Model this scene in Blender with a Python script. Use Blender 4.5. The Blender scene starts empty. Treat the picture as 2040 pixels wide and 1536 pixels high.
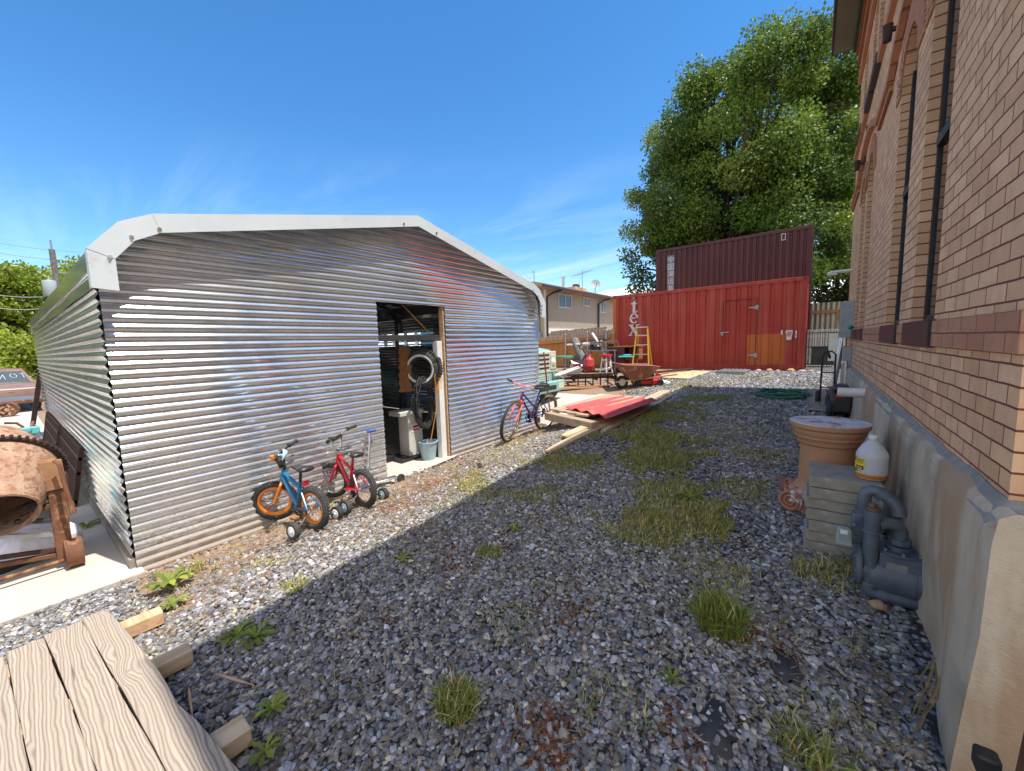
import bpy, bmesh, math, random
import numpy as np
from mathutils import Vector, Matrix, Euler, Quaternion
random.seed(4)
rng = np.random.default_rng(11)
SC = bpy.context.scene
COL = SC.collection
PI = math.pi
R = math.radians
V = Vector

# ------------------------------------------------------------------ helpers
class MB:
    """collects shapes, then links them as ONE mesh object"""
    def __init__(s):
        s.v = []; s.f = []; s.m = []; s.mi = 0
    def add(s, vs, fs):
        o = len(s.v)
        s.v += [tuple(p) for p in vs]
        for f in fs:
            s.f.append(tuple(i + o for i in f)); s.m.append(s.mi)
        return s
    def mat(s, i):
        s.mi = i; return s
    def box(s, c, d, rot=None, taper=1.0):
        x, y, z = d[0] / 2, d[1] / 2, d[2] / 2
        t = taper
        vs = [V(p) for p in ((-x,-y,-z),(x,-y,-z),(x,y,-z),(-x,y,-z),(-x*t,-y*t,z),(x*t,-y*t,z),(x*t,y*t,z),(-x*t,y*t,z))]
        if rot is not None:
            m = rot if isinstance(rot, Matrix) else Euler(rot).to_matrix()
            vs = [m @ p for p in vs]
        c = V(c)
        return s.add([p + c for p in vs], [(3,2,1,0),(4,5,6,7),(0,1,5,4),(1,2,6,5),(2,3,7,6),(3,0,4,7)])
    def bb(s, a, b):
        a = V(a); b = V(b)
        return s.box((a + b) / 2, b - a)
    def beam(s, a, b, w, h, up=(0,0,1)):
        a = V(a); b = V(b); d = b - a; L = d.length; d.normalize()
        u = V(up)
        if abs(d.dot(u)) > .98: u = V((1,0,0))
        r = d.cross(u).normalized(); u = r.cross(d)
        m = Matrix((r, d, u)).transposed()
        return s.box((a + b) / 2, (w, L, h), m)
    def ring(s, c, r, ax, n, ph=0, ry=None):
        ax = V(ax).normalized()
        u = ax.orthogonal().normalized() if abs(ax.z) > .999 or True else 0
        if abs(ax.z) < .95:
            u = V((0,0,1)).cross(ax).normalized()
        else:
            u = V((1,0,0)); u = (u - ax * u.dot(ax)).normalized()
        w = ax.cross(u)
        ry = r if ry is None else ry
        return [V(c) + u * (r * math.cos(2*PI*i/n + ph)) + w * (ry * math.sin(2*PI*i/n + ph)) for i in range(n)]
    def loft(s, rings, cap=True, closed=False):
        n = len(rings[0]); vs = [p for r in rings for p in r]; fs = []
        k = len(rings)
        for j in range(k if closed else k - 1):
            a = j * n; b = ((j + 1) % k) * n
            for i in range(n):
                fs.append((a + i, a + (i + 1) % n, b + (i + 1) % n, b + i))
        if cap and not closed:
            fs.append(tuple(range(n - 1, -1, -1))); fs.append(tuple(range((k - 1) * n, k * n)))
        return s.add(vs, fs)
    def cyl(s, a, b, r0, r1=None, n=14, cap=True):
        a = V(a); b = V(b); r1 = r0 if r1 is None else r1
        return s.loft([s.ring(a, r0, b - a, n), s.ring(b, r1, b - a, n)], cap)
    def lathe(s, prof, c=(0,0,0), ax=(0,0,1), n=24, cap=True):
        c = V(c); ax = V(ax).normalized()
        return s.loft([s.ring(c + ax * h, max(r, 1e-4), ax, n) for r, h in prof], cap)
    def tube(s, pts, r, n=8, closed=False, cap=True, r1=None):
        pts = [V(p) for p in pts]; k = len(pts); rings = []
        pu = None
        for i, p in enumerate(pts):
            if closed: d = pts[(i + 1) % k] - pts[i - 1]
            else: d = pts[min(i + 1, k - 1)] - pts[max(i - 1, 0)]
            d.normalize()
            if pu is None:
                pu = d.orthogonal().normalized()
            else:
                pu = (pu - d * pu.dot(d))
                pu = pu.normalized() if pu.length > 1e-6 else d.orthogonal().normalized()
            w = d.cross(pu)
            rr = r if r1 is None else r + (r1 - r) * i / max(1, k - 1)
            rings.append([p + pu * (rr * math.cos(2*PI*j/n)) + w * (rr * math.sin(2*PI*j/n)) for j in range(n)])
        return s.loft(rings, cap, closed)
    def torus(s, c, ax, Rr, r, n=32, m=10, sq=1.0):
        c = V(c); ax = V(ax).normalized(); base = s.ring(c, Rr, ax, n)
        rings = []
        for p in base:
            o = (p - c).normalized()
            rings.append([p + o * (r * sq * math.cos(2*PI*j/m)) + ax * (r * math.sin(2*PI*j/m)) for j in range(m)])
        return s.loft(rings, closed=True)
    def prism(s, pts2, o, u, w, depth):
        """outline pts2 in plane (u,w) at o, thickened by depth along u x w"""
        o = V(o); u = V(u); w = V(w); nrm = u.cross(w).normalized()
        n = len(pts2)
        a = [o + u * x + w * y for x, y in pts2]; b = [p + nrm * depth for p in a]
        fs = [tuple(range(n - 1, -1, -1)), tuple(range(n, 2 * n))]
        fs += [(i, (i + 1) % n, (i + 1) % n + n, i + n) for i in range(n)]
        return s.add(a + b, fs)
    def sphere(s, c, r, n=12, m=8, sc=(1,1,1)):
        rings = []
        for j in range(1, m):
            t = PI * j / m
            rings.append([V((c[0] + sc[0]*r*math.sin(t)*math.cos(2*PI*i/n), c[1] + sc[1]*r*math.sin(t)*math.sin(2*PI*i/n), c[2] - sc[2]*r*math.cos(t))) for i in range(n)])
        return s.loft(rings)
    def build(s, name, mats, parent=None, smooth=35, bevel=0, seg=2, loc=None, rot=None):
        me = bpy.data.meshes.new(name)
        me.from_pydata(s.v, [], s.f)
        if not isinstance(mats, (list, tuple)): mats = [mats]
        for m in mats: me.materials.append(m)
        if len(mats) > 1: me.polygons.foreach_set('material_index', s.m)
        bm = bmesh.new(); bm.from_mesh(me)
        bmesh.ops.recalc_face_normals(bm, faces=bm.faces)
        bm.to_mesh(me); bm.free()
        if smooth:
            me.polygons.foreach_set('use_smooth', [True] * len(me.polygons))
            me.set_sharp_from_angle(angle=R(smooth))
        o = bpy.data.objects.new(name, me); COL.objects.link(o)
        if parent: o.parent = parent
        if loc is not None: o.location = loc
        if rot is not None: o.rotation_euler = rot
        if bevel:
            b = o.modifiers.new('bevel', 'BEVEL'); b.width = bevel; b.segments = seg; b.limit_method = 'ANGLE'; b.angle_limit = R(40)
        return o

def tag(o, label=None, cat=None, group=None, kind=None):
    if label: o['label'] = label
    if cat: o['category'] = cat
    if group: o['group'] = group
    if kind: o['kind'] = kind
    return o
def thing(name, label, cat, loc=(0,0,0), rot=(0,0,0), group=None):
    o = bpy.data.objects.new(name, None); COL.objects.link(o)
    o.location = loc; o.rotation_euler = rot; o.empty_display_size = .1
    return tag(o, label, cat, group)
def copy_tree(o, parent=None):
    c = o.copy(); COL.objects.link(c); c.parent = parent
    for ch in list(o.children): copy_tree(ch, c)
    return c
def np_mesh(name, v, f, mats, col=None, parent=None, smooth=False, midx=None):
    """big mesh from arrays; col = one colour per vertex"""
    me = bpy.data.meshes.new(name); nv = len(v); nf, k = f.shape
    me.vertices.add(nv); me.vertices.foreach_set('co', np.ascontiguousarray(v, dtype=np.float32).ravel())
    me.loops.add(nf * k); me.loops.foreach_set('vertex_index', np.ascontiguousarray(f, dtype=np.int32).ravel())
    me.polygons.add(nf); me.polygons.foreach_set('loop_start', np.arange(0, nf * k, k, dtype=np.int32))
    me.update(calc_edges=True)
    if not isinstance(mats, (list, tuple)): mats = [mats]
    for m in mats: me.materials.append(m)
    if midx is not None: me.polygons.foreach_set('material_index', midx)
    me.polygons.foreach_set('use_smooth', np.full(nf, bool(smooth)))
    if col is not None:
        a = me.color_attributes.new('Col', 'FLOAT_COLOR', 'POINT')
        c4 = np.ones((nv, 4), dtype=np.float32); c4[:, :3] = col
        a.data.foreach_set('color', c4.ravel())
    me.validate(); me.update()
    o = bpy.data.objects.new(name, me); COL.objects.link(o)
    if parent: o.parent = parent
    return o

# ------------------------------------------------------------------ ground shape
YL = [(-60,-1.6),(.5,-1.6),(2.6,-1.56),(4,-1.55),(6,-1.5),(8,-1.36),(10,-1.18),(13,-1.0),(20,-.95),(60,-.9)]
YR = [(-60,-1.6),(.3,-1.57),(1,-1.51),(2,-1.44),(3,-1.35),(4.5,-1.26),(6,-1.22),(9,-1.17),(11,-1.1),(13,-1.0),(20,-.95),(60,-.9)]
YLx, YLz = zip(*YL); YRx, YRz = zip(*YR)
def sst(t):
    t = np.clip(t, 0, 1); return t * t * (3 - 2 * t)
def ground(x, y):
    a = np.interp(y, YLx, YLz); b = np.interp(y, YRx, YRz)
    z = a + (b - a) * sst((np.asarray(x) + 3.9) / 1.5)
    z = z - .09 * sst((np.asarray(x) + .3) / .7) * sst((2.9 - np.asarray(y)) / .9) * sst((3 - np.asarray(x)))
    return z
def gz(x, y): return float(ground(x, y))

# ------------------------------------------------------------------ materials
class NT:
    def __init__(s, name):
        s.mat = bpy.data.materials.new(name); s.mat.use_nodes = True
        s.t = s.mat.node_tree; s.t.nodes.clear()
        s.out = s.t.nodes.new('ShaderNodeOutputMaterial')
        s.b = s.t.nodes.new('ShaderNodeBsdfPrincipled')
        s.t.links.new(s.b.outputs[0], s.out.inputs[0])
    def n(s, typ, **k):
        o = s.t.nodes.new('ShaderNode' + typ)
        for a, b in k.items():
            if hasattr(o, a) and a not in ('Scale',): setattr(o, a, b)
            else: o.inputs[a].default_value = b
        return o
    def l(s, a, b): s.t.links.new(a, b)
    def inp(s, node, key, val):
        if hasattr(val, 'is_output') or hasattr(val, 'links'): s.l(val, node.inputs[key])
        else: node.inputs[key].default_value = val
    def coord(s, kind='Object', scale=None):
        c = s.n('TexCoord').outputs[kind]
        if scale is not None:
            m = s.n('Mapping'); s.l(c, m.inputs[0]); m.inputs['Scale'].default_value = scale
            c = m.outputs[0]
        return c
    def noise(s, scale, detail=4, rough=.55, vec=None, dist=0):
        t = s.n('TexNoise'); t.inputs['Scale'].default_value = scale; t.inputs['Detail'].default_value = detail
        t.inputs['Roughness'].default_value = rough; t.inputs['Distortion'].default_value = dist
        s.l(vec if vec is not None else s.coord(), t.inputs['Vector'])
        return t.outputs[0]
    def ramp(s, fac, stops):
        r = s.n('ValToRGB'); e = r.color_ramp.elements
        while len(e) < len(stops): e.new(.5)
        for i, (p, c) in enumerate(stops):
            e[i].position = p; e[i].color = (c, c, c, 1) if isinstance(c, (int, float)) else (*c, 1)
        s.l(fac, r.inputs[0]); return r.outputs[0]
    def mix(s, fac, a, b, mode='MIX'):
        m = s.n('Mix'); m.data_type = 'RGBA'; m.blend_type = mode
        s.inp(m, 0, fac)
        for i, val in ((6, a), (7, b)):
            if isinstance(val, tuple): m.inputs[i].default_value = (*val, 1)
            else: s.l(val, m.inputs[i])
        return m.outputs[2]
    def math(s, op, a, b=0.0, c=None):
        m = s.n('Math'); m.operation = op
        s.inp(m, 0, a); s.inp(m, 1, b)
        if c is not None: s.inp(m, 2, c)
        return m.outputs[0]
    def bump(s, h, strength=.3, dist=.01, nrm=None):
        b = s.n('Bump'); b.inputs['Strength'].default_value = strength; b.inputs['Distance'].default_value = dist
        s.l(h, b.inputs['Height'])
        if nrm is not None: s.l(nrm, b.inputs['Normal'])
        s.l(b.outputs[0], s.b.inputs['Normal']); return b.outputs[0]
    def set(s, **k):
        nm = dict(col='Base Color', rough='Roughness', metal='Metallic', spec='Specular IOR Level', trans='Transmission Weight', alpha='Alpha', coat='Coat Weight', ior='IOR')
        for a, b in k.items():
            key = nm.get(a, a)
            if isinstance(b, tuple): s.b.inputs[key].default_value = (*b, 1) if len(b) == 3 else b
            else: s.inp(s.b, key, b)
        return s

def pm(name, c1, c2=None, scale=6, rough=.6, metal=0.0, bump=.15, bscale=None, c3=None, t3=.6, s3=3, spec=.5, dist=.004, r2=None):
    """weathered surface: two tones mixed by noise, an optional third (rust, dirt) in patches, fine bump"""
    m = NT(name)
    c = m.coord()
    if c2 is None: c2 = tuple(x * .78 for x in c1)
    n1 = m.noise(scale, 5, .6, c)
    col = m.mix(m.ramp(n1, [(.35, 0), (.65, 1)]), c1, c2)
    rg = rough
    if c3 is not None:
        n3 = m.noise(s3, 6, .65, c, .3)
        f3 = m.ramp(n3, [(t3 - .04, 0), (t3 + .05, 1)])
        col = m.mix(f3, col, c3)
        if r2 is not None:
            rg = m.math('MULTIPLY_ADD', f3, r2 - rough, rough)
            if metal: m.set(metal=m.math('MULTIPLY_ADD', f3, -metal, metal))
    m.set(col=col, rough=rg, spec=spec)
    if not (c3 is not None and r2 is not None and metal): m.set(metal=metal)
    if bump: m.bump(m.noise(bscale or scale * 6, 4, .6, c), bump, dist)
    return m.mat

def attr_mat(name, rough=.8, translucent=0.0, spec=.3, nscale=None):
    m = NT(name); a = m.n('Attribute'); a.attribute_name = 'Col'
    col = a.outputs[0]
    if nscale:
        col = m.mix(m.ramp(m.noise(nscale, 3), [(.3, 0), (.7, 1)]), col, m.mix(.5, col, (.02, .02, .02)))
    m.set(col=col, rough=rough, spec=spec)
    if translucent:
        t = m.n('BsdfTranslucent'); m.l(m.mix(.35, col, (.25, .3, .02)), t.inputs[0])
        x = m.n('MixShader'); x.inputs[0].default_value = translucent
        m.l(m.b.outputs[0], x.inputs[1]); m.l(t.outputs[0], x.inputs[2]); m.l(x.outputs[0], m.out.inputs[0])
    return m.mat

def galv(name, rough=.22, tint=(.80,.82,.84), wav=.13, dirt=True):
    m = NT(name); c = m.coord()
    vo = m.n('TexVoronoi'); vo.inputs['Scale'].default_value = 55; m.l(c, vo.inputs['Vector'])
    sp = m.ramp(vo.outputs[1], [(0, .0), (1, 1)])
    col = m.mix(sp, tint, tuple(x * .86 for x in tint))
    if dirt:
        n = m.noise(1.3, 5, .6, c)
        col = m.mix(m.ramp(n, [(.5, 0), (.8, .35)]), col, (.42, .40, .37))
    met = .80
    if dirt == 'splash':
        sz = m.n('SeparateXYZ'); m.l(c, sz.inputs[0])
        up = m.n('MapRange'); m.l(sz.outputs[2], up.inputs[0]); up.inputs[1].default_value = .0; up.inputs[2].default_value = .42; up.inputs[3].default_value = .30; up.inputs[4].default_value = -.22
        sp2 = m.ramp(m.math('ADD', m.noise(16, 6, .7, c), up.outputs[0]), [(.55, 0), (.78, .85)])
        old = m.ramp(m.noise(7, 5, .7, m.coord('Object', (1, .35, 1.6))), [(.60, 0), (.75, .35)])
        col = m.mix(old, col, (.55, .54, .52)); col = m.mix(sp2, col, (.36, .30, .235)); met = m.math('MULTIPLY_ADD', sp2, -.7, .80)
    m.set(col=col, metal=met, rough=m.math('MULTIPLY_ADD', m.noise(3, 3, .5, c), .12, rough - .04))
    m.bump(m.noise(1.1, 2, .5, m.coord('Object', (1, 1, 2.2))), wav, .05)
    return m.mat

def paint(name, c, rough=.35, coat=.2, chip=None):
    return pm(name, c, tuple(x * .9 for x in c), 9, rough, 0, .05, c3=chip, t3=.66, s3=14)

M = {}
M['galv'] = galv('galvanised_steel', .12, dirt='splash')
M['galv_flat'] = galv('galvanised_flat', .28, wav=.1)
M['galv_roof'] = galv('galvanised_roof', .09, wav=.04)
M['trim'] = pm('white_trim', (.62,.655,.66), (.56,.60,.61), 2, .4, 0, .05, c3=(.50,.50,.47), t3=.66, s3=4)
M['white_metal'] = pm('white_metal', (.78,.77,.74), (.68,.66,.62), 8, .45, 0, .05, c3=(.4,.3,.2), t3=.7, s3=9)
M['chrome'] = pm('chrome', (.75,.76,.78), (.62,.63,.65), 10, .16, 1.0, .02)
M['alu'] = pm('aluminium', (.62,.63,.64), (.5,.5,.52), 14, .34, .95, .08)
M['grey_steel'] = pm('grey_steel', (.33,.34,.35), (.25,.26,.27), 10, .5, .7, .1)
M['pipe_grey'] = pm('pipe_grey', (.36,.37,.39), (.3,.31,.33), 6, .5, .2, .05)
M['black_rubber'] = pm('black_rubber', (.022,.022,.023), (.035,.034,.033), 25, .75, 0, .1)
M['tyre_dusty'] = pm('tyre_dusty', (.03,.03,.031), (.075,.07,.064), 9, .85, 0, .15)
M['black_plastic'] = pm('black_plastic', (.02,.02,.022), (.028,.028,.03), 12, .4, 0, .04)
M['black_metal'] = pm('black_metal', (.025,.024,.026), (.04,.036,.034), 14, .45, .3, .1)
M['dark'] = pm('dark_machinery', (.035,.034,.036), (.06,.055,.05), 5, .6, .2, .1)
M['rust'] = pm('rust', (.20,.085,.040), (.11,.045,.028), 7, .85, .1, .4, 60, c3=(.32,.16,.075), t3=.58, s3=12)
M['rust_dark'] = pm('rust_dark', (.075,.040,.028), (.045,.026,.02), 9, .85, .2, .4, 50)
M['mixer'] = pm('mixer_drum', (.42,.29,.205), (.30,.165,.10), 14, .85, 0, .6, 40, c3=(.25,.11,.06), t3=.55, s3=26, dist=.006)
M['concrete'] = pm('concrete_slab', (.52,.47,.40), (.46,.41,.35), 2.2, .9, 0, .25, 90, c3=(.40,.35,.29), t3=.62, s3=1.1)
M['concrete_block'] = pm('concrete_block', (.31,.275,.225), (.225,.195,.155), 9, .92, 0, .6, 70, c3=(.33,.31,.28), t3=.6, s3=14, dist=.006)
M['wood_fresh'] = None
M['blue'] = paint('blue_paint', (.012,.16,.33), .3)
M['orange'] = paint('orange_paint', (.72,.22,.02), .35)
M['red'] = paint('red_paint', (.55,.02,.035), .28)
M['red_old'] = pm('red_plastic', (.50,.035,.035), (.40,.03,.03), 6, .5, 0, .05, c3=(.5,.12,.1), t3=.65, s3=10)
M['pink'] = paint('pink_paint', (.85,.22,.25), .35)
M['purple'] = paint('purple_paint', (.035,.025,.17), .3)
M['violet'] = paint('violet_paint', (.16,.02,.11), .3)
M['yellow'] = paint('yellow_fibreglass', (.62,.36,.02), .45)
M['green'] = paint('green_paint', (.03,.24,.10), .5)
M['truck'] = pm('truck_green', (.20,.42,.36), (.24,.46,.42), 5, .5, 0, .08, c3=(.42,.40,.33), t3=.64, s3=7)
M['truck_white'] = pm('truck_cream', (.62,.58,.46), (.55,.50,.38), 5, .5, 0, .08, c3=(.34,.22,.12), t3=.68, s3=12)
M['tan_rubber'] = pm('gum_sidewall', (.42,.27,.13), (.36,.23,.11), 12, .8)
M['glass_dark'] = NT('dark_glass').set(col=(.012,.014,.016), rough=.06, spec=.6).mat
M['lens'] = NT('lamp_glass').set(col=(.75,.76,.74), rough=.08, spec=.8).mat
M['red_lens'] = NT('red_lens').set(col=(.55,.01,.015), rough=.12, spec=.7).mat
def wood(name, c1, c2, axis='X', rings=14, rough=.85, bump=.5, knots=True):
    """long grain along an axis with wavy growth bands"""
    m = NT(name); sc = {'X': (.16, 4, 4), 'Y': (4, .16, 4), 'Z': (4, 4, .16)}[axis]
    c = m.coord('Object', sc)
    oi = m.n('ObjectInfo')
    ad = m.n('VectorMath'); ad.operation = 'ADD'; m.l(c, ad.inputs[0])
    sc2 = m.n('VectorMath'); sc2.operation = 'SCALE'; m.l(oi.outputs['Location'], sc2.inputs[0]); sc2.inputs[3].default_value = 3.1
    m.l(sc2.outputs[0], ad.inputs[1]); c = ad.outputs[0]
    n = m.noise(2.2, 3, .5, c, .4)
    w = m.math('SINE', m.math('MULTIPLY', n, rings * 4.5))
    w = m.math('MULTIPLY_ADD', w, .5, .5)
    fine = m.noise(34, 6, .75, c)
    fac = m.math('ADD', m.math('MULTIPLY', m.math('POWER', w, .6), .42), m.math('MULTIPLY', fine, .72))
    col = m.mix(m.ramp(fac, [(.25, 0), (.75, 1)]), c2, c1)
    big = m.noise(1.5, 3, .5)
    col = m.mix(m.ramp(big, [(.4, 0), (.75, .45)]), col, tuple(x * .72 for x in c1))
    m.set(col=col, rough=rough, spec=.25)
    m.bump(fac, bump, .004)
    return m.mat
M['deck'] = wood('weathered_deck', (.47,.39,.31), (.25,.195,.15), 'X', 9)
def deck_wood():
    m = NT('weathered_planks'); oi = m.n('ObjectInfo')
    ad = m.n('VectorMath'); ad.operation = 'ADD'; m.l(m.coord(), ad.inputs[0])
    rv = m.n('CombineXYZ'); m.l(m.math('MULTIPLY', oi.outputs['Random'], 37.0), rv.inputs[0]); m.l(m.math('MULTIPLY', oi.outputs['Random'], 11.0), rv.inputs[2]); m.l(rv.outputs[0], ad.inputs[1])
    def mp(sc):
        q = m.n('Mapping'); m.l(ad.outputs[0], q.inputs[0]); q.inputs['Scale'].default_value = sc; return q.outputs[0]
    sx = m.n('SeparateXYZ'); m.l(ad.outputs[0], sx.inputs[0])
    n1 = m.noise(1.0, 3, .5, mp((1.6, 7, 1)))
    vo = m.n('TexVoronoi'); vo.inputs['Scale'].default_value = 1.0; m.l(mp((2.6, 7.5, .01)), vo.inputs['Vector'])
    kn = m.ramp(vo.outputs[0], [(.0, 1), (.10, .55), (.35, .0)])
    acr = m.math('ADD', m.math('ADD', sx.outputs[1], m.math('MULTIPLY', n1, .085)), m.math('MULTIPLY', kn, .055))
    s1 = m.math('MULTIPLY_ADD', m.math('SINE', m.math('MULTIPLY', acr, 520.0)), .5, .5)
    s2 = m.math('MULTIPLY_ADD', m.math('SINE', m.math('MULTIPLY', acr, 190.0)), .5, .5)
    fine = m.noise(1.0, 6, .7, mp((14, 260, 30)))
    grain = m.math('ADD', m.math('MULTIPLY', m.math('POWER', s1, 2.2), .55), m.math('ADD', m.math('MULTIPLY', s2, .22), m.math('MULTIPLY', fine, .45)))
    col = m.mix(m.ramp(grain, [(.10, 0), (1.05, 1)]), (.46,.385,.305), (.20,.155,.12))
    bl = m.noise(3.2, 4, .6, mp((.5, 1, 1))); col = m.mix(m.ramp(bl, [(.4, 0), (.7, .5)]), col, (.33,.27,.215))
    col = m.mix(m.ramp(vo.outputs[0], [(.035, .85), (.075, 0)]), col, (.11,.065,.04))
    cr = m.noise(1.0, 2, .5, mp((1.1, 34, 5))); col = m.mix(m.ramp(cr, [(.70, 0), (.73, .8)]), col, (.09,.065,.05))
    m.set(col=col, rough=.88, spec=.2); m.bump(m.math('MULTIPLY', grain, -1.0), .5, .004); return m.mat
M['deck'] = deck_wood()
M['lumber'] = wood('grey_lumber', (.42,.34,.27), (.24,.18,.13), 'X', 9, bump=.2)
M['lumber_y'] = wood('tan_lumber', (.56,.42,.28), (.36,.25,.15), 'Y', 8, bump=.2)
M['lumber_fresh'] = wood('fresh_lumber', (.62,.40,.24), (.46,.27,.14), 'X', 8, bump=.2)
M['pallet'] = wood('pallet_wood', (.46,.34,.23), (.27,.19,.125), 'Y', 8)
M['pallet_x'] = wood('pallet_wood_cross', (.40,.31,.22), (.24,.175,.12), 'X', 8)
M['fence_wood'] = wood('fence_wood', (.50,.22,.075), (.33,.13,.045), 'Z', 7, bump=.25)
M['fence_rail'] = wood('fence_rail', (.46,.24,.11), (.31,.15,.07), 'X', 7, bump=.25)
M['fence_top'] = wood('fence_bleached', (.46,.34,.24), (.30,.20,.13), 'Z', 7, bump=.25)
M['brown_post'] = wood('brown_post', (.17,.075,.028), (.09,.035,.014), 'Z', 8)
M['plywood'] = wood('plywood', (.62,.44,.25), (.50,.34,.18), 'X', 4, bump=.2)
M['cabinet'] = wood('cabinet_wood', (.34,.14,.05), (.22,.08,.03), 'X', 6, .6, .2)
M['bark'] = pm('bark', (.20,.19,.175), (.10,.09,.08), 12, .95, 0, .8, 30, dist=.012)
M['trunk'] = pm('tree_bark', (.10,.078,.06), (.055,.042,.032), 6, .95, 0, .8, 14, dist=.03)

def box_uv(m, rot=False):
    """(y,z) on faces looking along x, (x,z) on faces looking along y"""
    c = m.coord('Object'); sx = m.n('SeparateXYZ'); m.l(c, sx.inputs[0])
    g = m.n('NewGeometry'); sn = m.n('SeparateXYZ'); m.l(g.outputs['True Normal'], sn.inputs[0])
    f = m.math('GREATER_THAN', m.math('ABSOLUTE', sn.outputs[0]), .6)
    u = m.n('Mix'); m.l(f, u.inputs[0]); m.l(sx.outputs[0], u.inputs[2]); m.l(sx.outputs[1], u.inputs[3])
    cb = m.n('CombineXYZ'); m.l(u.outputs[0], cb.inputs[0]); m.l(sx.outputs[2], cb.inputs[1])
    return cb.outputs[0], sx
def brick(name, ca, cb, mortar, w=.205, h=.070, off=0.0, stain=True, msize=.0042):
    m = NT(name); uv, sx = box_uv(m)
    wob = m.n('TexNoise'); wob.inputs['Scale'].default_value = 7; m.l(uv, wob.inputs['Vector'])
    sub = m.n('VectorMath'); sub.operation = 'MULTIPLY_ADD'; m.l(wob.outputs[1], sub.inputs[0]); sub.inputs[1].default_value = (.012, .008, 0)
    ad = m.n('VectorMath'); ad.operation = 'ADD'; m.l(uv, ad.inputs[0]); ad.inputs[1].default_value = (0.0, off, 0)
    m.l(ad.outputs[0], sub.inputs[2])
    b = m.n('TexBrick'); m.l(sub.outputs[0], b.inputs['Vector'])
    b.offset = .5; b.inputs['Scale'].default_value = 1.0; b.inputs['Brick Width'].default_value = w; b.inputs['Row Height'].default_value = h
    b.inputs['Mortar Size'].default_value = msize; b.inputs['Mortar Smooth'].default_value = .25
    b.inputs['Color1'].default_value = (0, 0, 0, 1); b.inputs['Color2'].default_value = (1, 1, 1, 1); b.inputs['Mortar'].default_value = (.5, .5, .5, 1)
    col = m.mix(b.outputs[0], ca, cb)
    st = m.noise(5, 5, .65)
    col = m.mix(m.ramp(st, [(.42, 0), (.72, .55)]), col, tuple(x * .62 for x in ca))
    if stain:
        big = m.noise(.9, 4, .6); col = m.mix(m.ramp(big, [(.5, 0), (.75, .35)]), col, (.34, .20, .13))
        # stretched vertical streaks
        vs = m.noise(9, 3, .6, m.coord('Object', (1, 1, .12))); col = m.mix(m.ramp(vs, [(.5, 0), (.8, .3)]), col, tuple(x * .55 for x in cb))
    col = m.mix(b.outputs[1], col, mortar)
    m.set(col=col, rough=.9, spec=.2)
    hgt = m.math('ADD', m.math('MULTIPLY', b.outputs[1], -1.0), m.math('MULTIPLY', m.noise(60, 4, .65), .35))
    m.bump(hgt, .9, .006)
    return m.mat
M['brick'] = brick('tan_brick', (.84,.50,.285), (.66,.355,.19), (.21,.065,.045), off=.013)
M['brick_orange'] = brick('orange_brick', (.52,.25,.145), (.46,.20,.11), (.24,.10,.07), h=.072, off=.02, stain=False)
M['brick_corbel'] = brick('corbel_brick', (.36,.14,.05), (.28,.10,.035), (.12,.045,.02), stain=False)
def stucco():
    m = NT('stucco'); c = m.coord()
    n = m.noise(2.0, 5, .6, c)
    col = m.mix(m.ramp(n, [(.35, 0), (.7, 1)]), (.60,.48,.35), (.50,.385,.265))
    st = m.noise(3.2, 4, .62, m.coord('Object', (1, 1, .22)))
    col = m.mix(m.ramp(st, [(.46, 0), (.60, .75)]), col, (.40,.23,.12))
    d = m.noise(1.4, 5, .7, m.coord('Object', (1, 1, .6)))
    col = m.mix(m.ramp(d, [(.54, 0), (.72, .75)]), col, (.26,.20,.14))
    m.set(col=col, rough=.95, spec=.15)
    h = m.math('ADD', m.math('MULTIPLY', m.noise(120, 3, .7, c), .5), m.math('MULTIPLY', m.noise(28, 4, .6, c), .9))
    m.bump(h, .7, .008); return m.mat
M['stucco'] = stucco()

def siding(name, c, pitch=.2):
    m = NT(name); sx = m.n('SeparateXYZ'); m.l(m.coord(), sx.inputs[0])
    t = m.math('FRACT', m.math('DIVIDE', sx.outputs[2], pitch))
    n = m.noise(1.2, 4)
    col = m.mix(m.ramp(n, [(.35, 0), (.7, .5)]), c, tuple(x * .85 for x in c))
    m.set(col=col, rough=.7)
    m.bump(t, 1.0, .03); return m.mat
M['siding'] = siding('lap_siding', (.46,.385,.30))
def shingle():
    m = NT('shingles'); n = m.noise(14, 4); col = m.mix(n, (.46,.33,.21), (.30,.21,.14)); m.set(col=col, rough=.95); m.bump(n, .4, .02); return m.mat
M['shingle'] = shingle()

def container_mat(name, c1, c2, fade, rustc=(.16,.055,.025), t=.64):
    m = NT(name); c = m.coord()
    a = m.noise(.7, 4, .6, c); col = m.mix(m.ramp(a, [(.35, 0), (.65, 1)]), c1, c2)
    st = m.noise(5, 4, .65, m.coord('Object', (1, 1, .06))); col = m.mix(m.ramp(st, [(.48, 0), (.72, .6)]), col, fade)
    ru = m.noise(6, 6, .7, m.coord('Object', (1, 1, .5))); f = m.ramp(ru, [(t, 0), (t + .04, 1)])
    col = m.mix(f, col, rustc)
    m.set(col=col, rough=.55, spec=.4); m.bump(m.noise(20, 4, .6, c), .15, .005); return m.mat
M['cont_red'] = container_mat('red_container_paint', (.40,.040,.020), (.31,.028,.018), (.48,.12,.07))
M['cont_orange'] = container_mat('orange_patch_paint', (.52,.13,.025), (.46,.105,.02), (.50,.15,.05), t=.60)
M['cont_brown'] = container_mat('maroon_container_paint', (.075,.022,.022), (.055,.016,.018), (.10,.032,.03), t=.72)
M['cont_white'] = container_mat('white_container_paint', (.66,.66,.62), (.58,.58,.54), (.5,.49,.45), t=.68)
M['letter'] = pm('faded_letter_paint', (.72,.66,.66), (.58,.50,.50), 18, .7, 0, 0)
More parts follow.
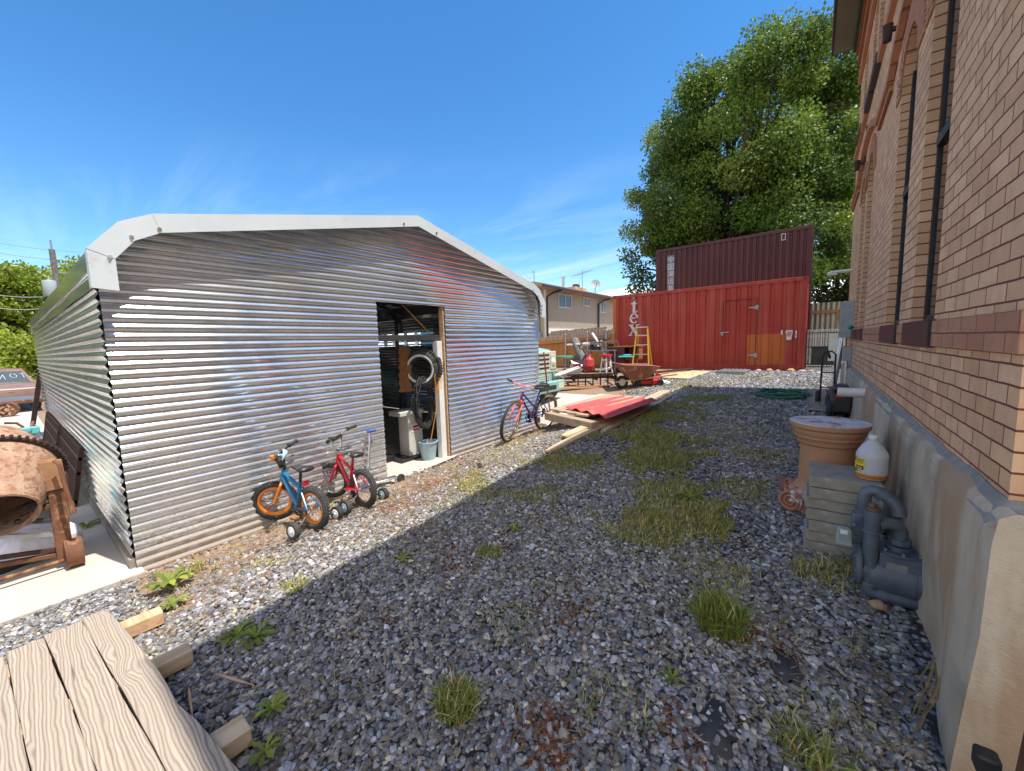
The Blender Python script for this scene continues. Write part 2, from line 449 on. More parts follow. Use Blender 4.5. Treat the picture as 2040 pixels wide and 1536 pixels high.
M['letter_grey'] = pm('grey_letter_paint', (.36,.42,.42), (.28,.33,.33), 18, .7, 0, 0)
M['letter_pale'] = pm('pale_letter_paint', (.66,.72,.74), (.52,.58,.6), 18, .7, 0, 0)
M['red_sheet'] = pm('red_roofing_sheet', (.58,.085,.075), (.50,.065,.06), 4, .6, 0, .1, c3=(.58,.2,.16), t3=.66, s3=6)
M['wheelbarrow'] = pm('wheelbarrow_tray', (.30,.12,.055), (.22,.075,.035), 6, .75, .1, .3, 40, c3=(.50,.22,.17), t3=.56, s3=4)
M['terracotta'] = pm('terracotta', (.42,.22,.12), (.36,.175,.09), 3.5, .85, 0, .2, 40, c3=(.47,.31,.21), t3=.63, s3=4)
M['terracotta_worn'] = pm('terracotta_worn', (.40,.17,.10), (.30,.12,.075), 8, .9, 0, .4, 40, c3=(.66,.58,.53), t3=.56, s3=11)
M['flaked_paint'] = pm('flaked_white_paint', (.64,.61,.62), (.52,.48,.48), 9, .85, 0, .5, 30, c3=(.33,.19,.13), t3=.56, s3=7, dist=.006)
M['meter'] = pm('meter_grey', (.115,.135,.16), (.075,.09,.115), 9, .5, .1, .3, 40, c3=(.15,.095,.065), t3=.69, s3=22)
M['brass_rust'] = pm('rusty_plug', (.2,.13,.08), (.14,.08,.05), 10, .7, .3, .3)
M['bucket'] = pm('pale_blue_plastic', (.36,.48,.55), (.30,.41,.48), 7, .55, 0, .05, c3=(.55,.55,.52), t3=.68, s3=8)
M['cream_cabinet'] = pm('cream_enamel', (.62,.60,.55), (.55,.53,.48), 5, .45, 0, .04)
M['paper'] = pm('paper_white', (.72,.70,.68), (.62,.60,.58), 6, .8, 0, .1)
M['snow'] = pm('snowy_rock', (.80,.82,.86), (.62,.66,.72), .004, .9, 0, 0, c3=(.24,.25,.30), t3=.57, s3=.006)
M['leaf'] = attr_mat('leaf', .5, .38, .45)
M['grass'] = attr_mat('grass_blade', .7, .25, .3)
M['stone'] = attr_mat('gravel_stone', .85, 0, .35, 70)
M['white_pvc'] = pm('pvc', (.75,.73,.68), (.68,.65,.6), 6, .45, 0, .03, c3=(.45,.27,.15), t3=.72, s3=11)
M['hose'] = paint('green_hose', (.012,.15,.075), .45)
M['soffit'] = pm('olive_soffit', (.16,.16,.10), (.13,.13,.08), 3, .7)
M['fascia'] = pm('dark_green_fascia', (.012,.04,.025), (.01,.03,.02), 3, .5)
M['sill'] = pm('dark_metal_sill', (.055,.03,.03), (.04,.024,.026), 5, .45, .3, .05)
M['fabric'] = pm('black_landscape_fabric', (.025,.025,.03), (.045,.045,.05), 12, .9, 0, .3)
M['car_paint'] = pm('faded_car_paint', (.26,.16,.125), (.20,.12,.09), 2.5, .4, 0, .03, c3=(.2,.09,.05), t3=.64, s3=4)
M['car_blue'] = pm('faded_car_panel', (.16,.23,.32), (.2,.26,.33), 3, .35, 0, .03, c3=(.28,.15,.1), t3=.66, s3=5)
M['rope'] = paint('orange_cord', (.62,.30,.04), .6)
M['teal'] = paint('teal_paint', (.10,.42,.42), .45, chip=(.5,.5,.48))
M['mesh_dark'] = pm('dark_mesh', (.05,.045,.045), (.07,.06,.055), 20, .8, .2, .2)
M['green_table'] = paint('green_enamel', (.09,.38,.26), .5)

# ------------------------------------------------------------------ camera, sun, sky
cam = bpy.data.cameras.new('camera'); co = bpy.data.objects.new('camera', cam); COL.objects.link(co)
FP = 780.0
def _ray(u, v): return np.array([(u - 1020) / FP, (v - 768) / FP, 1.0])
d1 = _ray(1620, 667); d1 /= np.linalg.norm(d1)
dx = -_ray(-4, 716); dx -= dx.dot(d1) * d1; dx /= np.linalg.norm(dx)
RM = np.array([dx, d1, np.cross(dx, d1)])
rt = RM @ np.array([1, 0, 0]); upv = RM @ np.array([0, -1, 0]); bk = RM @ np.array([0, 0, -1])
co.matrix_world = Matrix(((rt[0], upv[0], bk[0], 0), (rt[1], upv[1], bk[1], 0), (rt[2], upv[2], bk[2], 0), (0, 0, 0, 1)))
cam.sensor_width = 36; cam.lens = 36 * FP / 2040; cam.clip_start = .05; cam.clip_end = 9000
SC.camera = co
SUN = V((.365, .09, 1)).normalized()
sl = bpy.data.lights.new('sun', 'SUN'); sl.energy = 4.3; sl.angle = R(.53); sl.color = (1, .955, .88)
so = bpy.data.objects.new('sun', sl); COL.objects.link(so); so.rotation_euler = SUN.to_track_quat('Z', 'Y').to_euler(); so.location = (3, 2, 20)
w = bpy.data.worlds.new('World'); SC.world = w; w.use_nodes = True
nt = w.node_tree; nt.nodes.clear()
def wn(t, **k):
    o = nt.nodes.new('ShaderNode' + t)
    for a, b in k.items(): setattr(o, a, b)
    return o
sky = wn('TexSky'); sky.sky_type = 'NISHITA'; sky.sun_disc = False
sky.sun_elevation = math.asin(SUN.z); sky.sun_rotation = math.atan2(SUN.x, SUN.y)
sky.altitude = 1500; sky.air_density = 1.0; sky.dust_density = .1; sky.ozone_density = 1.6
hs = wn('HueSaturation'); hs.inputs['Saturation'].default_value = 1.29; hs.inputs['Hue'].default_value = .498; hs.inputs['Value'].default_value = 1.02; nt.links.new(sky.outputs[0], hs.inputs['Color'])
tc = wn('TexCoord'); sep = wn('SeparateXYZ'); nt.links.new(tc.outputs['Generated'], sep.inputs[0])
def wm(op, a, b=0.0, c=None):
    m = wn('Math', operation=op)
    for i, x in enumerate((a, b) if c is None else (a, b, c)):
        if hasattr(x, 'links'): nt.links.new(x, m.inputs[i])
        else: m.inputs[i].default_value = x
    return m.outputs[0]
# flat cloud layer: direction projected on a high plane
iz = wm('ADD', wm('MAXIMUM', sep.outputs[2], 0.0), .10)
cx_ = wm('DIVIDE', sep.outputs[0], iz); cy_ = wm('DIVIDE', sep.outputs[1], iz)
cmb = wn('CombineXYZ'); nt.links.new(cx_, cmb.inputs[0]); nt.links.new(cy_, cmb.inputs[1])
mp = wn('Mapping'); nt.links.new(cmb.outputs[0], mp.inputs[0]); mp.inputs['Rotation'].default_value = (0, 0, R(-36)); mp.inputs['Scale'].default_value = (.30, 1.3, 1); mp.inputs['Location'].default_value = (1.3, .4, 0)
cn = wn('TexNoise'); nt.links.new(mp.outputs[0], cn.inputs['Vector']); cn.inputs['Scale'].default_value = 1.1; cn.inputs['Detail'].default_value = 8; cn.inputs['Roughness'].default_value = .62; cn.inputs['Distortion'].default_value = .9
cr = wn('ValToRGB'); nt.links.new(cn.outputs[0], cr.inputs[0]); cr.color_ramp.elements[0].position = .44; cr.color_ramp.elements[1].position = .80
low = wn('MapRange'); nt.links.new(sep.outputs[2], low.inputs[0]); low.inputs[1].default_value = .42; low.inputs[2].default_value = .12; low.inputs[3].default_value = 0; low.inputs[4].default_value = 1
cf = wm('MULTIPLY', wm('MULTIPLY', cr.outputs[0], low.outputs[0]), .5)
mx = wn('Mix', data_type='RGBA'); nt.links.new(cf, mx.inputs[0]); nt.links.new(hs.outputs[0], mx.inputs[6]); mx.inputs[7].default_value = (5.5, 6.0, 6.6, 1)
# heaped white clouds added as fill light, in the unseen sky behind the camera
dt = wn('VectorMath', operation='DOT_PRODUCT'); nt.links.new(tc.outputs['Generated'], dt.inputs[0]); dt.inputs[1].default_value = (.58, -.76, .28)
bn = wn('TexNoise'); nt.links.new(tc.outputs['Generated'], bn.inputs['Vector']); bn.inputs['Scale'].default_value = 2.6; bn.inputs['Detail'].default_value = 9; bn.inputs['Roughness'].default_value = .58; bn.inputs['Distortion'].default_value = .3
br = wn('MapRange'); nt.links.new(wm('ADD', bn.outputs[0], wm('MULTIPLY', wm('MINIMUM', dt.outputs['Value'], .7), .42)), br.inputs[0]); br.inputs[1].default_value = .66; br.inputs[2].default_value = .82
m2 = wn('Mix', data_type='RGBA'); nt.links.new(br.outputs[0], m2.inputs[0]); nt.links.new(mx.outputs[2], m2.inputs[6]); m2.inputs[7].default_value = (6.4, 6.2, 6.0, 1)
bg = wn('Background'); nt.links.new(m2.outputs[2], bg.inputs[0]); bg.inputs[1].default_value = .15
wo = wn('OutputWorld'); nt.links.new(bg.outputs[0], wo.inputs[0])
SC.view_settings.view_transform = 'Standard'; SC.view_settings.look = 'None'; SC.view_settings.exposure = .74; SC.view_settings.gamma = 1.0
# ------------------------------------------------------------------ ground
def ground_mat():
    m = NT('gravel_ground'); c = m.coord()
    v = m.n('TexVoronoi'); v.inputs['Scale'].default_value = 40; v.inputs['Randomness'].default_value = 1; m.l(c, v.inputs['Vector'])
    hsv = m.n('SeparateColor'); m.l(v.outputs[1], hsv.inputs[0])
    col = m.ramp(hsv.outputs[0], [(0, (.10,.105,.12)), (.5, (.19,.19,.205)), (.85, (.30,.29,.29)), (1, (.40,.36,.32))])
    gap = m.ramp(v.outputs[0], [(.35, 0), (.62, 1)])
    col = m.mix(gap, col, (.045,.04,.037))
    # dusty soil and needles towards the shed and in patches
    sx = m.n('SeparateXYZ'); m.l(c, sx.inputs[0])
    n = m.noise(1.1, 6, .65, c)
    edge = m.n('MapRange'); m.l(sx.outputs[0], edge.inputs[0]); edge.inputs[1].default_value = -2.5; edge.inputs[2].default_value = -3.7; edge.inputs[3].default_value = -.08; edge.inputs[4].default_value = .22
    f = m.ramp(m.math('ADD', n, m.math('MULTIPLY', edge.outputs[0], m.math('GREATER_THAN', sx.outputs[1], .42))), [(.55, 0), (.66, .85)])
    fine = m.noise(45, 4, .7, c)
    dirt = m.ramp(fine, [(.3, (.17,.105,.065)), (.5, (.33,.21,.13)), (.7, (.45,.33,.22))])
    col = m.mix(f, col, dirt)
    m.set(col=col, rough=.95, spec=.15)
    h = m.math('ADD', m.math('MULTIPLY', v.outputs[0], -1.2), m.math('MULTIPLY', fine, .5))
    m.bump(h, .9, .012); return m.mat
M['ground'] = ground_mat()
def axis(parts):
    a = []
    for lo, hi, st in parts: a += list(np.arange(lo, hi, st))
    return np.array(a + [parts[-1][1]])
gx = axis([(-260,-40,20),(-40,-14,2),(-14,-5,.5),(-5,1.4,.1),(1.4,10,1.2),(10,60,10),(60,260,25)])
gy = axis([(-120,-8,8),(-8,-1,.5),(-1,8,.1),(8,16,.25),(16,40,2),(40,300,20)])
X, Y = np.meshgrid(gx, gy)
Z = ground(X, Y)
near = (X > -4.2) & (X < 1) & (Y > -1) & (Y < 14)
Z = Z + near * (rng.normal(0, .004, X.shape) + .012 * np.sin(X * 2.3 + 1) * np.sin(Y * 1.7))
Z = np.where((X < -3.86) & (Y < 8.6) & (X > -6), np.minimum(Z, ground(X, Y)) - .03, Z)
Z = np.where((X < -4.15) & (X > -13) & (Y > .55) & (Y < 5.95), -1.72, Z)
ny, nx = X.shape
idx = np.arange(nx * ny).reshape(ny, nx)
F = np.stack([idx[:-1,:-1], idx[:-1,1:], idx[1:,1:], idx[1:,:-1]], -1).reshape(-1, 4)
tag(np_mesh('gravel_ground', np.stack([X, Y, Z], -1).reshape(-1, 3), F, M['ground'], smooth=True), kind='structure')

# concrete: yard slab on the left, shed pad, drive behind the shed
b = MB(); b.bb((-40, -9, -1.80), (-3.85, .50, -1.585)); b.build('concrete_yard', M['concrete'], smooth=0, bevel=.01)['kind'] = 'structure'
b = MB()
for y0, y1, z0, z1 in ((6.06, 7.4, -1.50, -1.41), (7.4, 8.9, -1.41, -1.285)):
    b.add([(-14,y0,z0),(-3.55 if y0 < 7 else -3.75,y0,z0),(-3.75 if y0 < 7 else -3.5,y1,z1),(-14,y1,z1)], [(0,1,2,3)])
o = b.build('concrete_drive', M['concrete'], smooth=0); o['kind'] = 'structure'
md = o.modifiers.new('s', 'SOLIDIFY'); md.thickness = .12; md.offset = -1
# ------------------------------------------------------------------ gravel stones
ph = (1 + 5 ** .5) / 2
ICO = np.array([(-1,ph,0),(1,ph,0),(-1,-ph,0),(1,-ph,0),(0,-1,ph),(0,1,ph),(0,-1,-ph),(0,1,-ph),(ph,0,-1),(ph,0,1),(-ph,0,-1),(-ph,0,1)]) / 1.902
ICF = np.array([(0,11,5),(0,5,1),(0,1,7),(0,7,10),(0,10,11),(1,5,9),(5,11,4),(11,10,2),(10,7,6),(7,1,8),(3,9,4),(3,4,2),(3,2,6),(3,6,8),(3,8,9),(4,9,5),(2,4,11),(6,2,10),(8,6,7),(9,8,1)])
def fbm(x, y, s, seed=0):
    r = np.random.default_rng(seed); v = 0; a = 1
    for o in range(4):
        k = r.uniform(-1, 1, (5, 2)) * s * 2 ** o; p = r.uniform(0, 7, 5)
        for i in range(5): v = v + a * np.sin(k[i, 0] * x + k[i, 1] * y + p[i])
        a *= .55
    return v / 4.5
def rot_z(n):
    a = rng.uniform(0, 2 * PI, n); return np.cos(a), np.sin(a)
def blockers(x, y):
    """places where no loose stone lies"""
    k = (x > .42) | (x < -3.88) & (y > .42) & (y < 6.0)
    k |= (x < -3.83) & (y <= .5)
    k |= (x < -3.6) & (y > 6) & (y < 8.8)
    k |= (x > -3.12) & (x < -1.5) & (y < .2)
    return k
def stones(n, x0, x1, y0, y1, s0, s1, dirtcut):
    x = rng.uniform(x0, x1, n); y = rng.uniform(y0, y1, n)
    keep = ~blockers(x, y)
    soil = fbm(x, y, 1.3, 3) + 1.15 * sst((-2.5 - x) / 1.1) * sst((y - .3) / .3) - 1.5 * (y < .3)
    keep &= (soil < dirtcut) | (rng.random(n) < .22)
    for ex, ey, er in ((-2.25,4.3,.55),(-2,5.2,.7),(-1.4,4.6,.6),(-1.0,3.9,.4),(-.8,3.2,.35),(-.95,2.75,.3),(-.45,3.05,.3),(-1.75,6.4,.6)):
        keep &= ~((np.hypot(x - ex, (y - ey) * .8) < er) & (rng.random(n) < .5))
    x, y = x[keep], y[keep]; n = len(x)
    s = rng.uniform(s0, s1, n) * np.exp(rng.normal(0, .22, n))
    z = ground(x, y) + .012 * np.sin(x * 2.3 + 1) * np.sin(y * 1.7) + s * rng.uniform(-.1, .55, n)
    v = ICO[None] * (1 + rng.normal(0, .17, (n, 12, 1)))
    v = v * np.stack([rng.uniform(.9, 1.5, n), rng.uniform(.65, 1.0, n), rng.uniform(.4, .75, n)], -1)[:, None] * s[:, None, None]
    # tilt then spin
    t = rng.normal(0, .4, n); ct, st = np.cos(t)[:, None], np.sin(t)[:, None]
    vx = v[..., 0] * ct + v[..., 2] * st; vz = -v[..., 0] * st + v[..., 2] * ct
    c, q = rot_z(n); c = c[:, None]; q = q[:, None]
    out = np.stack([vx * c - v[..., 1] * q + x[:, None], vx * q + v[..., 1] * c + y[:, None], vz + z[:, None]], -1)
    f = (ICF[None] + (np.arange(n) * 12)[:, None, None])
    g = np.clip(rng.lognormal(-1.28, .42, n), .08, .68)
    hue = rng.random(n)
    col = np.stack([g * np.where(hue > .72, 1.16, 1.02), g * np.where(hue > .72, 1.0, .99), g * np.where(hue > .72, .78, np.where(hue < .35, 1.08, .96))], -1)
    return out.reshape(-1, 3), f.reshape(-1, 3), np.repeat(col, 12, 0)
parts = [stones(62000, -3.9, .45, -.6, 3.0, .008, .0145, .95), stones(38000, -3.9, .45, 3.0, 6.2, .010, .0165, .9), stones(26000, -3.7, .45, 6.2, 13.2, .015, .024, .9)]
vv, ff, cc = [], [], []; o = 0
for a, f, c in parts: vv.append(a); ff.append(f + o); cc.append(c); o += len(a)
tag(np_mesh('gravel', np.concatenate(vv), np.concatenate(ff), M['stone'], np.concatenate(cc)), 'loose blue grey crushed gravel covering the alley', 'gravel', kind='stuff')

# ------------------------------------------------------------------ grass and weeds
def blades(x, y, h, w, lean, col, z=None):
    """bent 2-segment blades -> verts, quads, colours"""
    n = len(x); z = ground(x, y) if z is None else z
    a = rng.uniform(0, 2 * PI, n); d = np.stack([np.cos(a), np.sin(a)], -1); s = np.stack([-np.sin(a), np.cos(a)], -1)
    base = np.stack([x, y, z - .005], -1)
    def P(t, wd):
        up = h * t * (1 - .35 * lean * t); out = h * lean * t * t
        c = base.copy(); c[:, :2] += d * out[:, None]; c[:, 2] += up
        l = c.copy(); r = c.copy(); l[:, :2] -= s * (w * wd)[:, None]; r[:, :2] += s * (w * wd)[:, None]
        return l, r
    rows = []
    for t, wd in ((0, .8), (.55, 1.0), (1, .12)):
        rows += list(P(t, wd))
    v = np.stack(rows, 1); k = (np.arange(n) * 6)[:, None]
    f = np.concatenate([k + np.array([[0,1,3,2]]), k + np.array([[2,3,5,4]])], 0)
    return v.reshape(-1, 3), f, np.repeat(col, 6, 0)
GREEN = np.array([(.17,.21,.03),(.22,.25,.04),(.13,.18,.028),(.28,.27,.055)])
DRY = np.array([(.56,.43,.16),(.62,.50,.24),(.46,.35,.11),(.42,.37,.09)])
RUSTY = np.array([(.25,.085,.03),(.30,.12,.045),(.2,.06,.02)])
def gcol(n, dry):
    k = rng.random(n) < dry
    c = np.where(k[:, None], DRY[rng.integers(0, 4, n)], GREEN[rng.integers(0, 4, n)])
    return c * rng.uniform(.75, 1.25, (n, 1))
gp = [(-1.7,4.9,1.1,1.3,7500,.5,.05),(-1.3,3.6,.9,.7,5200,.55,.04),(-2.3,3.2,.7,.6,3200,.5,.04),(-.9,2.9,.7,.5,3800,.6,.045),(-1.9,2.4,.9,.45,1100,.5,.035),(-2.5,1.7,.6,.5,800,.55,.035),(-1.0,2.1,.8,.4,700,.5,.035),(-1.9,6.9,.8,1.6,5200,.4,.05),
  # x, y, rx, ry, blades, dry, height
 (-2.25,4.3,.55,.8,3600,.45,.07),(-2.0,5.2,.7,1.0,4200,.42,.065),(-1.75,6.3,.6,.9,3000,.4,.07),(-1.95,7.6,.55,1.0,2600,.25,.07),(-1.7,8.6,.5,.9,1700,.25,.07),
 (-1.35,4.6,.6,.6,3000,.55,.075),(-1.0,3.9,.45,.5,2000,.35,.06),(-.8,3.2,.38,.38,2300,.6,.075),(-.95,2.75,.35,.25,1900,.62,.075),(-.45,3.05,.3,.28,1500,.62,.075),(-.55,3.8,.3,.45,1200,.45,.06),
 (-1.6,3.6,.5,.35,1500,.4,.055),(-2.35,3.5,.4,.3,900,.35,.05),(-2.7,2.9,.4,.3,800,.45,.05),(-1.9,2.9,.35,.25,700,.35,.05),(-2.0,2.35,.35,.2,420,.4,.05),(-2.6,2.2,.35,.2,380,.4,.05),
 (-.55,5.2,.6,.8,1100,.5,.055),(-.2,4.6,.25,.7,700,.5,.06),(-.8,7.2,.7,1.2,1100,.4,.05),(-.35,2.35,.16,.3,420,.7,.05),(0.12,2.75,.2,.25,600,.75,.075),(-.05,2.35,.25,.25,520,.7,.05),(.2,2.3,.18,.2,360,.7,.06),
 (-3.3,.75,.35,.25,520,.5,.06),(-3.0,1.05,.35,.2,650,.75,.06),(-3.55,.7,.15,.12,260,.3,.06),(-3.2,3.6,.4,.5,500,.75,.05),(-3.45,4.5,.35,.5,600,.7,.05),(-3.3,5.3,.3,.5,600,.7,.05),(-3.55,1.6,.25,.8,450,.8,.05),
 (-2.9,9.8,.9,.7,1500,.75,.06),(-2.2,10.4,1.0,.6,1200,.7,.06),(-1.2,11.6,1.4,.8,1500,.75,.05),(-3.6,10.4,.6,.5,600,.7,.06),(-.6,1.4,.2,.15,160,.4,.05),(.1,1.75,.2,.25,200,.6,.07),(-1.5,1.9,.25,.15,160,.4,.04),(-1.2,1.5,.2,.15,110,.5,.05)]
A = []
for gi, (x, y, rx, ry, n, dry, h) in enumerate(gp):
    if gi < 8: rx *= 1.2; ry *= 1.2; n = int(n * 1.6); h *= .9
    if 8 <= gi < 21: n = int(n * 1.5); h *= .9
    r = np.sqrt(rng.random(n)); a = rng.uniform(0, 2 * PI, n)
    px = x + rx * r * np.cos(a); py = y + ry * r * np.sin(a)
    k = (fbm(px, py, 7, 21) + .6 * fbm(px, py, 2.6, 33) > -.2 + .7 * (r - .5)) & ~blockers(px, py); px, py = px[k], py[k]; m = len(px)
    A.append(blades(px, py, h * rng.uniform(.45, 1.25, m), rng.uniform(.0012, .0026, m) * (1 + .1 * py), rng.uniform(.2, 1.3, m), gcol(m, dry)))
# thin scatter and reddish dead spurge
m = 22000; px = rng.uniform(-3.7, .4, m); py = rng.uniform(.5, 11, m) ** 1.0; k = fbm(px, py, 2.6, 5) + .7 * fbm(px, py, 8, 6) > .25 + .5 * rng.random(m); px, py = px[k], py[k]; m = len(px)
A.append(blades(px, py, rng.uniform(.015, .045, m), rng.uniform(.0012, .0022, m) * (1 + .1 * py), rng.uniform(.5, 1.8, m), gcol(m, .55)))
for x, y, r_, n in ((-1.9,1.75,.25,420),(-1.75,2.05,.2,260),(-2.3,1.8,.3,300),(-2.6,1.35,.3,300),(-.75,1.12,.16,200),(-1.5,2.45,.25,300),(-1.0,1.75,.2,220),(-2.0,1.1,.2,200),(-.15,2.1,.15,160),(-.35,1.42,.12,160),(-.2,1.25,.15,220),(-2.75,.9,.25,220),(-3.0,2.1,.3,400),(-3.25,2.7,.3,400)):
    px = rng.normal(x, r_ / 2, n); py = rng.normal(y, r_ / 2.4, n)
    A.append(blades(px, py, rng.uniform(.015, .045, n), rng.uniform(.002, .0045, n), rng.uniform(.8, 2, n), RUSTY[rng.integers(0, 3, n)] * rng.uniform(.7, 1.3, (n, 1))))
def cat(A):
    vv, ff, cc = [], [], []; o = 0
    for a, f, c in A: vv.append(a); ff.append(f + o); cc.append(c); o += len(a)
    return np.concatenate(vv), np.concatenate(ff), np.concatenate(cc)
v_, f_, c_ = cat(A)
tag(np_mesh('grass', v_, f_, M['grass'], c_), 'short half dry grass growing through the gravel', 'grass', kind='stuff')
# straw and pine needle litter, flat
n = 10000; px = np.where(rng.random(n) < .42, rng.uniform(-3.85, -2.6, n), rng.uniform(-3, .4, n)); py = rng.uniform(.3, 7, n); k = ~blockers(px, py); px, py = px[k], py[k]; n = len(px)
L = rng.uniform(.012, .05, n); a = rng.uniform(0, PI, n); ww = rng.uniform(.0008, .002, n) * (1 + .12 * py); z = ground(px, py) + rng.uniform(.006, .02, n)
dxn, dyn = np.cos(a), np.sin(a)
q = np.stack([np.stack([px - dxn*L - dyn*ww, py - dyn*L + dxn*ww, z], -1), np.stack([px - dxn*L + dyn*ww, py - dyn*L - dxn*ww, z], -1), np.stack([px + dxn*L + dyn*ww, py + dyn*L - dxn*ww, z + .004], -1), np.stack([px + dxn*L - dyn*ww, py + dyn*L + dxn*ww, z + .004], -1)], 1).reshape(-1, 3)
lc = np.array([(.36,.22,.10),(.30,.15,.06),(.42,.32,.18),(.22,.12,.06)])[rng.integers(0, 4, n)] * rng.uniform(.7, 1.2, (n, 1))
tag(np_mesh('dry_litter', q, np.arange(4 * n).reshape(-1, 4), M['grass'], np.repeat(lc, 4, 0)), 'dry straw and brown needles strewn over the gravel', 'plant litter', kind='stuff')

def tuft(name, x, y, n, r, h, dry, label, cat, group=None, wide=1.0, lean=(.2, 1.2)):
    a = rng.uniform(0, 2 * PI, n); rr = r * np.sqrt(rng.random(n))
    v, f, c = blades(rr * np.cos(a), rr * np.sin(a), h * rng.uniform(.4, 1.1, n), rng.uniform(.0018, .0034, n) * wide, rng.uniform(*lean, n), gcol(n, dry), z=np.zeros(n))
    o = np_mesh(name, v, f, M['grass'], c); o.location = (x, y, gz(x, y))
    return tag(o, label, cat, group)
tuft('grass_tuft', -.31, 2.05, 700, .10, .19, .12, 'tall dark green grass tuft standing alone on the gravel before the gas meter', 'grass tuft')
tuft('grass_tuft', -1.13, 1.02, 420, .085, .10, .3, 'yellow green spiky grass tuft at the bottom edge of the gravel', 'grass tuft')
tuft('grass_tuft', -1.72, 1.93, 260, .085, .06, .25, 'low green grass tuft in the middle of the shaded gravel', 'grass tuft')
tuft('grass_tuft', .03, 1.62, 220, .08, .09, .35, 'small grass tuft on the gravel by the stuccoed foundation corner', 'grass tuft')
tuft('grass_tuft', -2.55, 1.0, 220, .07, .07, .3, 'grass tuft on the gravel right of the two dandelions', 'grass tuft')
def dandelion(x, y, r, n, label, group=None, lift=.5):
    vs, fs, cs = [], [], []
    for i in range(n):
        a = 2 * PI * i / n + random.uniform(-.3, .3); L = r * random.uniform(.7, 1.15); wd = L * random.uniform(.13, .2); li = lift * random.uniform(.5, 1.3)
        k = len(vs); c = V((math.cos(a), math.sin(a), 0)); s = V((-c.y, c.x, 0)); g = np.array(GREEN[random.randrange(3)]) * random.uniform(.8, 1.5)
        pr = [(0,.15),(.2,.55),(.35,.35),(.5,.9),(.62,.6),(.78,1.0),(.9,.5),(1,.05)]
        for t, q in pr:
            p = c * (L * t); z = L * li * (t - .75 * t * t)
            vs += [p - s * (wd * q) + V((0, 0, z + .15 * wd)), p + V((0, 0, z)), p + s * (wd * q) + V((0, 0, z + .15 * wd))]; cs += [g] * 3
        for j in range(len(pr) - 1):
            q = k + 3 * j; fs += [(q, q + 1, q + 4, q + 3), (q + 1, q + 2, q + 5, q + 4)]
    o = np_mesh('dandelion', np.array([tuple(p) for p in vs]), np.array(fs), M['grass'], np.array(cs)); o.location = (x, y, gz(x, y) + .012)
    return tag(o, label, 'weed', group)
dg = 'broad leaved weeds in the gravel'
dandelion(-2.42, .63, .095, 16, 'broad leaved weed right of the grey beam stub, left of a matching pair', dg, 1.0)
dandelion(-2.30, .68, .10, 14, 'upright bright green dandelion of the pair near the shaded edge', dg, 1.3)
dandelion(-3.42, .55, .13, 22, 'bushy sunlit weed in gravel by the shed corner', dg, 1.4)
dandelion(-3.12, .50, .09, 14, 'yellowish weed on the sunlit gravel beyond the cut lumber stub', dg, 1.0)
dandelion(-1.78, .56, .075, 12, 'small weed between the splinters and the lowest beam stub', dg, 1.1)
dandelion(-1.62, .47, .07, 10, 'dark weed growing against the end of the lowest beam stub', dg, 1.2)
dandelion(-.75, 3.35, .12, 16, 'green leafy weed amid dry grass in the middle of the alley', dg, .9)
dandelion(.22, 1.62, .09, 8, 'long leaved weed beside the foundation near the bottom right', dg, 1.3)
dandelion(-.42, 1.62, .055, 9, 'tiny yellow green weed on gravel left of the foundation', dg, 1.0)
dandelion(-5.35, .34, .12, 12, 'dark leafy weed sprouting from the slab joint beside the shed', dg, .9)
dandelion(-1.75, 2.25, .07, 10, 'small broad weed among reddish dead weeds', dg, .8)
dandelion(-2.2, 1.55, .065, 10, 'small weed on shaded gravel near reddish dead patches', dg, .8)
# ------------------------------------------------------------------ brick building
BX, BY0, BY1, ZF, ZT = .53, 1.96, 10.35, -.575, 5.55
bld = thing('brick_building', 'two storey tan brick building with orange arches and stuccoed foundation along the alley', 'building', (BX, BY0, -1.5))
def L(p): return (p[0] - BX, p[1] - BY0, p[2] + 1.5)
class LB(MB):
    """shapes given in world metres, stored relative to the building"""
    def build(s, name, mats, parent=None, **k):
        s.v = [L(p) for p in s.v]; return MB.build(s, name, mats, parent or bld, **k)
low = [(3.17,3.83),(4.31,5.03),(7.0,7.68),(7.95,8.55)]
upp = [(3.2,3.85),(4.35,5.0),(6.95,7.5),(7.72,8.2),(9.0,9.5)]
ZS, ZA, US, UT = .06, 2.04, 3.40, 4.60
ops = [(a, b_, ZS, ZA, True) for a, b_ in low] + [(a, b_, US, UT, False) for a, b_ in upp]
ys = sorted({BY0, BY1} | {o[0] for o in ops} | {o[1] for o in ops})
wl = LB(); D = .088
for a, c in zip(ys[:-1], ys[1:]):
    holes = sorted((o[2], o[3] + ((o[1] - o[0]) / 2 if o[4] else 0)) for o in ops if o[0] <= a + 1e-6 and o[1] >= c - 1e-6)
    z = ZF
    for h0, h1 in holes + [(ZT, ZT)]:
        if h0 > z: wl.add([(BX,a,z),(BX,c,z),(BX,c,h0),(BX,a,h0)], [(0,1,2,3)])
        z = h1
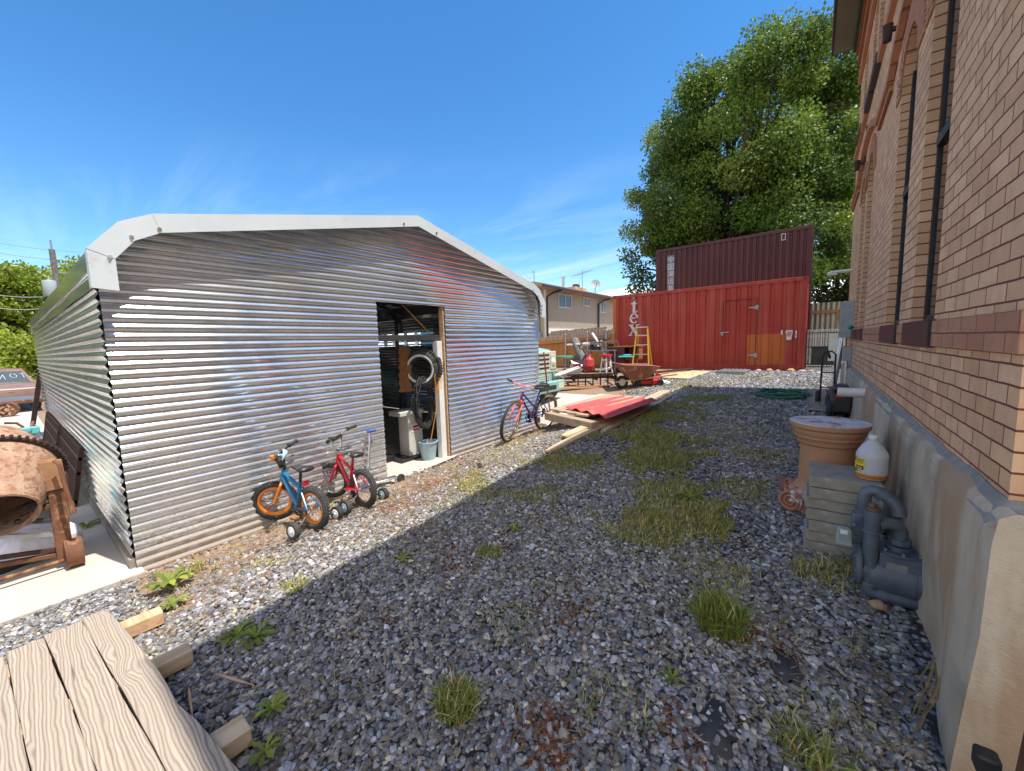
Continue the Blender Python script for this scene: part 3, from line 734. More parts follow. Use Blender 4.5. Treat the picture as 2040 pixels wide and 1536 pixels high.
for y0, y1, z0, z1, arch in ops:                                     # reveals and the brick left beside each arch
    wl.add([(BX,y0,z0),(BX+D,y0,z0),(BX+D,y0,z1),(BX,y0,z1)], [(0,1,2,3)])
    wl.add([(BX,y1,z0),(BX+D,y1,z0),(BX+D,y1,z1),(BX,y1,z1)], [(0,1,2,3)])
    wl.add([(BX,y0,z0),(BX+D,y0,z0),(BX+D,y1,z0),(BX,y1,z0)], [(0,1,2,3)])
    if arch:
        r = (y1 - y0) / 2; cy = (y0 + y1) / 2; N = 14
        p = [(cy - r * math.cos(PI * i / N), z1 + r * math.sin(PI * i / N)) for i in range(N + 1)]
        for i in range(N):
            q0, q1 = p[i], p[i + 1]
            wl.add([(BX,q0[0],q0[1]),(BX,q1[0],q1[1]),(BX+D,q1[0],q1[1]),(BX+D,q0[0],q0[1])], [(0,1,2,3)])
            wl.add([(BX,q0[0],q0[1]),(BX,q1[0],q1[1]),(BX,q1[0],z1 + r),(BX,q0[0],z1 + r)], [(0,1,2,3)])
    else:
        wl.add([(BX,y0,z1),(BX+D,y0,z1),(BX+D,y1,z1),(BX,y1,z1)], [(0,1,2,3)])
XE = BX + 7
wl.add([(BX,BY0,ZF),(XE,BY0,ZF),(XE,BY0,ZT),(BX,BY0,ZT)], [(0,1,2,3)])
wl.add([(BX,BY1,ZF),(XE,BY1,ZF),(XE,BY1,ZT),(BX,BY1,ZT)], [(0,1,2,3)])
wl.add([(XE,BY0,ZF),(XE,BY1,ZF),(XE,BY1,ZT),(XE,BY0,ZT)], [(0,1,2,3)])
wl.add([(BX+D+.2,BY0,ZF),(BX+D+.2,BY1,ZF),(BX+D+.2,BY1,ZT),(BX+D+.2,BY0,ZT)], [(0,1,2,3)])
o = wl.build('wall', M['brick'], smooth=0)
# stuccoed foundation: bulging skirt with a sloped ledge, turning the corner
fd = LB(); rows = []
yy = list(np.linspace(BY1 + .1, 2.6, 40)) + list(np.linspace(2.5, 1.86, 14))
prof = [(-.008, ZF + .004), (-.044, -.595), (-.054, -.68), (-.06, -1.0), (-.085, -1.35), (-.11, -1.75)]
def fx(y, z, d):
    return BX + d + .005 * math.sin(y * 2.1 + z * 1.7) + .0015 * math.sin(y * 6.3 - z * 4) + (.05 * math.exp(-((y - 2.45) / .28) ** 2) * (1 if z < -1.2 else 0))
rings = [[(fx(y, z, d), y, z) for d, z in prof] for y in yy]
rings += [[(BX + .10 - d * 0 - .0, 1.86 + (.12 + d) * .0 - .01, z) for d, z in prof]]
rings += [[(XE + .05, 1.85 + d * .2, z) for d, z in prof]]
for k_ in range(len(rings)): fd.v += rings[k_]
n = len(prof)
for j in range(len(rings) - 1):
    for i in range(n - 1):
        fd.f.append((j*n+i, j*n+i+1, (j+1)*n+i+1, (j+1)*n+i)); fd.m.append(0)
o = fd.build('foundation', M['stucco'], smooth=50)
bc = LB()                                                            # grey cement ledge cap
pts = [(BX - .004, y) for y in np.linspace(BY1 + .1, 1.95, 30)]
vs = []
for i, y in enumerate(np.linspace(BY1 + .1, 1.97, 60)):
    j = .008 * math.sin(y * 9) + .006 * math.sin(y * 23)
    vs += [(BX - .003, y, ZF + .022 + j * .6), (BX - .024 + j * .5, y, ZF - .004), (BX - .050 + j * .3, y, ZF - .05)]
k = len(vs) // 3
for (xx, yv) in ((BX + .02, 1.875), (XE, 1.87)):
    vs += [(xx, BY0 - .004, ZF + .02), (xx - .03 if xx < 1 else xx, yv + .02, ZF - .01), (xx - .09 if xx < 1 else xx, yv - .01, ZF - .045)]
bc.add(vs, [(3*j+i, 3*j+i+1, 3*j+4+i, 3*j+3+i) for j in range(k + 1) for i in range(2)])
bc.build('ledge', pm('cement_ledge', (.31,.28,.24), (.23,.205,.175), 12, .95, 0, .5, 60), smooth=60)
# belt courses, hood band, corbel, eaves
def band(name, segs, z0, z1, out, mat, inn=.0):
    for a, c in segs:
        bm_ = LB(); bm_.bb((BX - out, a, z0), (BX + .02, c, z1)); bm_.build(name, mat, smooth=0, bevel=.004)
gaps = [BY0 - .018] + [v for a, c in low for v in (a - .06, c + .06)] + [BY1]
band('belt_course', [(gaps[i], gaps[i + 1]) for i in range(0, len(gaps), 2)], -.083, .058, .018, M['brick_orange'])
def hood():
    bm_ = LB()
    for k, (a, c) in enumerate(((low[0][0], low[1][1]), (low[2][0], low[3][1]))):
        pass
    # straight runs
    runs = [(BY0 - .05, 2.7), (5.6, 6.55), (9.05, BY1 + .05)]
    for a, c in runs: bm_.bb((BX - .055, a, 2.42), (BX + .02, c, 2.50)); bm_.bb((BX - .03, a, 2.36), (BX + .02, c, 2.416))
    for a, c in ((2.7, 5.6), (6.55, 9.05)):                           # rises over each pair of arches
        N = 16; cy = (a + c) / 2; hw = (c - a) / 2
        P = [(cy + hw * (i / N * 2 - 1), 2.42 + .30 * math.sin(PI * i / N) ** .8) for i in range(N + 1)]
        for (y0, z0), (y1, z1) in zip(P[:-1], P[1:]):
            bm_.beam((BX - .018, y0, z0 + .04), (BX - .018, y1, z1 + .04), .075, .08)
    return bm_.build('hood_band', M['brick_orange'], smooth=0)
hood()
M['voussoir'] = pm('orange_voussoir', (.47,.21,.105), (.38,.15,.07), 14, .9, 0, .5, 50)
for y0, y1 in low:
    ar = LB()
    r = (y1 - y0) / 2; cy = (y0 + y1) / 2; N = 22
    for i in range(N):
        t0 = PI * i / N + .012; t1 = PI * (i + 1) / N - .012
        ri, ro = r, r + .215
        q = [(cy - ri*math.cos(t0), ZA + ri*math.sin(t0)), (cy - ro*math.cos(t0), ZA + ro*math.sin(t0)), (cy - ro*math.cos(t1), ZA + ro*math.sin(t1)), (cy - ri*math.cos(t1), ZA + ri*math.sin(t1))]
        ar.add([(BX - .012, *p) for p in q] + [(BX + .1, *p) for p in q], [(0,1,2,3),(7,6,5,4),(0,4,5,1),(1,5,6,2),(2,6,7,3),(3,7,4,0)])
    ar.build('arch', M['voussoir'], smooth=0)
band('string_course', [(BY0 - .04, 6.85), (8.3, BY1 + .04)], 3.26, 3.36, .05, M['brick_orange'])
band('upper_band', [(BY0 - .05, BY1 + .05)], 4.66, 4.78, .05, M['brick_orange'])
cb_ = LB()
for i, z in enumerate((4.80, 5.0, 5.2)): cb_.bb((BX - .04 - .03 * i, BY0 - .03, z), (BX + .02, BY1 + .03, z + .197))
cb_.build('corbel', M['brick_corbel'], smooth=0)
ev = LB(); ev.bb((.10, BY0 - 1.05, 5.40), (BX + .3, BY1 + .12, 5.46)); ev.mat(1).bb((.38, BY0 - 1.0, 5.27), (.46, BY1 + .05, 5.398)); ev.mat(1).bb((.06, BY0 - 1.05, 5.40), (.098, BY1 + .14, 5.55)); ev.mat(1).bb((.1, BY1 + .122, 5.40), (BX + .3, BY1 + .15, 5.52))
ev.build('eave', [M['soffit'], M['fascia']], smooth=0)
rf = LB(); rf.add([(.05,BY0-1.05,5.53),(XE+.4,BY0-1.05,5.53),(XE+.4,BY1+.16,5.53),(.05,BY1+.16,5.53),(3,BY0+3,6.6),(4.5,BY0+3,6.6),(4.5,BY1-3,6.6),(3,BY1-3,6.6)], [(3,2,1,0),(4,5,6,7),(0,1,5,4),(1,2,6,5),(2,3,7,6),(3,0,4,7)])
rf.build('roof', M['shingle'], smooth=0)
for y0, y1, z0, z1, arch in ops:
    top = z1 + ((y1 - y0) / 2 if arch else 0); fr = LB(); xw = BX + D - .03; e = .045
    fr.bb((xw, y0 + .002, z0 + .002), (xw + .04, y0 + e, top)); fr.bb((xw, y1 - e, z0 + .002), (xw + .04, y1 - .002, top))
    fr.bb((xw, y0 + e + .001, z0 + .002), (xw + .04, y1 - e - .001, z0 + e)); fr.bb((xw - .01, y0 + e + .001, (z0 + z1) / 2 + .12), (xw + .04, y1 - e - .001, (z0 + z1) / 2 + .18))
    if not arch: fr.bb((xw, y0 + e + .001, top - e), (xw + .04, y1 - e - .001, top - .002))
    wf = fr.build('window', M['black_metal'], smooth=0)
    pn = LB(); pn.bb((xw + .012, y0 + e + .002, z0 + e + .002), (xw + .02, y1 - e - .002, top - (0 if arch else e + .002)))
    pn.build('pane', M['glass_dark'], wf, smooth=0)
    si = LB()
    if arch: si.bb((BX - .035, y0 - .055, ZS - .150), (BX + D - .035, y1 + .055, ZS + .004))
    else: si.bb((BX - .06, y0 - .08, z0 - .13), (BX + D - .035, y1 + .06, z0 + .004))
    si.build('sill', M['sill'], wf, smooth=0, bevel=.004)
for y, z in ((5.24, 2.74), (8.3, 2.58)):
    bk_ = LB(); bk_.cyl((BX + .01, y, z), (BX - .10, y, z), .022); bk_.cyl((BX - .10, y, z + .05), (BX - .10, y, z - .09), .038, .03); bk_.tube([(BX - .01, y + .02, z - .08), (BX - .01, y - .02, z + .25), (BX - .02, y - .1, z + .5)], .008)
    bk_.build('wall_bracket', M['rust_dark'])
pv = LB(); r0 = .052
pv.loft([pv.ring((BX - .05, 5.76, -.655), r0, (1,0,0), 20), pv.ring((.245, 5.76, -.655), r0, (1,0,0), 20), pv.ring((.245, 5.76, -.655), r0 - .007, (1,0,0), 20), pv.ring((.45, 5.76, -.655), r0 - .007, (1,0,0), 20)], cap=False)
pv.build('drain_pipe', M['white_pvc'])
gl = LB(); gl.bb((.20, 9.7, 1.16), (BX + .01, 9.95, 1.19)); gl.mat(0).box((.24, 9.82, 1.15), (.16, .2, .05), taper=.8); gl.build('porch_lamp', M['white_metal'])
gv = LB(); gv.sphere((BX - .06, 8.3, .10), .05, sc=(.8, 1.3, .7)); gv.build('gutter_cap', M['green'])
def at(u, v, x=None, y=None, z=None):
    """a point of the place measured on the photograph: the ray through (u,v) met with a known plane"""
    d = RM @ _ray(u, v)
    t = x / d[0] if x is not None else (y / d[1] if y is not None else z / d[2])
    return V(d * t)
def atg(u, v):
    d = RM @ _ray(u, v)
    for t in np.geomspace(.4, 80, 3000):
        p = d * t
        if p[2] <= ground(p[0], p[1]): return V((p[0], p[1], gz(p[0], p[1])))
# ------------------------------------------------------------------ corrugated shed
SX, SY0, SY1, XB = -3.953, .47, 5.97, -12.1
PIT = .0675
OUT = [(.434,.44),(.434,.70),(.60,.90),(.78,.985),(3.22,1.535),(5.66,.985),(5.84,.90),(6.0,.70),(6.0,.44)]
def roofz(y):
    return float(np.interp(y, [p[0] for p in OUT[1:-1]], [p[1] for p in OUT[1:-1]]))
def wobble(a, b): return (.0022 if a > 2.15 else 0) + (.0022 if a > 4.86 else 0) + .0013 * math.sin(a * 1.9 + 1.3 * math.sin(b * 2.1)) + .0009 * math.sin(a * 5.1 + b * 3.3)
shed = thing('metal_shed', 'large galvanised corrugated steel shed with white roof trim and open doorway', 'shed', (SX, SY0, -1.55))
def shedb(mb, name, mat, **k):
    mb.v = [(p[0] - SX, p[1] - SY0, p[2] + 1.55) for p in mb.v]
    return mb.build(name, mat, k.pop('parent', shed), **k)
DY0, DY1, DZ = 2.66, 3.70, .525
def wave(z): return .0082 * math.cos(2 * PI * z / PIT)
def corrwall(yfun, z0, z1, place, hole=None, step=.28):
    """horizontal corrugation; yfun(z) gives the sheet's span; place maps (along, z, out) to the world"""
    mb = MB(); n = int((z1 - z0) / PIT * 8); zs = [z0 + (z1 - z0) * i / n for i in range(n + 1)]
    for za, zb in zip(zs[:-1], zs[1:]):
        zc = (za + zb) / 2; a, b_ = yfun(zc)
        if b_ - a < .02: continue
        spans = [(a, b_)]
        if hole and hole[2] < zc < hole[3]: spans = [(a, hole[0]), (hole[1], b_)]
        for s0, s1 in spans:
            k = max(1, round((s1 - s0) / step)); al = [s0 + (s1 - s0) * i / k for i in range(k + 1)]
            o = len(mb.v)
            for z in (za, zb):
                for t in al: mb.v.append(place(t, z, wave(z) + wobble(t, z)))
            for i in range(k): mb.f.append((o + i, o + i + 1, o + k + 2 + i, o + k + 1 + i)); mb.m.append(0)
    return mb
def fspan(z):
    if z <= .70: return (SY0, SY1)
    ys_ = np.linspace(.45, 5.99, 400); ok = [y for y in ys_ if roofz(y) > z + .01]
    return (ok[0], ok[-1]) if len(ok) > 1 else (0, 0)
fw = corrwall(fspan, -1.65, 1.53, lambda t, z, o: (SX + o, t, z), (DY0, DY1, -1.6, DZ))
fw.mat(1)
for zi in range(7):                                                  # hex screws
    z = -1.65 + PIT * (6 + 6.0 * zi) ; z = round((z) / PIT) * PIT
    for y in np.arange(.75, 5.9, .62):
        y += rng.normal(0, .03)
        if DY0 - .03 < y < DY1 + .03 and z < DZ: continue
        a, b_ = fspan(z)
        if a + .1 < y < b_ - .1: fw.cyl((SX + .009, y, z), (SX + .016, y, z), .0065, .005, 8)
front = shedb(fw, 'front_wall', [M['galv'], M['chrome']], smooth=60)
# vertical lap joints of the sheets
sw = corrwall(lambda z: (XB, SX - .022), -1.52, .66, lambda t, z, o: (t, SY0 - o - .012, z), step=.5)
shedb(sw, 'side_wall', M['galv'], smooth=60)
sw2 = corrwall(lambda z: (XB, SX - .022), -1.52, .66, lambda t, z, o: (t, SY1 + o - .012, z), (-8.9, -6.75, .03, .36), step=1.5)
for k in range(5): sw2.box((-7.82, SY1 - .01, .055 + .072 * k), (2.16, .03, .024), (R(30), 0, 0))
for x in (-8.5, -8.15, -7.7, -7.3): sw2.bb((x - .05, SY1 - .06, .03), (x + .05, SY1 - .03, .36))
shedb(sw2, 'side_wall', M['galv'], smooth=60)
bw = MB()                                                            # back wall with a long slatted opening
for za, zb, sp in ((-1.52, -.05, [(SY0, SY1)]), (-.05, .42, [(SY0, 1.1), (4.6, SY1)]), (.42, .70, [(SY0, SY1)])):
    for a, b_ in sp: bw.add([(XB,a,za),(XB,b_,za),(XB,b_,zb),(XB,a,zb)], [(0,1,2,3)])
bw.add([(XB, y, z) for y, z in ((SY0,.70),(.60,.90),(.78,.985),(3.22,1.53),(5.66,.985),(5.84,.90),(SY1,.70))], [tuple(range(7))])
for i in range(5): bw.box((XB, 2.85, -.01 + i * .095), (.02, 3.5, .042), (0, .5, 0))
for y in (1.7, 2.5, 3.3, 4.0): bw.bb((XB + .03, y - .05, -.05), (XB + .06, y + .05, .42))
shedb(bw, 'back_wall', M['galv_flat'], smooth=0)
rp = MB(); XR0, XR1 = XB - .15, SX + .135                            # ribbed roof wrapped down over the eaves
pts = []
for (y0, z0), (y1, z1) in zip(OUT[:-1], OUT[1:]):
    k = max(1, round(math.hypot(y1 - y0, z1 - z0) / .09))
    for i in range(k): pts.append((y0 + (y1 - y0) * i / k, z0 + (z1 - z0) * i / k))
pts.append(OUT[-1])
vs = []
for x in np.linspace(XR0, XR1, 14):
    for y, z in pts: vs.append((x, y + .004 * math.sin(x * 3 + z * 2), z + .02 + .002 * math.sin(x * 2.3 + y * 3)))
n = len(pts); rp.add(vs, [(j*n+i, j*n+i+1, (j+1)*n+i+1, (j+1)*n+i) for j in range(13) for i in range(n - 1)])
for (y, z) in ((.428,.56),): rp.cyl((XR0, y, z), (XR1, y, z), .007, n=8)
shedb(rp, 'roof', M['galv_roof'], smooth=25)
tr = MB(); XT = SX + .14                                             # white edge trim, folded, with lapped joints
def inset(p, q):
    return
cen = (3.22, .2)
outer = [(.422,.455),(.422,.708),(.592,.915),(.775,1.008),(3.22,1.560),(5.665,1.008),(5.848,.915),(6.014,.708),(6.014,.455)]
inner = [(.555,.445),(.555,.66),(.665,.800),(.815,.883),(3.22,1.435),(5.625,.883),(5.775,.800),(5.885,.66),(5.885,.445)]
for i in range(8):
    (a0, a1), (b0, b1), (c0, c1), (d0, d1) = outer[i], outer[i + 1], inner[i + 1], inner[i]
    e = .002 * (i % 2)
    q = [(XT + e, a0, a1), (XT + e, b0, b1), (XT + e, c0, c1), (XT + e, d0, d1)]
    w_ = [(XT - .003 + e, *p[1:]) for p in q]
    tr.add(q + w_, [(0,1,2,3),(7,6,5,4),(0,4,5,1),(1,5,6,2),(2,6,7,3),(3,7,4,0)])
    tr.add([(XT + e, a0, a1), (XT + e, b0, b1), (XT - .08, b0, b1), (XT - .08, a0, a1)], [(0,1,2,3)])
trim = shedb(tr, 'roof_trim', M['trim'], smooth=0)
for (a, b_) in ((outer[1], inner[1]), (outer[2], inner[2]), (outer[3], inner[3]), (outer[5], inner[5]), (outer[6], inner[6]), (outer[7], inner[7]), ((3.0,1.49),(3.0,1.40)), ((3.5,1.49),(3.5,1.40))):
    p = (b_[0] * .8 + a[0] * .2, b_[1] * .8 + a[1] * .2)
    sc_ = MB(); sc_.cyl((XT + .002, *p), (XT + .006, *p), .013, n=12); sc_.cyl((XT + .006, *p), (XT + .014, *p), .007, n=6)
    shedb(sc_, 'screw', M['chrome'], parent=trim)
for x in (SX - .05, -6.0, -8.0, -10.0, XB + .08):
    fr = MB()
    for y in (SY0 + .06, SY1 - .07): fr.bb((x - .03, y - .03, -1.53), (x + .03, y + .03, .66))
    for (y0, z0), (y1, z1) in zip(OUT[1:-2], OUT[2:-1]): fr.beam((x, y0 + (.06 if y0 < 3 else -.06 if y0 > 4 else 0), z0 - .05), (x, y1 + (.06 if y1 < 3 else -.06 if y1 > 4 else 0), z1 - .05), .06, .06, (1, 0, 0))
    shedb(fr, 'frame_hoop', M['grey_steel'], smooth=0)
fr = MB()
for y in (DY0 - .05, DY1 + .05): fr.bb((SX - .08, y - .03, -1.53), (SX - .02, y + .03, DZ + .06))
fr.bb((SX - .081, DY0 - .05, DZ + .01), (SX - .021, DY1 + .05, DZ + .07))
shedb(fr, 'door_frame', M['grey_steel'], smooth=0)
dj = MB(); dj.bb((SX - .09, DY1 - .022, -1.53), (SX - .012, DY1 - .002, DZ)); shedb(dj, 'door_jamb', M['lumber_fresh'], smooth=0)
pad = MB(); pad.bb((XB - .1, SY0 + .02, -1.78), (SX - .03, SY1 + .05, -1.532)); pad.add([(SX-.03,2.55,-1.535),(SX+.16,2.6,-1.56),(SX+.05,3.72,-1.54),(SX-.03,3.9,-1.534)], [(0,1,2,3)])
shedb(pad, 'floor_pad', M['concrete'], smooth=0)
fl = MB(); fl.bb((XB, SY0 - .035, -1.60), (SX - .02, SY0 + .02, -1.515)); shedb(fl, 'base_curb', M['concrete_block'], smooth=0)

# ------------------------------------------------------------------ things inside the doorway
FZ = -1.532
def ptz(u, v, x): return at(u, v, x=x)
p = ptz(848, 890, -4.45)
cx, cy_0 = -4.45, p.y
t = thing('metal_pedestal', 'cream metal pedestal with overhanging top standing in the shed doorway', 'pedestal', (-4.45, 3.42, FZ))
b = MB(); b.bb((-.11, -.12, .03), (.11, .12, .60)); b.build('body', M['cream_cabinet'], t, smooth=0, bevel=.008)
b = MB(); b.bb((-.13, -.26, .602), (.13, .14, .665)); b.build('top', M['cream_cabinet'], t, smooth=0, bevel=.01)
b = MB(); b.bb((-.2, -.33, 0), (.2, .2, .03)); b.build('base_plate', M['black_metal'], t, smooth=0)
b = MB(); b.bb((.111, -.07, .36), (.114, .06, .47)); b.mat(1).bb((.1145, -.05, .38), (.116, .05, .40)); b.mat(1).bb((.1145, -.05, .42), (.116, .05, .45)); b.build('label', [M['paper'], M['red']], t, smooth=0)
t = thing('bucket', 'pale blue plastic bucket with wire handle on the shed floor by the post', 'bucket', (-4.12, 3.44, FZ))
b = MB(); b.lathe([(.09,0),(.125,.235),(.133,.235),(.133,.25),(.12,.25),(.086,.015)], n=28, cap=True); b.build('body', M['bucket'], t)
b = MB(); b.tube([(.0 + .02*math.sin(a), .13*math.cos(a), .235 - .12*math.sin(a)) for a in np.linspace(0, PI, 14)], .004, 6); b.build('handle', M['grey_steel'], t)
t = thing('timber_post', 'pale square post standing just inside the right side of the shed doorway', 'post', (-4.03, 3.615, FZ))
b = MB(); b.bb((-.045, -.045, 0), (.045, .045, 1.60)); b.build('post', M['white_metal'], t, smooth=0, bevel=.004)
tag(MB().bb((-4.09, 2.3, .075), (-4.02, 3.66, .15)).build('steel_tube', M['dark'], smooth=0, bevel=.004), 'grey square steel tube lying level across the upper doorway inside the shed', 'beam')
t = thing('spare_tyre', 'whitewall knobbly tyre hung on the post inside the shed doorway', 'tyre', (-4.20, 3.47, -.30), (0, 0, R(28)))
b = MB(); b.torus((0,0,0), (0,1,0), .20, .075, 40, 12, .9); b.build('tread', M['tyre_dusty'], t)
b = MB()
for i in range(44):
    a = 2*PI*i/44
    for s in (-1, 1): b.box((.272*math.cos(a), s*.032, .272*math.sin(a)), (.02, .045, .022), Euler((0, -a, 0)).to_matrix())
b.build('lugs', M['tyre_dusty'], t, smooth=0)
b = MB(); b.torus((0,-.066,0), (0,1,0), .185, .012, 40, 6, 1.6); b.build('whitewall', M['paper'], t)
b = MB(); b.torus((0,0,0), (0,0,1), .5, .1)
t = thing('hose_coil', 'thick coil of black hose hanging on the post inside the doorway', 'hose', (-4.16, 3.42, -.42))
b = MB(); pts = []
for i in range(150):
    a = i * .38; rr = .14 + .03 * math.sin(i * 1.7); pts.append((.02 + .05 * math.sin(i * .9), rr * math.sin(a), -.33 - (.33 + .03 * math.sin(i * .41)) * math.cos(a)))
b.tube(pts, .009, 6); b.build('hose', M['black_rubber'], t)
tag(MB().tube([(SX - .3, 2.86, .93), (-4.2, 3.2, .55), (-4.1, 3.56, .17)], .007, 6).build('cord', M['rope']), 'orange cord slanting down from the roof to the steel tube in the doorway', 'cord')
b = MB()
for k in range(5): b.tube([(-3.99 - .01*k, 3.53 + .016*k, -.24), (-3.985, 3.50 + .03*k + .01*math.sin(k), -.42), (-3.99, 3.52 + .02*k, -.60), (-3.995, 3.56 + .005*k, -.44), (-3.99, 3.55 + .004*k, -.25)], .006, 6)
b.tube([(-3.99,3.54,-.58),(-4.0,3.50,-.9),(-4.05,3.42,-1.3),(-4.08,3.38,-1.50)], .006, 6)
tag(b.build('extension_cord', M['rope']), 'yellow orange extension cord looped on the pale doorway post', 'cord')
t = thing('chrome_ring', 'round chrome lamp ring hanging at the pale doorway post', 'lamp ring', (-3.985, 3.555, -.20))
b = MB(); b.torus((0,0,0), (1,0,0), .055, .016, 28, 8); b.build('rim', M['chrome'], t)
b = MB(); b.lathe([(.05,-.02),(.045,.0),(.03,.012),(.0,.016)], ax=(1,0,0), n=20); b.build('lens', M['glass_dark'], t)
b = MB(); zz = np.linspace(0, -.62, 22); LBo = []
for s in (-1, 1):
    LBo += [(s * (.075 + .035 * abs(z) + .014 * math.sin(z * 60)), z) for z in (zz if s < 0 else zz[::-1])]
b.prism(LBo, (-4.35, 3.30, .02), (.3, .95, 0), (0, 0, 1), .03)
tag(b.build('hanging_pelt', pm('brown_fibre', (.30,.13,.05), (.2,.08,.03), 20, .95, 0, .6, 60)), 'ragged orange brown strip hanging in the dark behind the tyre', 'hanging strip')
t = thing('vintage_car', 'dark old car with spoked wheel parked deep inside the shed', 'car', (-5.9, 3.3, FZ))
b = MB(); b.lathe([(.30,-.06),(.34,-.03),(.34,.03),(.30,.06)], (0,0,.34), (1,0,0), 40, cap=False); b.torus((0,0,.34), (1,0,0), .31, .055, 40, 10); wh = b.build('wheel', M['black_rubber'], t)
b = MB(); b.torus((.045,0,.34), (1,0,0), .225, .013, 36, 8)
for i in range(14):
    a = 2*PI*i/14; b.cyl((.03, .05*math.cos(a), .34+.05*math.sin(a)), (.05, .23*math.cos(a+.2), .34+.23*math.sin(a+.2)), .006, n=6)
b.cyl((0,0,.34), (.07,0,.34), .05); b.build('rim', M['grey_steel'], wh)
b = MB(); b.tube([(.02, .47*math.cos(a), .36+.45*math.sin(a)) for a in np.linspace(-.2, PI*.95, 18)], .05, 10); b.build('fender', M['black_metal'], t)
b = MB(); b.bb((-3.2, -1.3, .35), (-.12, -.2, .95)); b.bb((-2.6, -1.25, .951), (-1.2, -.2, 1.6)); b.build('body', M['black_metal'], t, bevel=.08)
b = MB(); b.bb((-.1, -1.25, .5), (.02, -.55, .56)); b.build('bumper', M['chrome'], t, bevel=.02)
b = MB(); b.bb((0,0,0),(.5,.42,.07)); b.bb((.03,.03,.07),(.1,.39,.09))
o = b.build('floor_jack_board', M['black_metal'], smooth=0, loc=(-4.95, 2.72, FZ)); tag(o, 'low black board lying on the shed floor left of the pedestal', 'board')
# ------------------------------------------------------------------ block stack, jug, column, gas meter
sx0, sx1, sy0, sy1, ztop = .016, .357, 3.0, 3.37, -.873
H_ = .0705
names = ['grey concrete slab on top of the stack with the plastic jug standing on it', 'second concrete slab from the top of the stack below the jug',
 'third concrete slab from the top, its left end sticking out', 'middle concrete slab, fourth from the top of the stack',
 'fifth concrete slab from the top, set back from the one below', 'second concrete slab from the ground in the stack', 'lowest concrete slab of the stack, half hidden in dead weeds']
for i in range(7):
    z1 = ztop - i * H_; d0 = (0, .004, -.012, -.004, .014, -.008, -.014)[i]; d1_ = (0, -.006, .01, .0, -.012, .006, .012)[i]
    b = MB(); w_, d_ = sx1 - sx0, sy1 - sy0
    N = 6
    b.box((0, 0, -H_ / 2), (w_, d_, H_ - .003))
    o = b.build('concrete_block', M['concrete_block'], smooth=0, bevel=.006, loc=((sx0 + sx1) / 2 + d0, (sy0 + sy1) / 2 + d1_, z1), rot=(0, 0, R((.0, .6, -.8, .4, -1.2, .5, .9)[i])))
    tag(o, names[i], 'concrete slab', 'concrete slabs stacked by the wall')
t = thing('plastic_jug', 'clear gallon jug with a little orange liquid and yellow label on the slab stack', 'jug', (.312, 3.135, ztop), (0, 0, R(-20)))
def jug_mat():
    m = NT('jug_plastic'); m.set(col=(.80,.78,.80), rough=.22, spec=.5, trans=.45, ior=1.2); return m.mat
b = MB(); b.lathe([(.066,.001),(.073,.010),(.0745,.05),(.073,.13),(.0755,.137),(.074,.15),(.066,.172),(.045,.205),(.025,.228),(.0195,.236),(.0195,.25)], n=32); b.build('body', jug_mat(), t, smooth=60)
b = MB(); b.lathe([(.0665,.0025),(.0738,.012),(.0752,.034)], n=32, cap=False); b.build('liquid', pm('orange_liquid', (.62,.20,.02), (.55,.17,.02), 3, .2, 0, 0), t, smooth=60)
b = MB(); b.lathe([(.0215,.243),(.0215,.262),(.019,.264)], n=20); b.build('cap', M['paper'], t)
lb = MB(); r_ = .0758
def lab(a0, a1, z0, z1, mi, rr):
    lb.mat(mi); N = max(2, int((a1 - a0) / .12)); al = np.linspace(a0, a1, N + 1)
    for p, q in zip(al[:-1], al[1:]):
        lb.add([(rr*math.cos(p),rr*math.sin(p),z0),(rr*math.cos(q),rr*math.sin(q),z0),(rr*math.cos(q),rr*math.sin(q),z1),(rr*math.cos(p),rr*math.sin(p),z1)], [(0,1,2,3)])
A0, A1 = R(180), R(262)
lab(A0, A1, .036, .125, 0, r_)
lab(R(222), R(258), .045, .082, 1, r_ + .0006); lab(R(184), R(219), .037, .06, 1, r_ + .0006); lab(R(238), R(260), .036, .058, 2, r_ + .001)
for k in range(6): lab(R(240 + 3.1 * k), R(240.4 + 3.1 * k + (k % 3) * .8), .039, .054, 3, r_ + .0014)
lab(R(200), R(218), .106, .122, 3, r_ + .001)
for z in (.115, .106, .098): lab(R(226), R(256), z, z + .0045, 3 if z > .11 else 4, r_ + .001)
for z in (.052, .062, .070): lab(R(228), R(252), z, z + .004, 0, r_ + .0012)
lb.build('label', [pm('label_yellow', (.72,.50,.02), (.7,.48,.02), 5, .4, 0, 0), pm('label_navy', (.015,.03,.10), (.015,.03,.1), 5, .4, 0, 0), M['paper'], M['black_plastic'], pm('label_olive', (.25,.19,.02), (.25,.19,.02), 5, .4, 0, 0)], t, smooth=0)

CX, CY = .118, 3.64; CZ = gz(CX, CY)
t = thing('terracotta_column', 'weathered terracotta pillar capital standing upside down beside the concrete slabs', 'column', (CX, CY, CZ))
zt = -.632 - CZ
b = MB(); b.lathe([(.215,.16),(.178,.20),(.170,.22),(.165,.26),(.163,zt-.20),(.168,zt-.17),(.182,zt-.155),(.184,zt-.14),(.190,zt-.125),(.203,zt-.11),(.203,zt-.095),(.210,zt-.085),(.218,zt-.06),(.218,zt-.05),(.232,zt-.035),(.236,zt-.012),(.235,zt-.006)], n=48); b.build('shaft', M['terracotta'], t, smooth=28)
b = MB(); b.lathe([(.233,zt-.0055),(.2335,zt),(.12,zt+.004),(.01,zt+.005)], n=48); b.build('top_face', M['flaked_paint'], t, smooth=40)
b = MB(); b.bb((-.16, -.16, .0), (.16, .16, .17)); b.lathe([(.19,.10),(.20,.13),(.19,.16)], n=32)
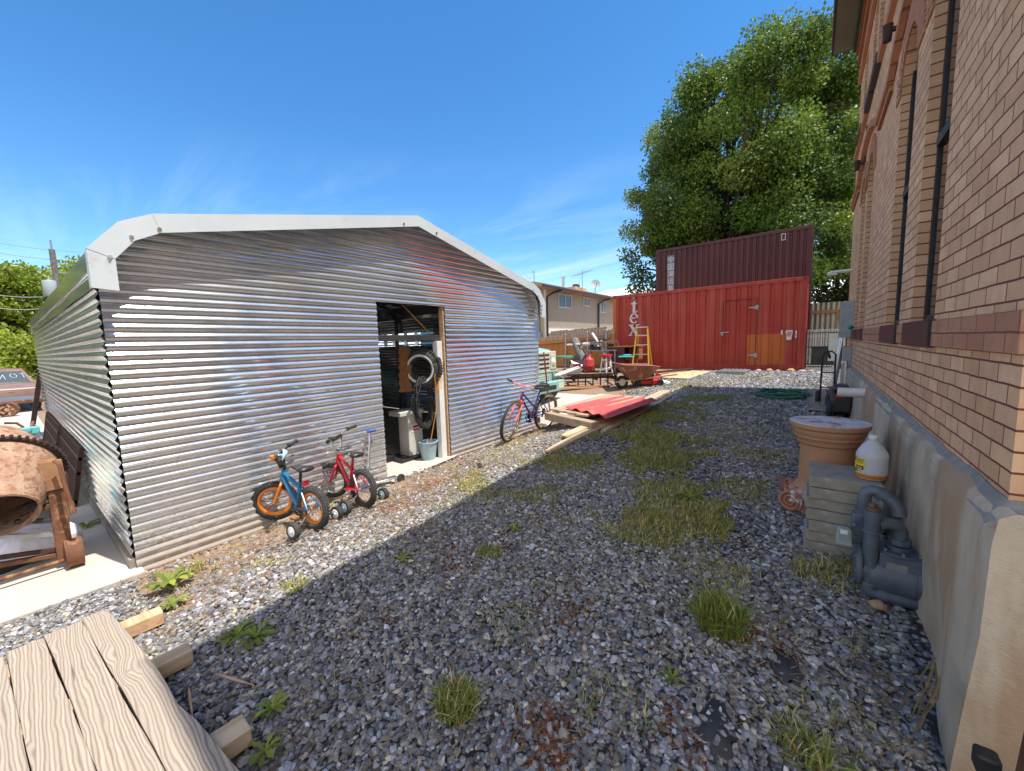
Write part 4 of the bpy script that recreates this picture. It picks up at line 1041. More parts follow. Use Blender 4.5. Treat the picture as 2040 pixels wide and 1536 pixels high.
for i in range(12):
    a = 2*PI*i/12; b.sphere((.185*math.cos(a), .185*math.sin(a), .15), .035, 8, 6, (1, 1, 1.3))
b.build('capital', M['terracotta_worn'], t, bevel=.02)
def volute(c, ax, r):
    m_ = MB(); ax = V(ax).normalized(); u = V((0,0,1)).cross(ax).normalized(); w2 = ax.cross(u); c = V(c)
    m_.cyl(c - ax * .06, c + ax * .004, r * .98, n=24)
    pts = [c + ax * .012 + u * (r*(1 - .88*s) * math.cos(s*15 + .5)) + w2 * (r*(1 - .88*s) * math.sin(s*15 + .5)) for s in np.linspace(0, 1, 70)]
    m_.tube(pts, r * .16, 7, r1=r * .08); m_.sphere(c + ax * .012, r * .16, 8, 6)
    return m_
for cx0, cy0, cz0, ax, r in ((-.20,-.16,.085,(-.35,-1,0),.078),(-.215,.02,.135,(-1,-.5,0),.062),(.16,-.2,.08,(.4,-1,0),.075),(-.20,.18,.08,(-1,.4,0),.075)):
    volute((cx0, cy0, cz0), ax, r).build('scroll', M['terracotta_worn'], t, smooth=60)
b = MB(); b.box((0, 0, .02), (.12, .23, .045)); tag(b.build('loose_brick', pm('red_brick', (.30,.13,.09), (.22,.09,.06), 12, .9, 0, .5, 50), smooth=0, bevel=.006, loc=(-.12, 3.98, gz(-.12, 3.98) + .012), rot=(R(4), R(-6), R(8))), 'dull red brick lying on gravel left of the terracotta pillar', 'brick')
b = MB(); b.lathe([(.19,0),(.21,.02),(.21,.045),(.18,.06)], n=28); o = b.build('terracotta_disc', M['flaked_paint'], loc=(.36, 4.0, -.93), rot=(R(0), R(80), R(8))); tag(o, 'round flaking white disc leaning on the foundation behind the terracotta pillar', 'disc')

MX, MY = .285, 2.68; MZ = gz(MX, MY)
t = thing('gas_meter', 'blue grey gas meter with thick pipes against the stuccoed foundation', 'gas meter', (MX, MY, MZ))
gb = M['meter']
b = MB(); b.cyl((0,0,.06), (0,0,.44), .033, n=20); b.cyl((0,0,.43), (0,0,.475), .038, n=20); b.torus((0,0,.36), (0,0,1), .034, .005, 20, 6); b.torus((0,0,.08), (0,0,1), .036, .007, 20, 6); b.build('riser_pipe', gb, t)
b = MB(); b.cyl((0,0,.476), (0,0,.492), .030, n=16); b.cyl((0,0,.49), (0,0,.512), .018, n=4); b.build('plug', M['brass_rust'], t)
b = MB(); b.tube([(0,0,.07),(0,0,.045),(.012,0,.03),(.03,0,.026),(.30,.02,.022)], .032, 16); b.cyl((.035,0,.026),(.07,.002,.026), .040, n=18); b.build('inlet_pipe', gb, t)
b = MB(); b.tube([(-.028,.10,.36),(-.028,.10,.50),(-.022,.10,.535),(.0,.10,.552),(.03,.10,.545),(.085,.09,.505),(.105,.085,.475),(.11,.08,.44)], .030, 16); b.cyl((-.028,.10,.40),(-.028,.10,.44), .038, n=18); b.cyl((.03,.10,.545),(.05,.097,.53), .038, n=18); b.build('bypass_pipe', gb, t)
b = MB(); b.tube([(.02,.01,.40),(.06,.03,.41),(.10,.05,.40),(.115,.06,.37),(.115,.06,.29)], .031, 16); b.cyl((.115,.06,.33),(.115,.06,.30), .046, n=8); b.cyl((.115,.06,.295),(.115,.06,.27), .055, n=20); b.build('union_pipe', gb, t)
b = MB(); b.box((-.04,.10,.33), (.07,.075,.17))
for z in (.29, .36):
    b.cyl((-.065,.06,z), (-.065,.03,z), .013, n=6)
b.build('regulator', gb, t, bevel=.012)
b = MB(); b.loft([[V((.12 + .105*math.cos(a), .06 + .10*math.sin(a), z)) for a in np.linspace(0, 2*PI, 28, endpoint=False)] for z in (.262, .272)]); b.bb((.035,-.02,.12),(.205,.14,.262)); b.cyl((.0,.06,.125),(.205,.06,.125), .10, n=32); b.torus((.205,.06,.125), (1,0,0), .10, .010, 32, 6); b.torus((.17,.06,.125), (1,0,0), .10, .005, 32, 6)
b.build('meter_body', gb, t, bevel=.008)
b = MB(); b.cyl((-.055,.05,.15),(-.03,.05,.15), .105, n=32); b.torus((-.04,.05,.15), (1,0,0), .103, .010, 32, 8); b.cyl((-.03,.05,.15),(.0,.05,.14), .085, n=28)
for i in range(8):
    a = 2*PI*i/8; b.cyl((-.062,.05+.094*math.cos(a),.15+.094*math.sin(a)), (-.04,.05+.094*math.cos(a),.15+.094*math.sin(a)), .008, n=6)
b.build('diaphragm_case', M['meter'], t)
for i in range(8):
    a = 2*PI*i/8; b = MB(); b.cyl((.205,.06+.1*math.cos(a),.125+.1*math.sin(a)),(.222,.06+.1*math.cos(a),.125+.1*math.sin(a)),.008,n=6); b.build('bolt', M['grey_steel'], t); b = MB(); b.cyl((.12+.09*math.cos(a),.06+.085*math.sin(a),.272),(.12+.09*math.cos(a),.06+.085*math.sin(a),.284),.008,n=6); b.build('bolt', M['grey_steel'], t)
b = MB(); b.bb((.06,-.0225,.17),(.14,-.0205,.22)); b.build('data_plate', M['alu'], t, smooth=0)
b = MB(); b.box((-.11,.0,.305), (.075,.07,.095), taper=.8); b.build('index_cover', NT('clear_cover').set(col=(.55,.60,.56), rough=.12, trans=.6, ior=1.15).mat, t, bevel=.012)
b = MB(); b.box((-.105,.012,.298), (.045,.03,.05)); b.build('dial', M['black_plastic'], t, smooth=0); b = MB(); b.box((-.112,-.03,.337), (.03,.006,.02)); b.build('tag', M['paper'], t, smooth=0)
def rock(name, x, y, s, mat, label, cat, group=None, sc=(1,1,.6), dz=0):
    b = MB(); b.sphere((0,0,0), s, 9, 7, sc); r = random.Random(int(x * 971 + y * 77)); b.v = [tuple(np.array(p) * r.uniform(.82, 1.15)) for p in b.v]
    return tag(b.build(name, mat, smooth=30, loc=(x, y, gz(x, y) + s * sc[2] * .5 + dz), rot=(0, 0, r.uniform(0, 6))), label, cat, group)
M['sandstone'] = pm('sandstone', (.48,.31,.17), (.38,.24,.13), 12, .9, 0, .5, 50)
M['pale_stone'] = pm('pale_stone', (.46,.42,.37), (.36,.32,.28), 12, .9, 0, .5, 50)
rock('rock', .32, 2.62, .036, M['sandstone'], 'tan sandstone lump on the ground below the gas meter pipe', 'stone')
rock('rock', -.30, 2.52, .018, M['sandstone'], 'small flat tan stone behind the tall grass tuft', 'stone', sc=(1.4,.8,.4))
rock('rock', -.155, 2.15, .02, M['pale_stone'], 'small pinkish stone right of the tall grass tuft', 'stone', sc=(1.4,.9,.4))
# electric boxes, conduit, tractor, ramp, hose
t = thing('electrical_panel', 'tall grey electrical panel on the brick wall near its far end', 'electrical box', (.53, 8.75, -.06))
b = MB(); b.bb((-.17, 0, 0), (0, .36, .60)); b.build('box', M['pipe_grey'], t, smooth=0, bevel=.008)
b = MB(); b.bb((-.173, -.012, .02), (-.002, -.001, .585)); b.build('door', M['pipe_grey'], t, smooth=0); b = MB(); b.bb((-.19, -.03, .09), (-.01, -.013, .0)); b.cyl((-.12, -.03, .5), (-.12, -.012, .5), .008); b.build('latch', M['grey_steel'], t)
b = MB(); b.cyl((-.09, .1, 0), (-.09, .1, -.20), .025); b.cyl((-.12, .2, 0), (-.24, .2, -1.12), .045, n=14); b.build('conduit', M['alu'], t)
t = thing('electrical_panel', 'small grey electrical box below the taller panel on the brick wall', 'electrical box', (.53, 8.72, -.46))
b = MB(); b.bb((-.12, 0, 0), (0, .12, .24)); b.build('box', M['pipe_grey'], t, smooth=0, bevel=.006)
b = MB(); b.cyl((-.06, .05, 0), (-.06, .05, -.72), .024); b.build('conduit', M['alu'], t); b = MB(); b.bb((-.13, -.008, .235), (-.01, .12, .26)); b.build('orange_cover', M['orange'], t, smooth=0)
t = thing('aluminium_ramp', 'long perforated aluminium loading ramp lying on gravel along the brick building', 'ramp', (.10, 9.1, -1.19), (0, 0, R(1)))
b = MB()
for x in (-.145, .0, .145):
    b = MB(); b.bb((x - .005, -1.7, .0 if x else .076), (x + .005, 1.7, .085)); b.build('rail', M['alu'], t, smooth=0)
for i in range(30):
    y = -1.66 + i * .114; b = MB()
    b.bb((-.1395, y - .018, .055), (.1395, y + .018, .075)); b.build('rung', M['alu'], t, smooth=0)
b = MB()
for i in range(7):
    r0 = .25 + .035 * (i % 4); pts = [(-.42 + r0 * 1.25 * math.cos(a) + .05*math.sin(i*2.1), 9.1 + r0 * 1.5 * math.sin(a) + .05*math.cos(i*1.3), -1.145 + .012*i + .01*math.sin(3*a+i)) for a in np.linspace(0, 2*PI, 44, endpoint=False)]
    b.tube(pts, .013, 7, closed=True)
b.tube([(-.6,9.3,-1.14),(-.2,9.5,-1.14),(.0,9.3,-1.14),(.05,9.0,-1.14)], .013, 7)
tag(b.build('garden_hose', M['hose']), 'green garden hose coiled flat on the gravel beside the aluminium ramp', 'hose')
t = thing('yard_machine', 'dark machine with red lamp parked against the foundation behind the drain pipe', 'machine', (.36, 7.6, gz(.36, 7.6)))
b = MB(); b.bb((-.12, -.5, .08), (.12, .6, .36)); b.bb((-.1, -.45, .361), (.09, .0, .46)); b.build('body', M['black_plastic'], t, bevel=.04)
b = MB(); b.bb((-.08, -.515, .30), (.02, -.50, .34)); b.build('tail_lamp', M['red_lens'], t, smooth=0, bevel=.004)
for x, y in ((-.13,-.35),(.13,-.35),(-.13,.4),(.13,.4)):
    b = MB(); b.torus((x, y, .12), (1,0,0), .085, .035, 24, 8); b.cyl((x-.03,y,.12),(x+.03,y,.12), .06); b.build('wheel', M['black_rubber'], t)
t = thing('hand_truck', 'upright hand truck with dark wheels standing by the electrical conduit', 'hand truck', (.19, 8.35, gz(.19, 8.35)))
b = MB(); b.tube([(-.06,0,.05),(-.05,.02,.80),(-.03,.03,.88),(.07,.03,.9),(.12,.03,.85),(.12,0,.05)], .014, 8)
for z in (.3, .55): b.cyl((-.055,.01,z),(.12,.01,z), .01)
b.build('frame', M['rust_dark'], t)
b = MB(); b.torus((.03,.08,.85),(1,0,.3), .06, .018, 20, 8); b.build('cable_reel', M['black_rubber'], t)
for x in (-.09, .15):
    b = MB(); b.torus((x,.05,.12),(1,0,0), .09, .03, 24, 8); b.cyl((x-.02,.05,.12),(x+.02,.05,.12), .06); b.build('wheel', M['black_rubber'], t)

# ------------------------------------------------------------------ deck in the lower left, with its beam stubs
t = thing('wooden_deck', 'weathered plank deck in the bottom left corner, resting on short beams', 'deck', (-3.1, .1, -1.45))
yb = [.245, .135, .0, -.13, -.26, -.39, -.52]
xl = [-3.18, -3.145, -3.12, -3.10, -3.11, -3.09]
for i in range(6):
    y1, y0 = yb[i] - .004, yb[i + 1] + .001; x0 = xl[i]; b = MB(); N = 26
    def ed(x, k): return .0022 * math.sin(x * 5 + k * 2.1) + .0012 * math.sin(x * 13 + k)
    rings = []
    for x in np.linspace(x0, .4, N):
        e1 = ed(x, i + 1) - (.014 * math.exp(-((x + 2.05) / .12) ** 2) * (i == 0) ); e0 = ed(x, i)
        dy = .055 * (x + 3.1); e1 += .022 * (x + 3.1) * (i == 0)        # boards run slightly fanned
        zz = .004 * math.sin(x * 2 + i)
        rings.append([V((x + 3.1, y0 + e0 - .1 + dy, zz)), V((x + 3.1, y0 + e0 - .1 + dy, -.038 + zz)), V((x + 3.1, y1 + e1 - .1 + dy, -.038 + zz)), V((x + 3.1, y1 + e1 - .1 + dy, zz))])
    b.loft(rings); b.build('plank', M['deck'], t, smooth=0, bevel=.0018, seg=1)
for x, ye, w_, m_, c in ((-2.99,.43,.09,'lumber_fresh',0),(-2.46,.44,.09,'lumber',0),(-1.76,.455,.10,'lumber',0)):
    g0 = gz(x, ye); b = MB(); b.beam((x + 3.1, -.75, g0 + .055 - (-1.45)), (x + 3.12, ye - .1, g0 + .055 - (-1.45)), w_, .075); b.build('support_beam', M[m_ if m_ == 'lumber_fresh' else 'lumber_y'], t, smooth=0, bevel=.005)
def splinter(p, q, w_, label):
    p = V(p); q = V(q); b = MB(); n = 5; d = (q - p); s = V((-d.y, d.x, 0)).normalized(); rings = []
    for i in range(n + 1):
        f = i / n; c = p + d * f; wv = w_ * (.25 + .75 * math.sin(PI * min(1, f * 1.2 + .1)) ** .5) * (.3 if i in (0, n) else 1)
        rings.append([c - s * wv, c + s * wv, c + s * wv * .8 + V((0,0,w_ * .9)), c - s * wv * .8 + V((0,0,w_ * .9))])
    b.loft(rings); tag(b.build('wood_splinter', M['lumber_fresh'], smooth=0), label, 'splinter')
z_ = lambda x, y, d=.02: (x, y, gz(x, y) + d)
splinter(z_(-2.21,.48), z_(-1.98,.56), .006, 'long tan wood splinter on dark gravel right of the deck')
splinter(z_(-2.24,.38), z_(-2.0,.34), .006, 'narrow pointed wood splinter lying right beside the deck edge')
for x, y, rx, ry, lbl in ((-.235,1.50,.075,.12,'larger black landscape fabric patch bared in the gravel near the bottom edge'),(-.03,1.98,.07,.09,'faint black landscape fabric patch bared between grass tuft and foundation'),(-.78,2.38,.08,.05,'black landscape fabric scrap bared below the dry grass patch')):
    b = MB(); N = 22; r = random.Random(int(1e3*x)); pts = [(x + rx * math.cos(a) * r.uniform(.5, 1.25), y + ry * math.sin(a) * r.uniform(.5, 1.25)) for a in np.linspace(0, 2*PI, N, endpoint=False)]
    b.add([(px_, py_, gz(px_, py_) + .009) for px_, py_ in pts] + [(x, y, gz(x, y) + .013)], [(i, (i + 1) % N, N) for i in range(N)])
    o = b.build('landscape_fabric', M['fabric'], smooth=60); tag(o, lbl, 'fabric')
    md = o.modifiers.new('s', 'SOLIDIFY'); md.thickness = .003
t = thing('brown_post', 'dark brown timber post rising at the bottom right corner before the foundation', 'post', (.50, 1.5, -1.62))
b = MB(); b.beam((-.03, 0, 0), (.012, 0, .80), .045, .05, (0,1,0)); b.build('timber', M['brown_post'], t, smooth=0, bevel=.004)
b = MB(); b.bb((-.085, .06, .37), (-.035, .11, .43)); b.build('bracket', M['black_metal'], t, smooth=0, bevel=.01)
# dead weed stems by the foundation
b = MB()
for k in range(26):
    x, y = .34 + random.uniform(-.12, .06), 1.95 + random.uniform(-.35, .35); x = min(x, .38)
    a = random.uniform(0, 6.28); L_ = random.uniform(.06, .2); z = gz(x, y) + .01
    b.tube([(x, y, z), (x + L_*.4*math.cos(a), y + L_*.4*math.sin(a), z + L_*random.uniform(.1,.5)), (min(.40, x + L_*math.cos(a)), y + L_*math.sin(a), z + L_*random.uniform(0,.5))], .0022, 5)

for k in range(5):
    x0 = .36 + random.uniform(-.03, .02); y0 = 1.98 + random.uniform(-.06, .06)
    b.tube([(x0, y0, -1.47), (x0 + .01, y0 - .02, -1.38), (.375 + .01*k, y0 - .03 + random.uniform(-.03,.03), -1.30), (.40, y0 - .05, -1.22 + random.uniform(-.04,.04)), (.385, y0 - .10, -1.21), (.37, y0 - .12, -1.26)], .0032, 5)
tag(b.build('dead_vine', pm('dead_stem', (.20,.14,.07), (.12,.08,.04), 20, .9, 0, .2)), 'withered brown vine stems at the foot of the stuccoed foundation', 'dead plant')
b = MB(); b.box((0,0,.012), (.05,.10,.02)); b.box((.0,.035,.02),(.045,.03,.03)); tag(b.build('flip_flop', M['black_rubber'], bevel=.008, loc=(-3.0, 3.25, gz(-3, 3.25) + .012), rot=(0,0,R(50))), 'small black rubber scrap lying on the sunlit gravel before the doorway', 'scrap')
# ------------------------------------------------------------------ bicycles
class XB_(MB):
    def at(s, mtx, **k):
        return s
    def xf(s, m):
        s.v = [tuple(m @ V(p)) for p in s.v]; return s
def spoked(parent, name, c, Rw, rt_, rim, tyre, m, knob=False, n=24, side=None, deep=.02):
    """wheel in the x-z plane round c, moved by m: rim with tyre and spokes as sub-parts"""
    b = XB_(); b.torus(c, (0,1,0), Rw - rt_ * 1.9, deep * .55, 44, 6, 1.3); b.cyl(V(c) - V((0,.03,0)), V(c) + V((0,.03,0)), .018, n=10); b.xf(m)
    w = b.build(name, rim, parent)
    b = XB_(); b.torus(c, (0,1,0), Rw - rt_, rt_, 48, 10)
    if knob:
        k = 40
        for i in range(k):
            a = 2*PI*i/k
            for s in (-.55, 0, .55):
                aa = a + (PI/k if s == 0 else 0)
                rr = Rw - rt_ + rt_ * (1.02 if s == 0 else .84)
                b.box((c[0] + rr*math.cos(aa), c[1] + s*rt_*1.05, c[2] + rr*math.sin(aa)), (.009, rt_*.45, .014), Euler((0, -aa, 0)).to_matrix())
    b.xf(m); b.build('tyre', tyre, w, smooth=30)
    if side:
        b = XB_()
        for s in (-1, 1): b.torus((c[0], c[1] + s*rt_*.78, c[2]), (0,1,0), Rw - rt_*1.45, rt_*.42, 48, 6, 1.3)
        b.xf(m); b.build('sidewall', side, w)
    b = XB_()
    for i in range(n):
        a = 2*PI*i/n; a2 = a + (.5 if i % 2 else -.5); s = .022 if i % 4 < 2 else -.022
        b.cyl((c[0] + .015*math.cos(a2), c[1] + s, c[2] + .015*math.sin(a2)), (c[0] + (Rw - rt_*2)*math.cos(a), c[1], c[2] + (Rw - rt_*2)*math.sin(a)), .0011, n=4, cap=False)
    b.xf(m); b.build('spokes', M['chrome'], w)
    return w
ID = Matrix.Identity(4)
def kid_bike(name, label, loc, head, steer, lean, kind):
    blue = kind == 'blue'
    t = thing(name, label, 'bicycle', loc, (R(lean), 0, R(head)), 'children\'s bikes with training wheels')
    Rw, rt_, wb = .188, .026, .50
    fc = M['blue'] if blue else M['red']; rim = M['orange'] if blue else M['chrome']
    RA, FA = V((0,0,Rw)), V((wb,0,Rw)); BB = V((.20,0,.165)); ST = V((.165,0,.40)); HT = V((.385,0,.475)); HB = V((.41,0,.385))
    ax = (HT - HB).normalized(); S = Matrix.Translation(HB) @ Matrix.Rotation(R(steer), 4, ax) @ Matrix.Translation(-HB)
    b = XB_(); b.cyl(HB - ax*.01, HT + ax*.005, .021, n=14)
    b.tube([HB + V((-.01,0,.03)), (HB + BB)/2 + V((0,0,.015)), BB], .021 if blue else .019, 12)
    b.cyl(HT - ax*.02, ST - V((0,0,.06)), .014 if not blue else .017, n=10); b.cyl(BB, ST, .016, n=12)
    for s in (-1, 1):
        b.tube([BB + V((-.02,s*.02,0)), RA + V((.02,s*.055,0)), RA + V((-.01,s*.06,0))], .009, 8); b.tube([ST + V((-.01,s*.012,-.05)), RA + V((.02,s*.055,.03)), RA + V((0,s*.06,0))], .008, 8)
    b.cyl(BB - V((0,.035,0)), BB + V((0,.035,0)), .022, n=14); b.build('frame', fc, t)
    b = XB_(); cr_ = HB - ax*.035
    for s in (-1, 1): b.tube([HB - ax*.015, cr_ + V((.005,s*.035,-.005)), cr_ + V((.03,s*.045,-.06)), FA + V((-.005,s*.048,.0))], .013, 10)
    b.cyl(HB - ax*.03, HB, .02, n=12); b.xf(S); b.build('fork', M['orange'] if blue else fc, t)
    spoked(t, 'front_wheel', FA, Rw, rt_, rim, M['black_rubber'], S, blue, 24 if not blue else 20, deep=.034 if blue else .018)
    spoked(t, 'rear_wheel', RA, Rw, rt_ * 1.1, rim, M['tyre_dusty'], ID, True, 20, deep=.034 if blue else .018)
    b = XB_(); top = HT + ax*.05; b.cyl(HT, top, .014, n=10); b.box(top + V((.015,0,.0)), (.05,.035,.035))
    b.xf(S); b.build('stem', M['black_plastic'] if blue else M['chrome'], t, bevel=.005)
    b = XB_(); rise = .13 if blue else .17; hw = .235 if blue else .25; tp = top + V((.02,0,0))
    P_ = [tp + V((-.07, -hw, rise + .0)), tp + V((-.03,-hw*.55, rise)), tp + V((.0,-.10, rise*.75)), tp + V((0,-.05,.005)), tp + V((0,.05,.005)), tp + V((0,.10,rise*.75)), tp + V((-.03,hw*.55,rise)), tp + V((-.07,hw,rise))]
    b.tube(P_, .011, 10); b.cyl(tp + V((0,-.095,rise*.7)), tp + V((0,.095,rise*.7)), .008, n=8); b.xf(S); b.build('handlebar', M['black_metal'] if blue else M['chrome'], t)
    for s in (-1, 1):
        b = XB_(); d = (P_[0] - P_[1]).normalized(); p0 = P_[0] if s < 0 else P_[7]; dd = V((d.x, d.y * (1 if s < 0 else -1), d.z))
        b.cyl(p0 - dd*.09, p0 + dd*.008, .016, n=12); b.cyl(p0 + dd*.008, p0 + dd*.014, .02, n=12); b.cyl(p0 - dd*.098, p0 - dd*.09, .021, n=12); b.xf(S); b.build('grip', M['black_rubber'], t)
    b = XB_()
    if blue:
        b.cyl(tp + V((-.012,-.09,rise*.72)), tp + V((-.012,.09,rise*.72)), .032, n=12); b.xf(S); b.build('number_plate', pm('blue_white_plate', (.25,.45,.75), (.70,.76,.84), 16, .4, 0, 0), t, bevel=.02)
        b = XB_(); b.cyl(tp + V((-.03,.08,rise + .02)), tp + V((-.035,.08,rise + .05)), .024, .018, n=16); b.xf(S); b.build('bell', M['chrome'], t)
        b = XB_(); b.box(tp + V((-.01,.16,rise + .01)), (.05,.05,.035)); b.xf(S); b.build('switch_box', M['black_plastic'], t, bevel=.008)
        b = XB_(); b.box(tp + V((.0,.185,rise + .025)), (.03,.03,.05)); b.xf(S); b.build('lamp', M['orange'], t, bevel=.008)
        b = XB_(); b.box(ST + V((-.075,0,-.005)), (.018,.06,.045)); b.build('reflector', M['red_lens'], t, bevel=.006)
    else:
        b.cyl(tp + V((0,-.085,rise*.72)), tp + V((0,.085,rise*.72)), .021, n=14); b.xf(S); b.build('bar_pad', M['black_plastic'], t)
    b = XB_(); sp = ST + V((-.01,0,.09 if blue else .075)); b.cyl(ST - V((0,0,.03)), sp, .0125, n=10); b.build('seat_post', M['black_metal'] if blue else fc, t)
    b = XB_(); rings = []
    for x, wd, h in ((.115,.012,.012),(.08,.020,.02),(.03,.032,.024),(-.02,.056,.028),(-.07,.074,.032),(-.10,.066,.026),(-.115,.03,.012)):
        rings.append([sp + V((x, wd*math.cos(a), .028 + h*math.sin(a)*(1 if math.sin(a) > 0 else .7))) for a in np.linspace(0, 2*PI, 14, endpoint=False)])
    b.loft(rings); b.build('saddle', M['black_plastic'], t, smooth=60)
    b = XB_(); b.cyl(BB + V((0,-.052,0)), BB + V((0,-.046,0)), .05, n=24); b.box(BB + V((.045,-.062,.02)), (.11,.010,.016), Euler((0, R(-22), 0)).to_matrix()); b.box(BB + V((-.045,.062,-.02)), (.11,.010,.016), Euler((0, R(-22), 0)).to_matrix()); b.build('crank', M['black_metal'] if blue else M['chrome'], t)
    for s, x, z in ((-1,.095,.04),(1,-.095,-.04)):
        b = XB_(); b.box(BB + V((x, s*.10, z)), (.065,.065,.018)); b.build('pedal', M['cabinet'] if blue else M['alu'], t, bevel=.004)
    if not blue:
        b = XB_(); b.cyl(RA + V((0,-.075,0)), RA + V((0,.07,0)), .012); b.cyl(RA + V((0,-.045,0)), RA + V((0,.045,0)), .03, n=16); b.build('hub', M['chrome'], t)
    b = XB_(); b.beam(RA + V((0,.062,0)), BB + V((0,.055,0)), .006, .05, (0,1,0)); b.build('chain_guard', fc if not blue else M['black_metal'], t)
    for s in (-1, 1):
        b = XB_(); q = RA + V((-.03, s*.21, -.115)); b.tube([RA + V((0,s*.068,.0)), RA + V((0,s*.075,-.05)), RA + V((-.02,s*.16,-.115)), q], .007, 6); b.build('training_wheel_arm', M['black_metal'], t)
        b = XB_(); b.cyl(q + V((0,-.020,0)), q + V((0,.020,0)), .062, n=26)
        for i in range(26):
            a = 2*PI*i/26; b.box(q + V((.062*math.cos(a),0,.062*math.sin(a))), (.006,.040,.009), Euler((0,-a,0)).to_matrix())
        tw = b.build('training_wheel', M['tyre_dusty'], t, smooth=30)
        b = XB_()
        for e in (-1, 1): b.cyl(q + V((0,e*.0205,0)), q + V((0,e*.0235,0)), .043, .038, n=24); b.cyl(q + V((0,e*.0235,0)), q + V((0,e*.032,0)), .012, n=10)
        b.build('disc', M['white_metal'] if blue else M['bucket'], tw)
    return t
kid_bike('child_bicycle', 'blue child\'s bike with orange rims and training wheels against the corrugated shed', (-3.38, 1.515, gz(-3.38, 1.515)), 191, 42, 3, 'blue')
kid_bike('child_bicycle', 'red child\'s bike with silver rims and training wheels left of the doorway', (-3.41, 2.01, gz(-3.41, 2.01)), 184, 28, 3, 'red')
# push scooter
t = thing('kick_scooter', 'small silver kick scooter with blue grips leaning on the shed by the doorway', 'scooter', (-3.78, 2.36, -1.55), (0, 0, 0))
b = MB(); b.tube([(-.02,-.06,.08),(-.13,.09,.62)], .014, 10); b.cyl((-.05,-.02,.24),(-.06,.0,.28), .019); b.build('steering_tube', M['alu'], t)
b = MB(); b.cyl((-.13,.05,.625),(-.115,.15,.625), .016, n=10); b.cyl((-.14,.06,.62),(-.06,.02,.64), .014, n=10); b.build('grip', paint('grip_blue', (.02,.10,.42), .5), t)
b = MB(); b.beam((-.02,-.06,.075),(.06,.26,.085), .075, .014); b.build('footboard', M['alu'], t, bevel=.004)
for p in ((-.025,-.09,.05),(.075,.31,.055)):
    b = MB(); b.torus(p, (.97,-.24,0), .036, .014, 22, 8); b.cyl(V(p) - V((.01,0,0)), V(p) + V((.01,0,0)), .03, n=16); b.build('wheel', M['tyre_dusty'], t)
b = MB(); b.box((0,0,.03), (.16,.13,.05), taper=.9); tag(b.build('paving_scrap', M['pale_stone'], smooth=0, bevel=.006, loc=(-3.80, 2.52, -1.575), rot=(0,R(8),R(25))), 'pale concrete chunk lying at the shed wall beside the scooter', 'stone')

# adult mountain bike leaning on the shed right of the doorway
t = thing('mountain_bike', 'pink and purple mountain bike leaning against the shed right of the doorway', 'bicycle', (-3.66, 5.64, gz(-3.66, 5.64) - .01), (R(-9), 0, R(267)))
Rw, wb = .325, .96
RA, FA = V((0,0,Rw)), V((wb,0,Rw)); BB = V((.41,0,.30)); ST = V((.27,0,.66)); HT = V((.70,0,.76)); HB = V((.74,0,.64)); ax = (HT - HB).normalized()
S = Matrix.Translation(HB) @ Matrix.Rotation(R(14), 4, ax) @ Matrix.Translation(-HB)
b = XB_(); b.cyl(ST + V((.02,0,-.25)), HT - ax*.03, .014, n=10); b.cyl(BB, ST, .015, n=10); b.cyl(BB - V((0,.035,0)), BB + V((0,.035,0)), .02)
for s in (-1, 1): b.tube([BB + V((0,s*.025,0)), RA + V((.03,s*.06,0)), RA + V((0,s*.062,0))], .009, 8); b.tube([ST + V((.01,s*.02,-.03)), RA + V((.03,s*.06,.03)), RA + V((0,s*.062,0))], .008, 8)
b.build('frame', M['purple'], t)
b = XB_(); b.cyl(HB + V((-.01,0,.03)), BB, .017, n=10); b.cyl(HB, HT, .019, n=12); b.build('down_tube', M['violet'], t)
b = XB_(); cr_ = HB - ax*.04
for s in (-1, 1): b.tube([HB - ax*.02, cr_ + V((.0,s*.045,0)), cr_ + V((.03,s*.058,-.07)), FA + V((-.01,s*.058,.01))], .015, 10)
b.box(cr_, (.05,.11,.04)); b.xf(S); b.build('fork', M['pink'], t, bevel=.006)
spoked(t, 'front_wheel', FA, Rw, .024, M['alu'], M['black_rubber'], S, False, 32, M['tan_rubber'])
spoked(t, 'rear_wheel', RA, Rw, .024, M['alu'], M['black_rubber'], ID, False, 32, M['tan_rubber'])
b = XB_(); tp = HT + ax*.09; b.cyl(HT, tp, .014); b.tube([tp, tp + V((.08,0,.02))], .014); b.xf(S); b.build('stem', M['chrome'], t)
b = XB_(); tq = tp + V((.08,0,.02)); b.tube([tq + V((-.05,-.29,.02)), tq + V((0,-.08,0)), tq + V((0,.08,0)), tq + V((-.05,.29,.02))], .011, 8); b.xf(S); b.build('handlebar', M['pink'], t)
for s in (-1, 1):
    b = XB_(); b.cyl(tq + V((-.025,s*.185,.01)), tq + V((-.052,s*.30,.022)), .017, n=10); b.tube([tq + V((.01,s*.15,.0)), tq + V((.04,s*.2,-.02)), tq + V((.02,s*.28,-.02))], .005, 6); b.xf(S); b.build('grip', M['black_rubber'], t)
b = XB_(); b.tube([tq + V((0,-.13,0)), tq + V((.12,-.10,.02)), tq + V((.15,-.05,-.12)), tq + V((.06,0,-.22)), HB + V((.03,0,-.03))], .0035, 6); b.tube([tq + V((0,.13,0)), tq + V((.14,.10,.02)), tq + V((.16,.03,-.14)), HB + V((.0,0,.05))], .0035, 6); b.xf(S); b.build('brake_cables', M['pink'], t)
b = XB_(); sp = ST + (ST - BB).normalized()*.13; b.cyl(ST, sp, .0125); b.build('seat_post', M['black_metal'], t)
b = XB_(); rings = []
